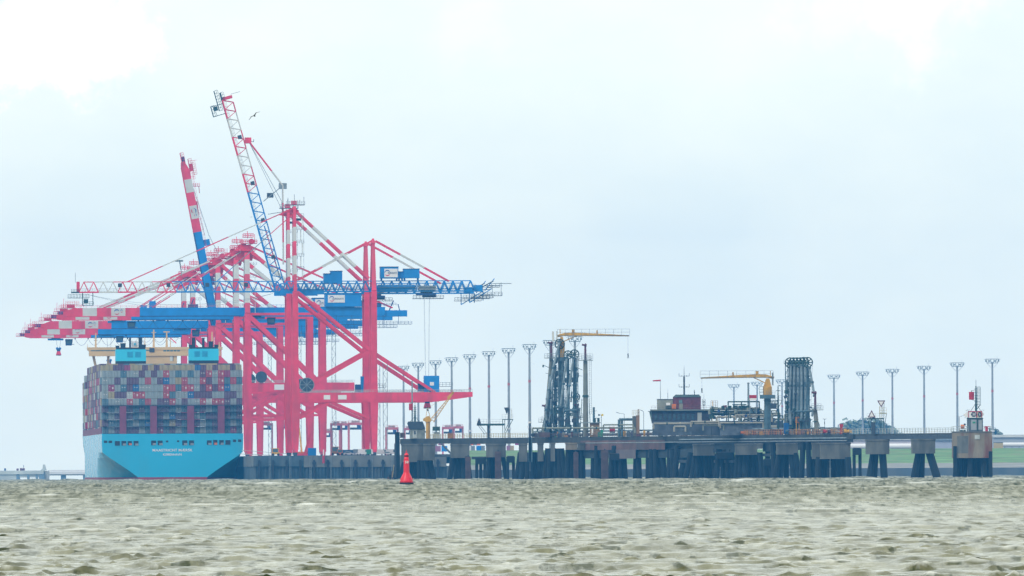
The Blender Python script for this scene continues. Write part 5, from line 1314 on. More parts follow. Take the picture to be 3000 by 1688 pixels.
lm = [(1182, 1071, 'seen through the struts of the nearest harbour crane'), (1225, 1062, 'second in the left row of masts'), (1276, 1055, 'third in the left row, behind the hanging ropes of the nearest crane'),
      (1323, 1046, 'fourth in the left row of masts'), (1376, 1037, 'crossing the tip of the red portal beam'), (1432, 1028, 'rising behind the platform with the dark triangle beacons'), (1490, 1019, 'rising behind the point-down dark beacon'),
      (1551, 1007, 'standing alone left of the loading arms'), (1612, 995, 'half hidden by the left group of loading arms'), (1684, 984, 'rising between the loading arms under the ochre beam'),
      (2150, 1125, 'small, under the horizontal jib of the pipe platform crane'), (2218, 1118, 'partly behind the ochre crane body on the pipe platform'), (2291, 1111, 'just left of the right group of loading arms'),
      (2443, 1097, 'first in the right row, right of the loading arms'), (2527, 1088, 'second in the right row, left of the warning triangles'), (2614, 1080, 'third in the right row, right of the warning triangles'),
      (2707, 1071, 'fourth in the right row, above the walkway'), (2804, 1061, 'fifth in the right row, left of the red daymark'), (2907, 1050, 'farthest right and tallest, beside the stained dolphin')]
for px, y, w_ in lm: light_mast(px, y, 'ring-headed floodlight mast ' + w_)

# ---- buoy
bd_ = 2 / (K * 37); o = W(1191, 1428, bd_); o.z = 0.42; m_ = K * bd_
t = thing('buoy', o, 'red navigation buoy floating in front of the left end of the jetty', 'buoy', rz=R(8))
b = MB(); b.lathe([(1.0, -.9), (1.14, -.3), (1.16, .0), (1.14, .28), (1.08, .34)], BLK, 24); b.build('float_skirt', t, smooth=False)
b = MB(); b.lathe([(1.08, .34), (1.02, .6), (.86, 1.15), (.66, 1.55), (.5, 1.85), (.46, 2.1), (.44, 3.4), (.41, 3.95)], BUOYR, 24); b.build('body', t, smooth=True)
b = MB(); b.lathe([(.46, 3.95), (.46, 4.02), (.36, 4.06), (.37, 4.6), (.33, 4.8), (.2, 4.92), (.03, 5.0)], BUOYR, 20); b.lathe([(.375, 4.4), (.38, 4.68), (.375, 4.7)], mat('dark lantern red', (.2, .0, .01), .3, .1), 20); b.build('lantern', t, smooth=True)
b = MB(); b.beam((0, 0, 4.95), (0, 0, 5.5), .05, BUOYR); b.beam((-.22, 0, 4.8), (0, 0, 5.35), .05, BUOYR); b.beam((.22, 0, 4.8), (0, 0, 5.35), .05, BUOYR); b.build('spike', t)
text_part('58', .55, PANEL, t, (-.02, -.49, 3.55), depth=.03, rot=(math.pi / 2, 0, -R(8)))
for a in (-60, 20, 110, 200):
    b = MB(); c, s = math.cos(R(a)), math.sin(R(a)); b.ring((c * .98, s * .98, .9), .14, .03, BUOYR, 10); b.build('lifting_eye', t)

# ---- gulls
def gull(px, py, D, span, label, wing=1.0, roll=0):
    m = mat('gull feathers', (0.04, 0.04, 0.03), .9, .3); mw = mat('gull dark wing', (0.02, 0.02, 0.02), .9, .2); b = MB(); s = span / 2
    prof = [(-.38, .0), (-.3, .035), (-.15, .07), (.05, .085), (.2, .07), (.27, .05), (.34, .045), (.42, .01)]
    vs = []; n = 8
    for x, r in prof:
        for i in range(n): t_ = 2 * math.pi * i / n; vs.append((x * s * .75, r * s * 1.2 * math.cos(t_), r * s * 1.2 * math.sin(t_) + (.02 * s if x > .2 else 0)))
    b.add(vs, [(j * n + i, j * n + (i + 1) % n, (j + 1) * n + (i + 1) % n, (j + 1) * n + i) for j in range(len(prof) - 1) for i in range(n)] + [tuple(range(n)), tuple(range(7 * n, 8 * n))], m)
    body = b
    for sg in (-1, 1):
        a = [(0.05, .05), (.1, .45), (.0, 1.0)]
        P = [Vector((.12, 0, .05)), Vector((.2, sg * .45, .26 * wing)), Vector((-.05, sg * 1.0, .02 * wing if sg > 0 else -.05))]
        ch = [.4, .32, .1]
        vs = []
        for p, c in zip(P, ch): vs += [p * s, (p + Vector((-c, 0, -.01))) * s, (p + Vector((-c * .4, 0, .03))) * s]
        fs = [(0, 3, 5, 2), (2, 5, 4, 1), (0, 1, 4, 3)]; fs2 = [(3, 6, 8, 5), (5, 8, 7, 4), (3, 4, 7, 6), (6, 7, 8)]
        b.add(vs, fs, m); b.add(vs, fs2, mw)
    b.add([(-.28 * s, 0, .02 * s), (-.48 * s, .09 * s, .0), (-.48 * s, -.09 * s, .0), (-.3 * s, 0, .04 * s)], [(0, 1, 2), (3, 2, 1), (0, 2, 3), (0, 3, 1)], mw)
    o = b.build('gull', None, W(px, py, D)); o.rotation_euler = (R(roll), R(8), R(70)); tag(o, label, 'bird', 'gulls in the sky')
gull(746, 340, 700, .75, 'gull with bent dark wings flying right of the raised crane tip', 1, -38)
gull(736, 636, 1500, .55, 'small gull gliding left of the raised lattice boom', .2, -6)
gull(1563, 1066, 1600, .26, 'tiny gull near the mast left of the loading arms', 1, 20)
gull(2415, 1157, 1700, .24, 'tiny gull just right of the right loading arms', .8, 10)
gull(2449, 1144, 1700, .24, 'tiny gull beside the first mast of the right row', .8, -14)
gull(1437, 990, 1900, .3, 'tiny gull above the left row of floodlight masts', .6, 0)
# ---------------------------------------------------------------- plant on the jetty
def wheel(b, c, r, m=DKG): b.ring(c, r, .19, m, 22, 8); b.tube((c[0], c[1] - .3, c[2]), (c[0], c[1] + .3, c[2]), .35, m, 8)
def loading_arm(px, ytop, r, label, incl, off=0.0, w=.55, yb=1262, group='marine loading arms', wheel_low=None, box=None):
    """riser column, top sheave wheel, folded inboard and outboard tubes; incl = [(px, py), ...] line of the slanting tube"""
    L = Loc(px, JZ, off); t = thing('loading_arm', L.o, label, 'loading arm', group)
    zt = L.z(ytop, px); b = MB(); b.tube((0, 1.2, 0), (0, 1.2, zt * .62), w * 1.15, ARM, 10); b.tube((0, 1.2, zt * .62), (0, 1.2, zt - 1), w * .9, ARM, 10)
    for k in (.18, .33, .47, .62, .8): b.tube((0, 1.2, zt * k), (0, 1.2, zt * k + .45), w * 1.55, ARM, 10)
    b.box(-w * 1.5, w * 1.5, .3, 2.4, 0, 1.2, DGR); b.build('riser', t)
    b = MB(); wheel(b, (0, .1, zt), r * L.m); b.build('sheave_wheel', t)
    b = MB(); b.beam((-.5, .1, zt), (-.5, .1, zt * .55), .1, ARM2); b.beam((.9, .1, zt), (.6, .1, zt * .5), .1, ARM2); b.beam((r * L.m * .98, .1, zt), (w * 1.8, .1, zt * .42), .06, DGR); b.beam((-r * L.m * .98, .1, zt), (-w * 1.6, .1, zt * .42), .06, DGR); b.build('drive_cable', t)
    b = MB(); pts = [L(a, c, -.9) for a, c in incl]
    for p, q in zip(pts[:-1], pts[1:]): b.tube(p, q, w * .66, ARM2, 8)
    for p in pts: b.tube(p + Vector((0, 0, -.3)), p + Vector((0, 0, .3)), w * 1.0, ARM, 8)
    b.build('outboard_arm', t)
    b = MB(); z = zt * .32; b.tube((-1.4, -.6, z), (1.6, -.6, z + .2), .4, ARM, 8); b.tube((1.3, -.6, z - 1.6), (1.6, -.6, z + .9), .35, ARM2, 8); b.box(-1.0, .6, -.9, .2, z * .55, z * .55 + 1.2, DGR); b.ring((-1.1, -.7, z * .85), .5, .12, DKG, 8); b.build('triple_swivel', t)
    b = MB(); b.box(-w * 1.8, w * 1.8, .6, 1.9, zt * .66, zt * .66 + 1.6, ARM); b.box(w * .9, w * 2.6, .7, 1.7, zt * .72, zt * .72 + 1.5, ARM2 if box else ARM); b.build('counterweight', t)
    if wheel_low:
        b = MB(); wheel(b, (L.x(wheel_low[0]), .1, L.z(wheel_low[1], px)), wheel_low[2] * L.m); b.build('sheave_wheel', t)
    return t
loading_arm(1665, 1040, 12, 'blue-grey loading arm with the left of two equal wheels', [(1661, 1048), (1650, 1125), (1642, 1192)], 3, .52)
loading_arm(1684, 1038, 13, 'blue-grey loading arm with the right of two equal wheels and a square box', [(1680, 1048), (1668, 1130), (1657, 1196)], 1, .55, wheel_low=(1689, 1163, 10), box=True)
loading_arm(1641, 1008, 14, 'tallest blue-grey loading arm, its wheel hidden behind the ochre crane head', [(1640, 1000), (1621, 1078), (1608, 1142), (1600, 1200)], -1, .58)
loading_arm(1612, 1150, 5, 'short blue-grey loading arm leaning at the left of the left group', [(1612, 1100), (1603, 1170), (1594, 1255)], 2, .5)
loading_arm(1628, 1060, 5, 'blue-grey loading arm hidden deep inside the left group', [(1626, 1080), (1617, 1150), (1611, 1240)], 6, .48)
def fire_mast(px, ytop, yplat, label, off=0, w=.9, lean=0, ladder=1, group='firefighting monitor towers'):
    L = Loc(px, JZ, off); t = thing('monitor_tower', L.o, label, 'tower', group); zt, zp = L.z(ytop, px), L.z(yplat, px)
    mm = mat('weathered tower grey green', (.17, .19, .17), .8, .2, .4, dirt=(.2, .15, .1), dirt_amt=.4)
    b = MB(); b.tube((lean, 1, 0), (0, 1, zp), w, mm, 10, w * .75); b.tube((0, 1, zp * .52), (0, 1, zp * .55), w * 1.1, DKG, 10); b.tube((0, 1, zp), (0, 1, zt), .42, RIM, 8, .3); b.build('column', t)
    b = MB(); b.box(-2.2, 2.4, -.6, 2.6, zp, zp + .18, mm); b.railing((-2.2, -.6, zp), (2.4, -.6, zp), 2.2 if ladder else 1.5, GRY, .9, .08, 3); b.box(-1.1, 1.8, -.2, 2, zt - 4.6, zt - 4.5, GRY); b.railing((-1.1, -.2, zt - 4.5), (1.8, -.2, zt - 4.5), 1.2, GRY, .9, .07); b.build('platform', t)
    b = MB(); b.tube((0, .6, zt), (-1.1, .6, zt + .25), .3, RIM, 8); b.tube((.1, .6, zt - .2), (.1, 1.2, zt + .4), .35, RIM, 8); b.build('monitor', t)
    if ladder:
        b = MB()
        for x in (1.2, 1.9): b.beam((x * ladder, .8, zp * .3), (x * ladder, .8, zp + 1.4), .1, GRY)
        z = zp * .3
        while z < zp + 1: b.beam((1.2 * ladder, .8, z), (1.9 * ladder, .8, z), .07, GRY); z += .7
        b.build('ladder_cage', t)
    b = MB(); b.beam((-w, 1, zp - 3), (-w - 1.8, 1, zp - 2.2), .16, DKG); b.tube((-w - 1.9, 1, zp - 2.9), (-w - 1.9, 1, zp - 2.1), .28, DKG, 6); b.beam((-w, 1, zp - 5), (-w - 1.2, 1, zp - 4.8), .12, DKG); b.beam((-w * 1.2, .9, zp * .5), (-w * 2.0 + lean, .9, 0), .2, DKG); b.beam((w * 1.2, .9, zp * .5), (w * 1.7 + lean, .9, 0), .2, DKG); b.build('floodlight', t)
fire_mast(1716, 1012, 1057, 'tall pale green monitor tower with caged ladder right of the left loading arms', 0, .95)
fire_mast(1616, 1006, 1050, 'purple-topped monitor tower at the left edge of the loading arm group', 4, .75, lean=-2.2, ladder=0)
fire_mast(2389, 1152, 1202, 'pale monitor tower with a dark red top at the right of the right loading arms', -1, .85, lean=.6, ladder=0)
fire_mast(1693, 1188, 1225, 'short dark red monitor post between the loading arms and the pale tower', 3, .5, ladder=0)
fire_mast(1598, 1190, 1238, 'low monitor platform leaning at the far left of the loading arms', 3, .7, lean=-1.2, ladder=0)
def lattice_tower(pa, pb, ytop, label, off=5):
    mid = (pa + pb) / 2; L = Loc(mid, JZ, off); t = thing('access_tower', L.o, label, 'tower', 'lattice towers among the loading arms'); x0, x1 = L.x(pa), L.x(pb); zt = L.z(ytop, mid)
    b = MB()
    for x in (x0, x1):
        for y in (0, 2.6): b.beam((x, y, 0), (x, y, zt), .2, ARM)
    z = 0; k = 0
    while z < zt - 2.4:
        for y in (0, 2.6):
            b.beam((x0, y, z), (x1, y, z), .12, ARM); b.beam((x0 if k % 2 else x1, y, z), (x1 if k % 2 else x0, y, z + 2.6), .1, ARM)
        for x in (x0, x1): b.beam((x, 0, z), (x, 2.6, z + 2.6), .1, ARM)
        z += 2.6; k += 1
    b.build('frame', t)
    b = MB()
    for q in (.45, .98): b.box(x0 - .5, x1 + .5, -.5, 3, zt * q, zt * q + .12, DGR); b.railing((x0 - .5, -.5, zt * q), (x1 + .5, -.5, zt * q), 1.2, ARM2, .9, .08)
    b.build('platform', t)
lattice_tower(1620, 1656, 1052, 'blue-grey lattice tower behind the left loading arms')
lattice_tower(2302, 2309, 1062, 'slim blue-grey ladder tower along the left side of the right loading arms')
lattice_tower(1690, 1694, 1050, 'thin lattice ladder right of the arm with the square box', 2)

def beam_crane(px, xa, xb, yb, ped, label, hookx, hooky, flip=1):
    """ochre jib crane with a long level beam"""
    L = Loc(px, JZ, 2); t = thing('jib_crane', L.o, label, 'crane', 'ochre level-jib cranes on the jetty'); zb = L.z(yb, px); x0, x1 = L.x(xa), L.x(xb); tail, nose = (x0, x1) if flip > 0 else (x1, x0)
    b = MB(); k = (nose - tail); q = lambda u, dz: (tail + k * u, zb + dz)
    P = [q(-.02, .15), q(.1, .95), q(.25, 1.0), q(.55, .7), q(.98, .1), q(1.0, -.3), q(.55, -.15), q(.28, -.1), q(.08, -.1), q(0, -.5)]
    b.prism(P if flip > 0 else P[::-1], -.4, .4, YEL); b.tube((q(.22, 1.0)[0], 0, zb + 1.0), (q(.22, 1.0)[0], 0, zb + 2.0), .45, YEL, 8); b.tube((q(.55, 1.0)[0], 0, zb + .6), (q(.55, 1.0)[0], 0, zb + 1.7), .25, YEL, 8); b.build('jib', t)
    b = MB(); b.railing((tail, -.5, zb + .1), (nose, -.5, zb + .1), 2.0, GRY, 2.6, .08); b.box(min(tail, nose), max(tail, nose), -.9, -.42, zb + .02, zb + .12, GRY); b.build('railing', t)
    zc, zd, ze, ww = [L.z(v, px) if i < 3 else v for i, v in enumerate(ped)]
    b = MB(); b.prism([(-ww, zd), (ww, zd), (ww * .5, zb - .3), (-ww * .3, zb - .3)], -.6, .6, YEL); b.tube((0, 0, ze), (0, 0, zd), ww * 1.15, YEL, 14); b.beam((ww * .6 * flip, 0, zd + 1.2), (q(.27, 0)[0], 0, zb), .3, YEL)
    b.build('slewing_column', t)
    b = MB(); b.tube((0, 0, 0), (0, 0, ze), ww * .85, ARM, 12); b.box(-ww * 1.9, ww * 1.9, -1.8, 1.8, ze - 1.2, ze, ARM); b.railing((-ww * 1.9, -1.8, ze), (ww * 1.9, -1.8, ze), 1.2, GRY, .9, .07); b.build('pedestal', t)
    b = MB(); hx = L.x(hookx); b.beam((hx, 0, zb - .3), (hx, 0, L.z(hooky, px) + 1.0), .05, DGR); b.build('hoist_rope', t)
    b = MB(); b.box(hx - .18, hx + .18, -.15, .15, L.z(hooky, px), L.z(hooky, px) + 1.0, DGR); b.ring((hx, 0, L.z(hooky, px) - .25), .22, .07, DGR, 8); b.build('hook', t)
    b = MB(); b.box(tail - .4 - (0 if flip > 0 else 0), tail + .1, -.5, .5, zb - 2.5, zb + 1.5, GRY if flip < 0 else WHT); b.beam((tail + .9 * flip, 0, zb), (tail + .9 * flip, 0, zb + 2.1), .25, YEL); b.build('counterweight', t)
beam_crane(1646, 1634, 1846, 984, (0, 1012, 1047, .95), 'ochre jib crane with a long level beam above the left loading arms', 1841, 1046, 1)
beam_crane(2249, 2052, 2266, 1106, (0, 1133, 1157, 1.25), 'ochre jib crane with a level beam pointing left above the pipe platform', 2057, 1146, -1)
L = Loc(1623, JZ, 3); b = MB(); b.box(L.x(1618.5), L.x(1624.5), 0, .6, L.z(1000, 1620), L.z(971, 1620), WHT); b.beam((L.x(1621), .3, 0), (L.x(1621), .3, L.z(1000, 1620)), .2, GRY)
tag(b.build('tall_panel', None, L.o), 'narrow pale panel on a post at the left end of the upper ochre beam', 'panel')

# right group of loading arms
for i, (px, off) in enumerate(((2316, 0), (2326, 2), (2336, 4), (2346, 1), (2356, 3), (2367, 0))):
    o_ = ['first', 'second', 'third', 'fourth', 'fifth', 'sixth'][i]
    loading_arm(px, 1063 - (1 if i > 3 else 0), 14.5, f'dark blue-grey loading arm with spoked wheel, {o_} from left in the right group', [(px + 1.5, 1070), (px + 1.5 + (i - 2) * 1.2, 1130), (px + (i - 2) * 1.6, 1230)] if i < 5 else [(2371, 1078), (2379, 1120), (2386, 1160)], off, .56)
L = Loc(2340, JZ, 2); t = thing('arm_manifold', L.o, 'dense dark manifold of valves and pipes at the foot of the right loading arms', 'manifold')
rm = random.Random(9); b = MB()
for i in range(60):
    x = L.x(rm.uniform(2306, 2374)); z = rm.uniform(0, L.z(1150, 2340)) ; y = rm.uniform(0, 5)
    if rm.random() < .5: b.tube((x, y, z), (x + rm.uniform(-1, 1) * 1.5, y, z + rm.uniform(-.6, .6)), rm.uniform(.25, .5), rm.choice([ARM, ARM, DKG, DGR]), 7)
    else: b.tube((x, y, z), (x, y, z + rm.uniform(1.5, 4.5)), rm.uniform(.25, .45), rm.choice([ARM, ARM, DKG, ARM2]), 7)
b.box(L.x(2308), L.x(2374), 5.5, 6, 0, L.z(1165, 2340), ARM); b.build('pipes', t)
for (xx, yy) in ((2304, 1148), (2305, 1180), (2306, 1193)):
    b = MB(); b.tube((L.x(xx), -.4, L.z(yy, 2340) - .5), (L.x(xx), -.4, L.z(yy, 2340) + .5), .6, DKG, 8); b.beam((L.x(xx), -.4, L.z(yy, 2340)), (L.x(2314), -.4, L.z(yy, 2340)), .3, DKG); b.build('valve', t)
L = Loc(1640, JZ, 4); t = thing('arm_manifold', L.o, 'tangled manifold of pipes at the foot of the left loading arms', 'manifold'); b = MB()
for i in range(70):
    x = L.x(rm.uniform(1596, 1700)); z = rm.uniform(0, L.z(1165, 1640)); y = rm.uniform(0, 4)
    if abs(x) > 4 and z > 8: continue
    if rm.random() < .5: b.tube((x, y, z), (x + rm.uniform(-1.5, 1.5), y, z + rm.uniform(-.6, .6)), rm.uniform(.2, .42), rm.choice([ARM, ARM2, DKG, DGR]), 7)
    else: b.tube((x, y, z), (x + rm.uniform(-.4, .4), y, z + rm.uniform(1.5, 4)), rm.uniform(.2, .4), rm.choice([ARM, ARM, ARM2, DKG]), 7)
b.build('pipes', t)
b = MB(); b.box(L.x(1636), L.x(1652), -1, 3, 0, L.z(1212, 1640), ARM); b.build('cabinet', t)
b = MB(); b.box(L.x(1578), L.x(1612), 0, 4, .02, 1.6, RUSTP); b.build('cabinet', t)

# control building
L = Loc(1990, JZ, 3); t = thing('control_building', L.o, 'two-storey control building of dark red brick with a green mansard roof and grey annex', 'building')
h = lambda X, Y: (1900 + X / 7.247, 1090 + Y / 7.247); Z = lambda py: L.z(py, 1990)
b = MB(); b.box(L.x(1910), L.x(2081), 0, 9, Z(1240), Z(1204), mat('lower storey wall', (.03, .03, .045), .85, .35, .8)); b.prism([(L.x(1910), Z(1238)), (L.x(1910), Z(1204)), (L.x(1902.5), Z(1204.5))], .5, 8.5, mat('green glass', (.12, .2, .2), .3, .2)); b.build('lower_storey', t)
b = MB(); b.box(L.x(1906), L.x(2080), -.8, 9.6, Z(1204) + .02, Z(1199.5), mat('roof slab grey', (.15, .17, .15), .9, .2)); b.box(L.x(1899), L.x(1912), -.5, 9, Z(1205.5), Z(1204) - .03, DGR); b.build('roof_slab', t)
b = MB(); b.box(L.x(1926), L.x(1972), 1, 8, Z(1199.4), Z(1170.5), mat('annex grey', (.25, .26, .22), .85, .15)); b.box(L.x(1925), L.x(1972.5), .8, 8.2, Z(1170.4), Z(1169), DGR); b.build('annex', t)
b = MB(); b.box(L.x(1972.6), L.x(2054), .6, 8.6, Z(1199.4), Z(1163.5), BRICK); b.build('upper_storey', t)
b = MB(); b.prism([(L.x(1972), Z(1163.4)), (L.x(2055), Z(1163.4)), (L.x(2049), Z(1157)), (L.x(1980), Z(1157))], .3, 9, mat('mansard green grey', (.10, .15, .15), .7, .2)); b.box(L.x(1979), L.x(2050), .2, 9, Z(1157), Z(1156.4), DKG); b.build('roof', t)
for (a, c, d, e, m) in ((1989.5, 1999.5, 1181, 1172, WINM), (1952, 1964, 1187, 1180, PANEL)):
    b = MB(); b.box(L.x(a), L.x(c), .45, .58, Z(d), Z(e), m); b.box(L.x(a) - .1, L.x(c) + .1, .5, .59, Z(d) - .1, Z(d), GRY); b.build('window', t)
b = MB(); b.box(L.x(1990), L.x(2001), .4, .58, Z(1199), Z(1183), mat('door beige', (.25, .25, .2), .8, .15)); b.build('door', t)
b = MB(); b.box(L.x(1950), L.x(1968), -.1, .9, Z(1197), Z(1190), DKG); b.box(L.x(1968.5), L.x(1981), -.2, .5, Z(1198), Z(1184), ORG); b.build('air_conditioner', t)
b = MB(); b.box(L.x(2043.5), L.x(2056), -.15, -.02, Z(1239.5), Z(1209), mat('pale pillar', (.32, .34, .33), .85, .1)); b.build('pillar', t)
for i in range(9):
    b = MB(); x = 1918 + i * 13.5; b.box(L.x(x), L.x(x + 8), -.1, -.02, Z(1230), Z(1213), mat('dark pane', (.03, .06, .085), .2, .4, 1)); b.build('window', t)
b = MB(); b.railing((L.x(1908), -.8, Z(1199.5)), (L.x(2080), -.8, Z(1199.5)), 1.1, mat('rusty railing', (0.2, 0.12, 0.09)), 1.2, .06); b.build('railing', t)
def aerial(px, yb, yt, arms, label, w=.3, off=2):
    L = Loc(px, JZ, off); t = thing('aerial_mast', L.o + Vector((0, 0, L.z(yb, px))), label, 'antenna mast'); H = (yb - yt) * L.m; b = MB(); b.beam((0, 0, 0), (0, 0, H * .62), w, DGR); b.beam((0, 0, H * .62), (0, 0, H), w * .35, DGR, w2=.05); b.build('pole', t)
    for (ya, ww) in arms:
        b = MB(); z = (yb - ya) * L.m; x = ww * L.m; b.beam((-x, 0, z), (x, 0, z), .13, DGR)
        for s in (-1, 1): b.beam((s * x, 0, z), (s * x, 0, z + .9), .12, DGR); b.beam((s * x * .5, 0, z - .2), (s * x * .5, 0, z + .3), .08, DGR)
        b.build('antenna_arm', t)
aerial(2005, 1157, 1071, ((1102, 15), (1134, 15)), 'tall dark antenna mast with two cross arms on the brick building', .55)
aerial(2062.5, 1199, 1154, ((1178, 4), (1187, 4)), 'thin antenna mast right of the brick building', .2)
aerial(2035, 1157, 1150, ((1151, 1),), 'stub antenna on the green mansard roof', .2)
aerial(1957, 1170, 1139, (), 'thin whip antenna on the grey annex', .12)
L = Loc(1935.5, JZ, 3); t = thing('windsock', L.o + Vector((0, 0, L.z(1170, 1935))), 'red windsock blowing left on a pole above the grey annex', 'windsock'); b = MB(); b.beam((0, 0, 0), (0, 0, 54 * L.m), .22, GRY, w2=.1); b.build('pole', t)
b = MB(); b.tube((.1, 0, 55.2 * L.m), (-2.4, 0, 54.2 * L.m), .28, SIGNR, 10, .2); b.build('sock', t)

# pipe platform between the building and the right arms
L = Loc(2190, JZ, 4); t = thing('pipe_rack', L.o, 'crowded rack of grey-green pipes between the control building and the right loading arms', 'pipe rack'); Z = lambda py: L.z(py, 2190)
PG = mat('pipe grey green', (.20, .22, .19), .6, .2, .5); PB = mat('pipe beige', (.33, .31, .26), .6, .2, .5)
b = MB()
for x in (2134, 2173, 2225): b.beam((L.x(x), 0, 0), (L.x(x), 0, Z(1177)), .32, DKG); b.beam((L.x(x), 4, 0), (L.x(x), 4, Z(1177)), .32, DKG)
b.beam((L.x(2133), 0, Z(1177)), (L.x(2226), 0, Z(1177)), .4, DKG); b.beam((L.x(2133), 4, Z(1177)), (L.x(2226), 4, Z(1177)), .4, DKG); b.beam((L.x(2146), 0, Z(1185.5)), (L.x(2187), 0, Z(1185.5)), .32, DKG)
for x in (2150, 2160, 2181): b.beam((L.x(x), 0, Z(1195)), (L.x(x), 0, Z(1185)), .2, DKG)
for x in range(2085, 2295, 22): b.beam((L.x(x), 2, 0), (L.x(x), 2, Z(1203)), .3, DGR)
b.beam((L.x(2226), 1, Z(1219)), (L.x(2295), 1, Z(1219)), .35, DKG); b.beam((L.x(2294), 1, 0), (L.x(2294), 1, Z(1219)), .35, DKG)
b.build('frame', t)
for (a, c, y, r, m, yy) in ((2080, 2228, 1198, .5, PG, 1), (2083, 2215, 1206, .3, DKG, 2), (2083, 2200, 1213, .45, DKG, 3), (2100, 2262, 1221.5, .34, PB, .2), (2160, 2275, 1204, .22, PG, 0), (2155, 2280, 1216, .25, PB, -.2), (2140, 2285, 1211, .28, PG, 1.5), (1915, 2110, 1240, .3, PB, -2.5), (2110, 2235, 1239, .28, PB, -2.6), (2024, 2106, 1235, .26, PB, -2.8), (1975, 2008, 1249, .3, PB, -3), (2060, 2120, 1246, .28, PG, -2), (2180, 2300, 1229, .35, PG, 1), (1560, 1860, 1252, .3, PG, -1), (1768, 1855, 1243, .25, PG, -1.2)):
    Dm = L.m; b = MB(); p = Vector((L.x(a), yy, Z(y))); q = Vector((L.x(c), yy, Z(y)));  b.tube(p, q, r, m, 10)
    for e in (p, q): b.tube(e, e + Vector((0, 0, -1.6)), r, m, 8)
    n = int((q - p).length / 4)
    for i in range(1, n): s_ = p.lerp(q, i / n); b.tube(s_ - Vector((.2, 0, 0)), s_ + Vector((.2, 0, 0)), r * 1.35, DKG if i % 2 else m, 8)
    b.build('pipe', t)
for i in range(26):
    b = MB(); x = L.x(rm.uniform(2086, 2285)); z = Z(rm.uniform(1200, 1240)); r = rm.uniform(.3, .6); m = rm.choice([DKG, PG, ARM, NAV]); y = rm.uniform(-1, 1); b.tube((x, y, z - r), (x, y, z + r), r, m, 8); b.tube((x, y, z + r), (x, y, z + r * 2.2), .12, DKG, 6); b.tube((x, y, z + r * 2.2), (x, y, z + r * 2.4), r * .8, m, 10); b.build('valve', t)
for i, x in enumerate((2118, 2139, 2152, 2158, 2168, 2178, 2186, 2193)):
    b = MB(); xx = L.x(x); b.tube((xx, .6, Z(1196)), (xx, .6, Z(1190 - i % 3)), .5, DKG, 8); b.tube((xx, .6, Z(1190)), (xx, .6, Z(1188.5)), .28, DKG, 8); b.build('valve', t)
b = MB(); b.box(L.x(1912), L.x(2295), 6.5, 7, 0, Z(1233), mat('plant backdrop panels', (.07, .085, .11), .85, .4, .35)); b.box(L.x(2110), L.x(2235), -2, 3, 0, Z(1244), mat('skid grey', (.1, .12, .15), .85, .4, .5)); b.box(L.x(1980), L.x(2026), -1.5, 2, .1, Z(1250), mat('skid grey', (.1, .12, .15))); b.build('panel', t)
b = MB(); b.box(L.x(2298), L.x(2312), 1, 4, 0, Z(1215), PG); b.tube((L.x(2305), 2.5, Z(1215)), (L.x(2305), 2.5, Z(1213)), .6, PG, 12); b.build('vessel', t)
b = MB(); b.tube((L.x(2236), -1.2, Z(1252)), (L.x(2275), -1.2, Z(1252)), .62, PB, 12); b.build('vessel', t)
def small(name, px, label, cat, fn, off=-.4, group=None, z0=None):
    L = Loc(px, JZ if z0 is None else z0, off); b = MB(); fn(b, L, lambda py: L.z(py, px)); return tag(b.build(name, None, L.o), label, cat, group)
small('storage_container', 2312, 'dark blue storage container at the foot of the right loading arms', 'container', lambda b, L, Z: (b.box(L.x(2296), L.x(2329), 0, 2.4, .3, Z(1239), NAV), [b.box(L.x(2296) + .3 + i * .4, L.x(2296) + .45 + i * .4, -.06, 0, .4, Z(1240), BLU) for i in range(8)]))
small('ladder_cage', 2337, 'orange-yellow cage standing before the right loading arms', 'cage', lambda b, L, Z: (b.railing((L.x(2331), 0, Z(1240)), (L.x(2342), 0, Z(1240)), 1.9, ORG, .28, .1, 6), b.beam((L.x(2333), 0, 0), (L.x(2333), 0, Z(1222)), .2, YEL), b.beam((L.x(2341), 0, 0), (L.x(2341), 0, Z(1222)), .2, YEL)))
small('board', 2206, 'red and white board beside the ochre crane pedestal', 'board', lambda b, L, Z: (b.box(L.x(2196), L.x(2217), 0, .2, Z(1167), Z(1157.5), SIGNR), b.box(L.x(2196), L.x(2217), 0, .2, Z(1173), Z(1167.1), PANEL), b.beam((L.x(2197), .3, 0), (L.x(2197), .3, Z(1157)), .2, GRY), b.beam((L.x(2216), .3, 0), (L.x(2216), .3, Z(1157)), .2, GRY)), off=6)
small('pole', 2193, 'plain grey pole behind the pipe rack, left of the red board', 'pole', lambda b, L, Z: (b.tube((0, 0, 0), (0, 0, Z(1122)), .4, ARM2, 10, .3), b.tube((0, 0, Z(1124)), (0, 0, Z(1121)), .42, GRY, 10)), off=9)
t = thing('lookout_mast', Loc(2280, JZ, 1).o, 'dark mast with a braced platform between the ochre crane and the right loading arms', 'mast'); L = Loc(2280, JZ, 1); Z = lambda py: L.z(py, 2280)
b = MB(); b.beam((0, 0, 0), (0, 0, Z(1172)), .5, DKG); b.beam((0, 0, Z(1172)), (0, 0, Z(1130)), .42, DKG, w2=.25); b.beam((-.7, 0, Z(1145)), (.8, 0, Z(1145)), .16, DKG); b.beam((0, 0, Z(1131)), (.8, 0, Z(1130)), .2, DKG); b.build('mast_pole', t)
b = MB(); b.box(L.x(2236), L.x(2293), -.6, 1.4, Z(1173), Z(1172), DKG); b.beam((L.x(2292), 0, Z(1173)), (L.x(2278), 0, Z(1200)), .16, DKG); 
for i in range(9): a = 2240 + i * 4.5; b.beam((L.x(a), 0, Z(1173)), (L.x(a + 4.5), 0, Z(1184 + (i % 2) * 6)), .16, DKG); b.beam((L.x(a + 4.5), 0, Z(1173)), (L.x(a), 0, Z(1186)), .14, DKG)
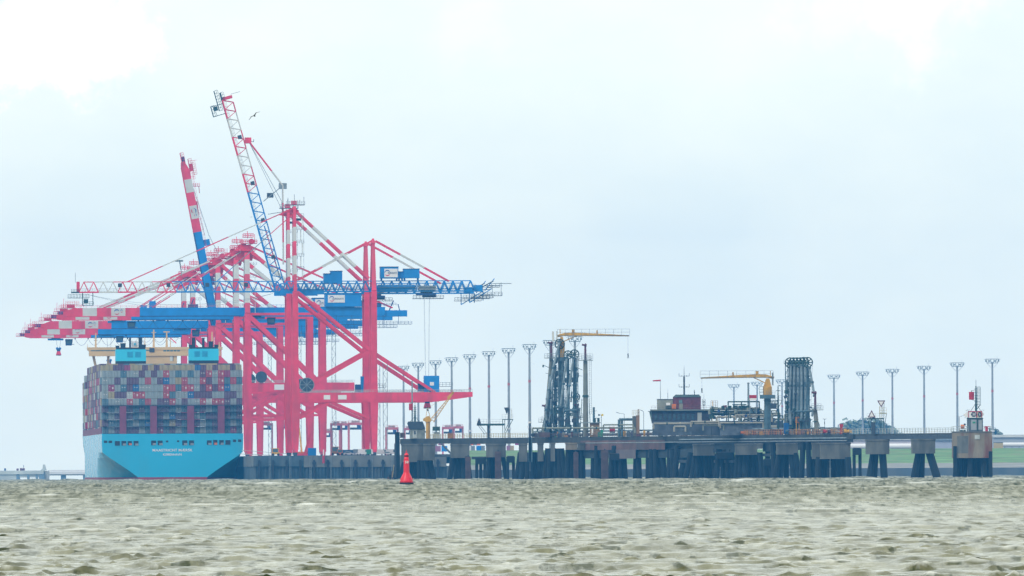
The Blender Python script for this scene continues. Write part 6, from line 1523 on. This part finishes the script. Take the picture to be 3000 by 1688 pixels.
b.box(L.x(2258), L.x(2276), -.4, 1, Z(1198), Z(1182), DGR); b.build('platform', t)
b = MB(); b.railing((L.x(2225), -.6, Z(1157)), (L.x(2238), -.6, Z(1157)), 2.6, DKG, .8, .1, 3); b.railing((L.x(2262), -.6, Z(1172)), (L.x(2292), -.6, Z(1172)), 1.3, GRY, .9, .07); b.build('railing', t)
small('scaffold', 2094, 'rusty little scaffold on top of the pipes right of the brick building', 'scaffold', lambda b, L, Z: (b.railing((L.x(2083), 0, Z(1193)), (L.x(2103), 0, Z(1193)), 2.0, mat('rusty railing', (.2, .12, .09)), .55, .09, 3), b.box(L.x(2083), L.x(2103), 0, 1, Z(1194), Z(1192.5), DKG), b.beam((L.x(2088), 0, 0), (L.x(2088), 0, Z(1174)), .14, YEL)), off=3)
small('tank', 2124, 'small dark red tank on the pipe rack', 'tank', lambda b, L, Z: (b.tube((L.x(2119), 0, Z(1192)), (L.x(2130), 0, Z(1192)), .5, BRICK, 10), b.box(L.x(2121), L.x(2129), -.3, .3, Z(1190), Z(1187.5), BRICK)), off=3)
# things right of the arms
def tlamp(px, yt, label, w=4): small('lamp', px, label, 'lamp', lambda b, L, Z: (b.beam((0, 0, 0), (0, 0, Z(yt)), .14, DGR), b.beam((L.x(px - w), 0, Z(yt)), (L.x(px + w), 0, Z(yt)), .12, DGR), b.beam((L.x(px - w), 0, Z(yt)), (L.x(px - w * 1.2), 0, Z(yt - 2)), .1, DGR), b.beam((L.x(px + w), 0, Z(yt)), (L.x(px + w * 1.2), 0, Z(yt - 2)), .1, DGR), b.box(-.15, .15, -.1, .1, Z(yt + 14), Z(yt + 9), DGR)), group='small lamps along the jetty')
tlamp(2416, 1228, 'small T-shaped lamp right of the pale monitor tower'); tlamp(2482, 1228, 'small T-shaped lamp right of the red post', 2)
small('red_post', 2465, 'red box on a post at the right end of the pipe platform', 'post', lambda b, L, Z: (b.box(L.x(2459.5), L.x(2470.5), 0, 1, Z(1251), Z(1243), SIGNR), b.box(L.x(2458), L.x(2471), -.1, 1.1, Z(1243), Z(1242), SIGNR), b.beam((L.x(2465), .5, 0), (L.x(2465), .5, Z(1251)), .7, SIGNR)))
def winch(px, label, m, g): 
    L = Loc(px, JZ, -.4); t = thing('mooring_winch', L.o, label, 'winch', g); b = MB(); b.tube((-.9, 0, .85), (.9, 0, .85), .62, m, 12); b.tube((-1.0, 0, .85), (-.9, 0, .85), .85, DGR, 12); b.tube((.9, 0, .85), (1.0, 0, .85), .85, DGR, 12); b.build('drum', t); b = MB(); b.box(-1.3, 1.3, -.5, .6, .02, .3, DGR); b.box(1.05, 1.6, -.4, .4, .3, 1.3, m); b.build('frame', t)
winch(2420, 'red mooring winch beside the T-shaped lamp', SIGNR, 'mooring winches on the jetty'); winch(2434, 'dark mooring winch with a pale drum left of the red post', mat('purple grey paint', (.09, .06, .09), .7, .2), 'mooring winches on the jetty'); winch(2480, 'ochre mooring winch right of the red post', YEL, 'mooring winches on the jetty')
winch(2178, 'orange mooring winch under the pipe rack', ORG, 'mooring winches on the jetty')
# things between left arms and building
small('signal_lamp', 1762, 'pole with one dark and one yellow lamp right of the pale tower', 'lamp', lambda b, L, Z: (b.beam((0, 0, 0), (0, 0, Z(1217)), .2, GRY), b.beam((L.x(1756), 0, Z(1216)), (L.x(1769), 0, Z(1216)), .14, DGR), b.tube((L.x(1755), -.3, Z(1216)), (L.x(1755), .4, Z(1216)), .32, DGR, 10), b.tube((L.x(1765), -.3, Z(1216)), (L.x(1765), .4, Z(1216)), .36, mat('yellow paint', (.7, .5, .02), .5, .1), 10)))
small('street_light', 1829, 'lamp post with its arm pointing left', 'lamp post', lambda b, L, Z: (b.beam((0, 0, 0), (0, 0, Z(1213)), .16, GRY), b.beam((0, 0, Z(1213)), (L.x(1816), 0, Z(1211)), .12, GRY), b.beam((L.x(1816), 0, Z(1211)), (L.x(1805), 0, Z(1208)), .2, GRY)))
small('street_light', 1886, 'lamp post with a curved top left of the control building', 'lamp post', lambda b, L, Z: (b.beam((0, 0, 0), (0, 0, Z(1208)), .18, GRY), b.beam((0, 0, Z(1208)), (L.x(1883), 0, Z(1204)), .15, GRY), b.beam((L.x(1883), 0, Z(1204)), (L.x(1876), 0, Z(1201)), .22, GRY)))
t = thing('watch_tower', Loc(1863, JZ).o, 'stubby concrete tower with a rusty side and a railed top left of the control building', 'tower'); L = Loc(1863, JZ); Z = lambda py: L.z(py, 1863)
b = MB(); b.box(L.x(1853), L.x(1864), 0, 3, 0, Z(1219), CONC); b.box(L.x(1864), L.x(1874), .1, 2.9, 0, Z(1217), mat('rusty plate', (.26, .15, .08), .9, .25)); b.build('tower_body', t)
b = MB(); b.railing((L.x(1852), 0, Z(1218)), (L.x(1871), 0, Z(1218)), 1.7, RAILY, .45, .08, 3); b.railing((L.x(1869), .1, Z(1218)), (L.x(1873), .1, Z(1218)), 2.0, mat('rusty plate', (.26, .15, .08)), .15, .16); b.build('railing', t)
small('pipe_loop', 1832, 'square loop of grey pipe left of the concrete tower', 'pipe', lambda b, L, Z: (b.path([Vector((L.x(1814), 0, 0)), Vector((L.x(1814), 0, Z(1229))), Vector((L.x(1853), 0, Z(1229)))], .42, ARM, 8), b.path([Vector((L.x(1822), 0, 0)), Vector((L.x(1822), 0, Z(1232)))], .4, ARM, 8)))
small('red_barrel', 1794, 'bright red drum on the deck among the pipes', 'drum', lambda b, L, Z: (b.tube((L.x(1786), 0, Z(1258)), (L.x(1802), 0, Z(1258)), .85, SIGNR, 14), b.box(L.x(1786), L.x(1802), -.6, .6, Z(1268), Z(1266), DGR)), off=-1.6)
small('shed', 1742, 'small brown shed beneath the pale monitor tower', 'shed', lambda b, L, Z: (b.box(L.x(1728), L.x(1757), 0, 3, 0, Z(1240), mat('shed brown', (.22, .14, .07), .9, .3, .8)), b.box(L.x(1700), L.x(1760), -.6, 3.4, Z(1239.8), Z(1237.5), ARM2), b.box(L.x(1733), L.x(1738), -.06, 0, .6, Z(1248), PANEL)), off=1)
small('cabin', 1748, 'dark green cabin with a gap between its halves on the brown shed roof', 'cabin', lambda b, L, Z: (b.box(L.x(1739), L.x(1746), 0, 2, Z(1237), Z(1226), DKG), b.box(L.x(1750), L.x(1757), 0, 2, Z(1237), Z(1226), DKG), b.box(L.x(1738), L.x(1757.5), -.2, 2.2, Z(1226), Z(1224.5), ARM)), off=1.5)
small('vent_pipe', 1740, 'upright grey vent pipe behind the dark green cabin', 'pipe', lambda b, L, Z: (b.tube((0, 0, 0), (0, 0, Z(1193)), .38, ARM, 10), b.beam((-.6, 0, Z(1205)), (1, 0, Z(1204)), .12, GRY)), off=4)
L = Loc(1900, JZ, 0); t = thing('deck_equipment', L.o, 'low clutter of pumps, cabinets and cable trays along the middle of the jetty deck', 'equipment', None); Z = lambda py: L.z(py, 1900)
for i in range(94):
    px = rm.uniform(1560, 2480); 
    if 1780 < px < 1806: continue
    D = JD(px) - 1.2 + rm.uniform(0, .8); x = W(px, 1285, JD(px)).x - L.o.x; b = MB(); w_, h_ = rm.uniform(.5, 1.8), rm.uniform(.5, 2.2); m = rm.choice([ARM, DGR, PG, BRICK, mat('orange brown railing', (.46, .22, .08)), YEL, ARM2, NAV, GREEN, CONC])
    b.box(x, x + w_, D - L.o.y, D - L.o.y + .7, .02, h_, m); b.box(x - .05, x + w_ + .05, D - L.o.y - .06, D - L.o.y + .76, h_, h_ + .1, DGR); b.build(rm.choice(['cabinet', 'pump', 'cable_tray']), t)
# grey frame mast standing at the left of the arms on the platform edge
small('navigation_post', 1552, 'grey post with a dark lower half at the left edge of the arm platform', 'post', lambda b, L, Z: (b.box(L.x(1550), L.x(1555), 0, 1, -11, Z(1240), DGR), b.tube((L.x(1552), .5, Z(1240)), (L.x(1552), .5, Z(1235)), .6, PANEL, 10), b.box(L.x(1548), L.x(1560), 0, 2, -8, 0.02, ARM)), off=-3)
small('hose_reel', 1568, 'dark hose reels right of the dark post', 'hose reel', lambda b, L, Z: [b.tube((L.x(x), 0, .8), (L.x(x), .8, .8), .75, DGR, 12) for x in (1562, 1570, 1580)], off=-.6)

# ---------------------------------------------------------------- terminal traffic and yard
def straddle(px, ytop, wpx, label, D=None, rot=0):
    D = D or 6400; dy = H0 - ytop - (px - 1500) * TR; h = CAMH + dy * K * D - GZ; x = W(px, ytop, D).x
    t = thing('straddle_carrier', (x, D, GZ), label, 'straddle carrier', 'red straddle carriers on the terminal', rot); w = wpx * K * D / 2
    SR = mat('straddle carrier red', (.58, .16, .2), .55, .15, .4)
    for sx in (-1, 1):
        for sy in (-4.5, 4.5):
            b = MB(); b.beam((sx * w, sy, 1.5), (sx * w, sy, h - 1), .8, SR); b.build('leg', t)
        b = MB(); b.box(sx * w - .7, sx * w + .7, -6.5, 6.5, 1.2, 2.1, SR); 
        for k in range(4): b.tube((sx * w - .35, -5 + k * 3.3, .75), (sx * w + .35, -5 + k * 3.3, .75), .75, BLK, 12)
        b.build('wheel_frame', t)
    b = MB()
    for sy in (-4.5, 4.5): b.box(-w - .4, w + .4, sy - .5, sy + .5, h - 1.2, h, SR)
    for sx in (-1, 1): b.box(sx * w - .4, sx * w + .4, -6, 6, h - .95, h - .1, SR)
    b.box(-w * .6, w * .6, -5, -2, h, h + .8, WHT); b.railing((-w, -5.2, h), (w, -5.2, h), 1.0, SR, 1.4, .12); b.build('top_frame', t)
    b = MB(); b.box(-w + .6, w - .6, -6, 6, h - 3.4, h - 2.4, DGR); b.build('spreader', t)
    b = MB(); b.prism([(w * .2, h - 3.3), (w * .8, h - 3.3), (w * .8, h - 1.25), (w * .2, h - 1.25)], -6.4, -5.05, NAV); b.build('operator_cab', t)
for px, y, w_, D, lab in ((1148, 1252, 34, 6350, 'pale red straddle carrier just left of the jetty end'), (985, 1240, 30, 6500, 'red straddle carrier under the chevron brace of the nearest crane'), (1008, 1240, 26, 6700, 'red straddle carrier behind the chevron brace, right of its twin'), (1042, 1238, 40, 6300, 'red straddle carrier behind the land legs of the nearest crane'), (962, 1262, 22, 7000, 'small red straddle carrier right of the inner crane leg'),
                         (780, 1240, 34, 6900, 'red straddle carrier beneath the portal of the box crane'), (1196, 1254, 20, 6900, 'red straddle carrier behind the dark cabin'), (1312, 1251, 30, 6800, 'red straddle carrier behind the yellow railing, right of the brown box'), (1343, 1249, 26, 6900, 'red straddle carrier farthest right behind the yellow railing'), (830, 1238, 30, 7300, 'distant red straddle carrier behind the sea legs')):
    straddle(px, y, w_, lab, D)
def qpos(px, D): return Vector((W(px, 1340, D).x, D, GZ))
def van(px, D, m, label, L_=5.4, h=2.5, rz=0.0, group='vans and cars parked on the quay', van_=True):
    t = thing('parked_van' if van_ else 'parked_car', qpos(px, D), label, 'van' if van_ else 'car', group, rz); l = L_ / 2
    b = MB()
    prof = [(-l, .45), (l, .45), (l, 1.15), (l - .9, 1.35), (l - 1.5, h), (-l + .1, h), (-l, h - .4)] if van_ else [(-l, .35), (l, .35), (l, .85), (l - 1.0, .98), (l - 1.8, h), (-l + 1.0, h), (-l + .3, .98), (-l, .9)]
    b.prism(prof, -.95, .95, m); b.build('body', t)
    b = MB(); 
    if van_: b.prism([(l - 1.42, h - .15), (l - 2.4, h - .15), (l - 2.4, 1.35), (l - 1.0, 1.35)], -.98, .98, WINM)
    else: b.prism([(l - 1.85, h - .1), (-l + 1.1, h - .1), (-l + .5, 1.0), (l - 1.2, 1.0)], -.97, .97, WINM)
    b.build('window', t)
    for x in (-l + 1, l - 1):
        for y in (-.9, .9):
            b = MB(); b.tube((x, y - .12, .36), (x, y + .12, .36), .36, BLK, 12); b.build('wheel', t)
for (px, D, m, lab, kw) in ((1068, 5407, PANEL, 'white van left of the green van at the quay edge', {}), (1081, 5407, GREEN, 'green van between two white vans at the quay edge', dict(rz=1.57)), (1091, 5407, PANEL, 'white van right of the green van at the quay edge', dict(rz=1.4)), (1137, 5408, PANEL, 'white car nearest the jetty end on the quay', dict(van_=False, h=1.5, L_=4.3)),
                          (1076, 5430, PANEL, 'white van behind the green van', {}), (1022, 5432, PANEL, 'white car left of the land legs', dict(van_=False, h=1.6, L_=4.4)), (1118, 5436, PANEL, 'long white van left of the dark jetty timber', dict(L_=7)), (1131, 5440, PANEL, 'white van partly hidden by another white van near the jetty', {}), (1150, 5434, PANEL, 'white van partly behind the dark jetty timber', {}), (1056, 5435, PANEL, 'pale car just left of the land legs', dict(van_=False, h=1.5, L_=4.2))):
    van(px, D, m, lab, **kw)
def cont_box(px, D, z, w_, h_, m, label, group='containers and cabins on the terminal', name='cargo_container'):
    b = MB(); b.box(-w_ / 2, w_ / 2, 0, 2.6, 0, h_, m); n = int(w_ / .8)
    for i in range(n): b.box(-w_ / 2 + .15 + i * .8, -w_ / 2 + .5 + i * .8, -.08, 0, .15, h_ - .15, m)
    o = b.build(name, None, qpos(px, D) + Vector((0, 0, z))); return tag(o, label, 'container', group)
cont_box(914, 5412, .02, 3.4, 3.1, BLU, 'bright blue cabin container on the quay right of the nearest sea legs')
cont_box(1050, 5450, .02, 4.2, 2.6, GRY, 'grey cabin container on the quay left of the land legs')
cont_box(1020, 5470, .02, 6.0, 2.4, mat('container dull blue', (.03, .1, .2), .6, .15), 'dull blue container on the quay behind the white car')
def loader(px, D, m, label, s=1.0, group='yellow and orange machines on the quay'):
    t = thing('forklift_truck', qpos(px, D), label, 'truck', group); b = MB(); b.box(-1.6 * s, 1.6 * s, -.9, .9, .6, 1.5 * s, m); b.build('chassis', t)
    b = MB(); b.box(-1.3 * s, .9 * s, -.8, .8, 1.5 * s, 2.9 * s, WINM); b.box(-1.5 * s, 1.3 * s, -.95, .95, 2.9 * s, 3.15 * s, m)
    for x in (-1.4, 1.1): b.box(x * s, x * s + .22, -.9, .9, 1.5 * s, 2.9 * s, m)
    b.build('operator_cab', t)
    for x in (-1.1, 1.1): b = MB(); b.tube((x * s, -1, .55), (x * s, 1, .55), .55, BLK, 12); b.build('wheel', t)
loader(808, 5460, mat('bright yellow paint', (.75, .42, .02), .5, .1), 'bright yellow forklift on the quay left of the nearest sea legs')
loader(984, 5412, mat('brown orange paint', (.42, .2, .05), .6, .2), 'brown-orange loader with a high cab on the quay', 1.15); loader(996, 5410, ORG, 'small orange loader beside the brown-orange one', .8)
small_pos = qpos(879, 5425); t = thing('mobile_crane', small_pos, 'slim yellow mobile crane mast rising right of the sea legs', 'crane'); b = MB(); b.beam((.8, 0, .5), (-.3, 0, 11.6), .75, mat('bright yellow paint', (.75, .42, .02)), w2=.5); b.build('mast', t); b = MB(); b.box(-1, 3.2, -1, 1, .4, 1.6, ORG); b.box(2.4, 5.5, -1, 1, .3, 1.0, SIGNR); b.build('chassis', t)
t = thing('boarding_ramp', qpos(893, 5422), 'red sloping ramp tower leaning right of the yellow mast', 'ramp'); b = MB(); b.beam((0, 0, .4), (2.3, 0, 9.0), 1.0, RED); b.beam((0, 1, .4), (2.3, 1, 9.0), .5, RED); b.build('ramp', t); b = MB(); b.box(-3.2, 2.6, -1, 1, .02, .9, RED); b.build('base', t)
b = MB(); b.tube((0, 0, -3.0), (0, 0, .2), .55, SIGNR, 10); b.tube((0, 0, .2), (0, 0, 2.6), .25, PANEL, 8); tag(b.build('quay_beacon', None, qpos(948, 5383) + Vector((0, 0, -.2))), 'small red beacon post with a white top on the quay edge', 'beacon')
# stacked yard containers seen through the jetty and along the ground
yard = [(1352, 6340, 0, 'G'), (1362, 6340, 0, 'G'), (1340, 6340, 3, 'P'), (1384, 6350, 3, 'O'), (1392, 6350, 3, 'G'), (1402, 6350, 3, 'O'), (1376, 6350, 3, 'G'), (1386, 6340, .02, 'G'), (1404, 6340, .02, 'B'), (1374, 6340, .02, 'W'), (1415, 6340, 0.02, 'G'), (1500, 6350, .02, 'Y'), (1490, 6350, .02, 'P'), (1515, 6350, 3, 'M'), (1283, 6340, .02, 'P'), (1293, 6340, 3, 'P'), (1302, 6340, .02, 'B')]
names = {'G': 'pale grey', 'P': 'pinkish', 'O': 'bright orange', 'B': 'bright blue', 'W': 'white', 'Y': 'sand yellow', 'M': 'magenta'}
ycol = {'G': GRY, 'P': mat('pinkish paint', (.35, .15, .25), .6, .1), 'O': mat('orange red paint', (.8, .15, .06), .5, .1), 'B': BLU, 'W': PANEL, 'Y': mat('sand paint', (.45, .33, .18), .6, .1), 'M': mat('magenta paint', (.35, .02, .2), .6, .1)}
gap = lambda px: 'under the jetty before the second cap' if px < 1320 else 'under the jetty before the third cap' if px < 1424 else 'under the jetty past the third cap'
seen = {}
for i, (px, D, z, c) in enumerate(yard):
    lab = f'{names[c]} container {gap(px)}, {"upper" if z > 1 else "lower"} tier'; seen.setdefault(lab, []).append(px)
for i, (px, D, z, c) in enumerate(yard):
    lab = f'{names[c]} container {gap(px)}, {"upper" if z > 1 else "lower"} tier'; q = sorted(seen[lab])
    if len(q) > 1: lab += f', {ordn[q.index(px) + 1]} from left'
    cont_box(px, D, max(.02, z) + 3.0, 1.9 if px > 1374 and c != 'B' else 2.8, 2.7, ycol[c], lab, 'yard containers seen beneath the jetty')
# distant low halls and pale pipeline behind the dike
def hall(pa, pb, yt, yb, D, m, label, roof=WHT):
    x0, x1 = W(pa, yt, D).x, W(pb, yt, D).x; zt, zb = zat(pa, yt, D), GZ; t = thing('storage_hall', ((x0 + x1) / 2, D, GZ), label, 'hall', 'long low halls behind the dike'); w = (x1 - x0) / 2
    b = MB(); b.box(-w, w, 0, 30, 0, zt - GZ - 1.4, m); b.build('wall', t); b = MB(); b.box(-w - .5, w + .5, -1, 31, zt - GZ - 1.4, zt - GZ, roof); b.build('roof', t)
    n = int(w * 2 / 6)
    for i in range(min(n, 14)): b = MB(); x = -w + (i + .3) * 2 * w / min(n, 14); b.box(x, x + 2.4, -.12, -.02, .3, 3.2, DGR); b.build('door', t)
hall(2485, 2690, 1282, 1300, 6900, mat('pinkish cladding', (.66, .60, .64), .8, .1, .05), 'long pinkish-white hall seen below the walkway'); hall(2738, 2800, 1283, 1300, 7000, mat('slate cladding', (.4, .42, .5), .8, .1, .05), 'slate blue hall left of the stained dolphin', GRY)
hall(2912, 3060, 1274, 1300, 7000, mat('grey cladding', (.4, .43, .47), .8, .1, .05), 'long grey and white hall at the right edge behind the dike')
for (pa, pb, y, D, r, lab) in ((2490, 2672, 1308, 6420, 1.25, 'long white pipeline on the dike below the walkway'), (2912, 3080, 1303, 6420, 1.0, 'long white pipeline on the dike at the right edge')):
    x0, x1 = W(pa, y, D).x, W(pb, y, D).x; z = zat(pa, y, D); t = thing('pipeline', (x0, D, GZ), lab, 'pipeline', 'white pipelines behind the dike'); b = MB(); b.tube((0, 0, z - GZ), (x1 - x0, 0, z - GZ), r, PANEL, 12); b.build('pipe', t)
    for i in range(8): b = MB(); x = (x1 - x0) * (i + .5) / 8; b.box(x - .3, x + .3, -.6, .6, 0, z - GZ - r, GRY); b.build('support', t)
b = MB(); b.box(-2.2, 2.2, 0, 2.5, 0, 2.6, mat('sand paint', (.45, .33, .18))); b.box(-2.3, 2.3, -.1, 2.6, 2.6, 2.8, DGR); p = W(2921, 1312, 6280); tag(b.build('yellow_shed', None, (p.x, 6262, 13.3)), 'small sand-yellow shed on the dike beside the rightmost mast', 'shed')
# far left: distant pier and low bridge
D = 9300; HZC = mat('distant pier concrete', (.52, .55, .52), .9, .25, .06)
x0, x1 = W(-60, 1380, D).x, W(128, 1380, D).x; t = thing('distant_pier', (x0, D, 0), 'hazy distant concrete pier at the far left', 'pier'); zt = zat(60, 1379, D); w = x1 - x0; m_ = K * D
b = MB(); b.box(0, w, 0, 20, zt - 2.6, zt, HZC); b.build('deck', t)
for i, (pa, pb) in enumerate(((-60, 48), (57, 79), (85, 104), (110, 128))): b = MB(); b.box((pa + 60) * m_, (pb + 60) * m_, 1, 14, -1.5 if i in (0,) else 1.2, zt - 2.62, HZC); b.build('pier_wall', t)
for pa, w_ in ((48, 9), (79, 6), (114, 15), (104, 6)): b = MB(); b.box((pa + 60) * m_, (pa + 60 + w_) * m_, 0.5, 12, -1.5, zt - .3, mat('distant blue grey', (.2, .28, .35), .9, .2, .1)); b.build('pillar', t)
b = MB(); b.prism([((118 + 60) * m_, zt), ((140 + 60) * m_ - 1, zt), ((133 + 60) * m_, zt + 2.4), ((131 + 60) * m_, zt + 4.2), ((126 + 60) * m_, zt + 4.2), ((124 + 60) * m_, zt + 1.5)], 2, 8, HZC); b.build('cabin', t)
b = MB(); b.box(108 * m_, 114 * m_, 2, 5, zt, zt + 1.5, BRICK); b.box(118 * m_, 132 * m_, 2, 5, zt, zt + 1.7, BRICK); b.box(72 * m_, 77 * m_, 2, 5, zt, zt + 1.7, NAV); b.beam((129 * m_, 3, zt + 1.7), (129 * m_, 3, zt + 4.0), .3, DGR); b.build('machinery', t)
b = MB(); b.box((128 + 60) * m_, (142 + 60) * m_, 3, 18, -1.5, zt - .4, mat('pale concrete', (.45, .45, .42), .9, .1, .1)); b.build('end_wall', t)
D = 9380; x0, x1 = W(140, 1380, D).x, W(330, 1380, D).x; t = thing('distant_bridge', (x0, D, 0), 'hazy low white bridge between the distant pier and the ship', 'bridge'); w = x1 - x0
za = [zat(200, y, D) for y in (1377, 1379, 1382.5, 1385, 1388.5, 1393)]
b = MB(); b.box(0, w, -.3, 12, za[2], za[0], PANEL); b.box(0, w, -1, 12, za[4] - .3, za[2], PANEL); b.box(0, w, .3, 11, za[5], za[4] - .3, RAIL); b.build('deck', t)
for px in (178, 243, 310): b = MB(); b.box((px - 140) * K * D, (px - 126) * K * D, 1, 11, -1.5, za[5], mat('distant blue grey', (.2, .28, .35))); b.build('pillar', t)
# ---------------------------------------------------------------- air: one closed box of thin haze round everything
def haze(density=5.0e-5, col=(0.07, 0.40, 0.97)):
    b = MB(); m = bpy.data.materials.new('haze air'); m.use_nodes = True; t = m.node_tree; t.nodes.clear()
    o = N(t, 'ShaderNodeOutputMaterial'); v = N(t, 'ShaderNodeVolumePrincipled'); v.inputs['Color'].default_value = (*col, 1); v.inputs['Density'].default_value = density; v.inputs['Anisotropy'].default_value = 0.0
    t.links.new(v.outputs[0], o.inputs['Volume'])
    b.box(-2700, 2700, -60, 9700, -3.0, 178, m); h = b.build('haze'); tag(h, 'thin bluish haze hanging over the water and terminal', 'haze', kind='stuff')
haze()
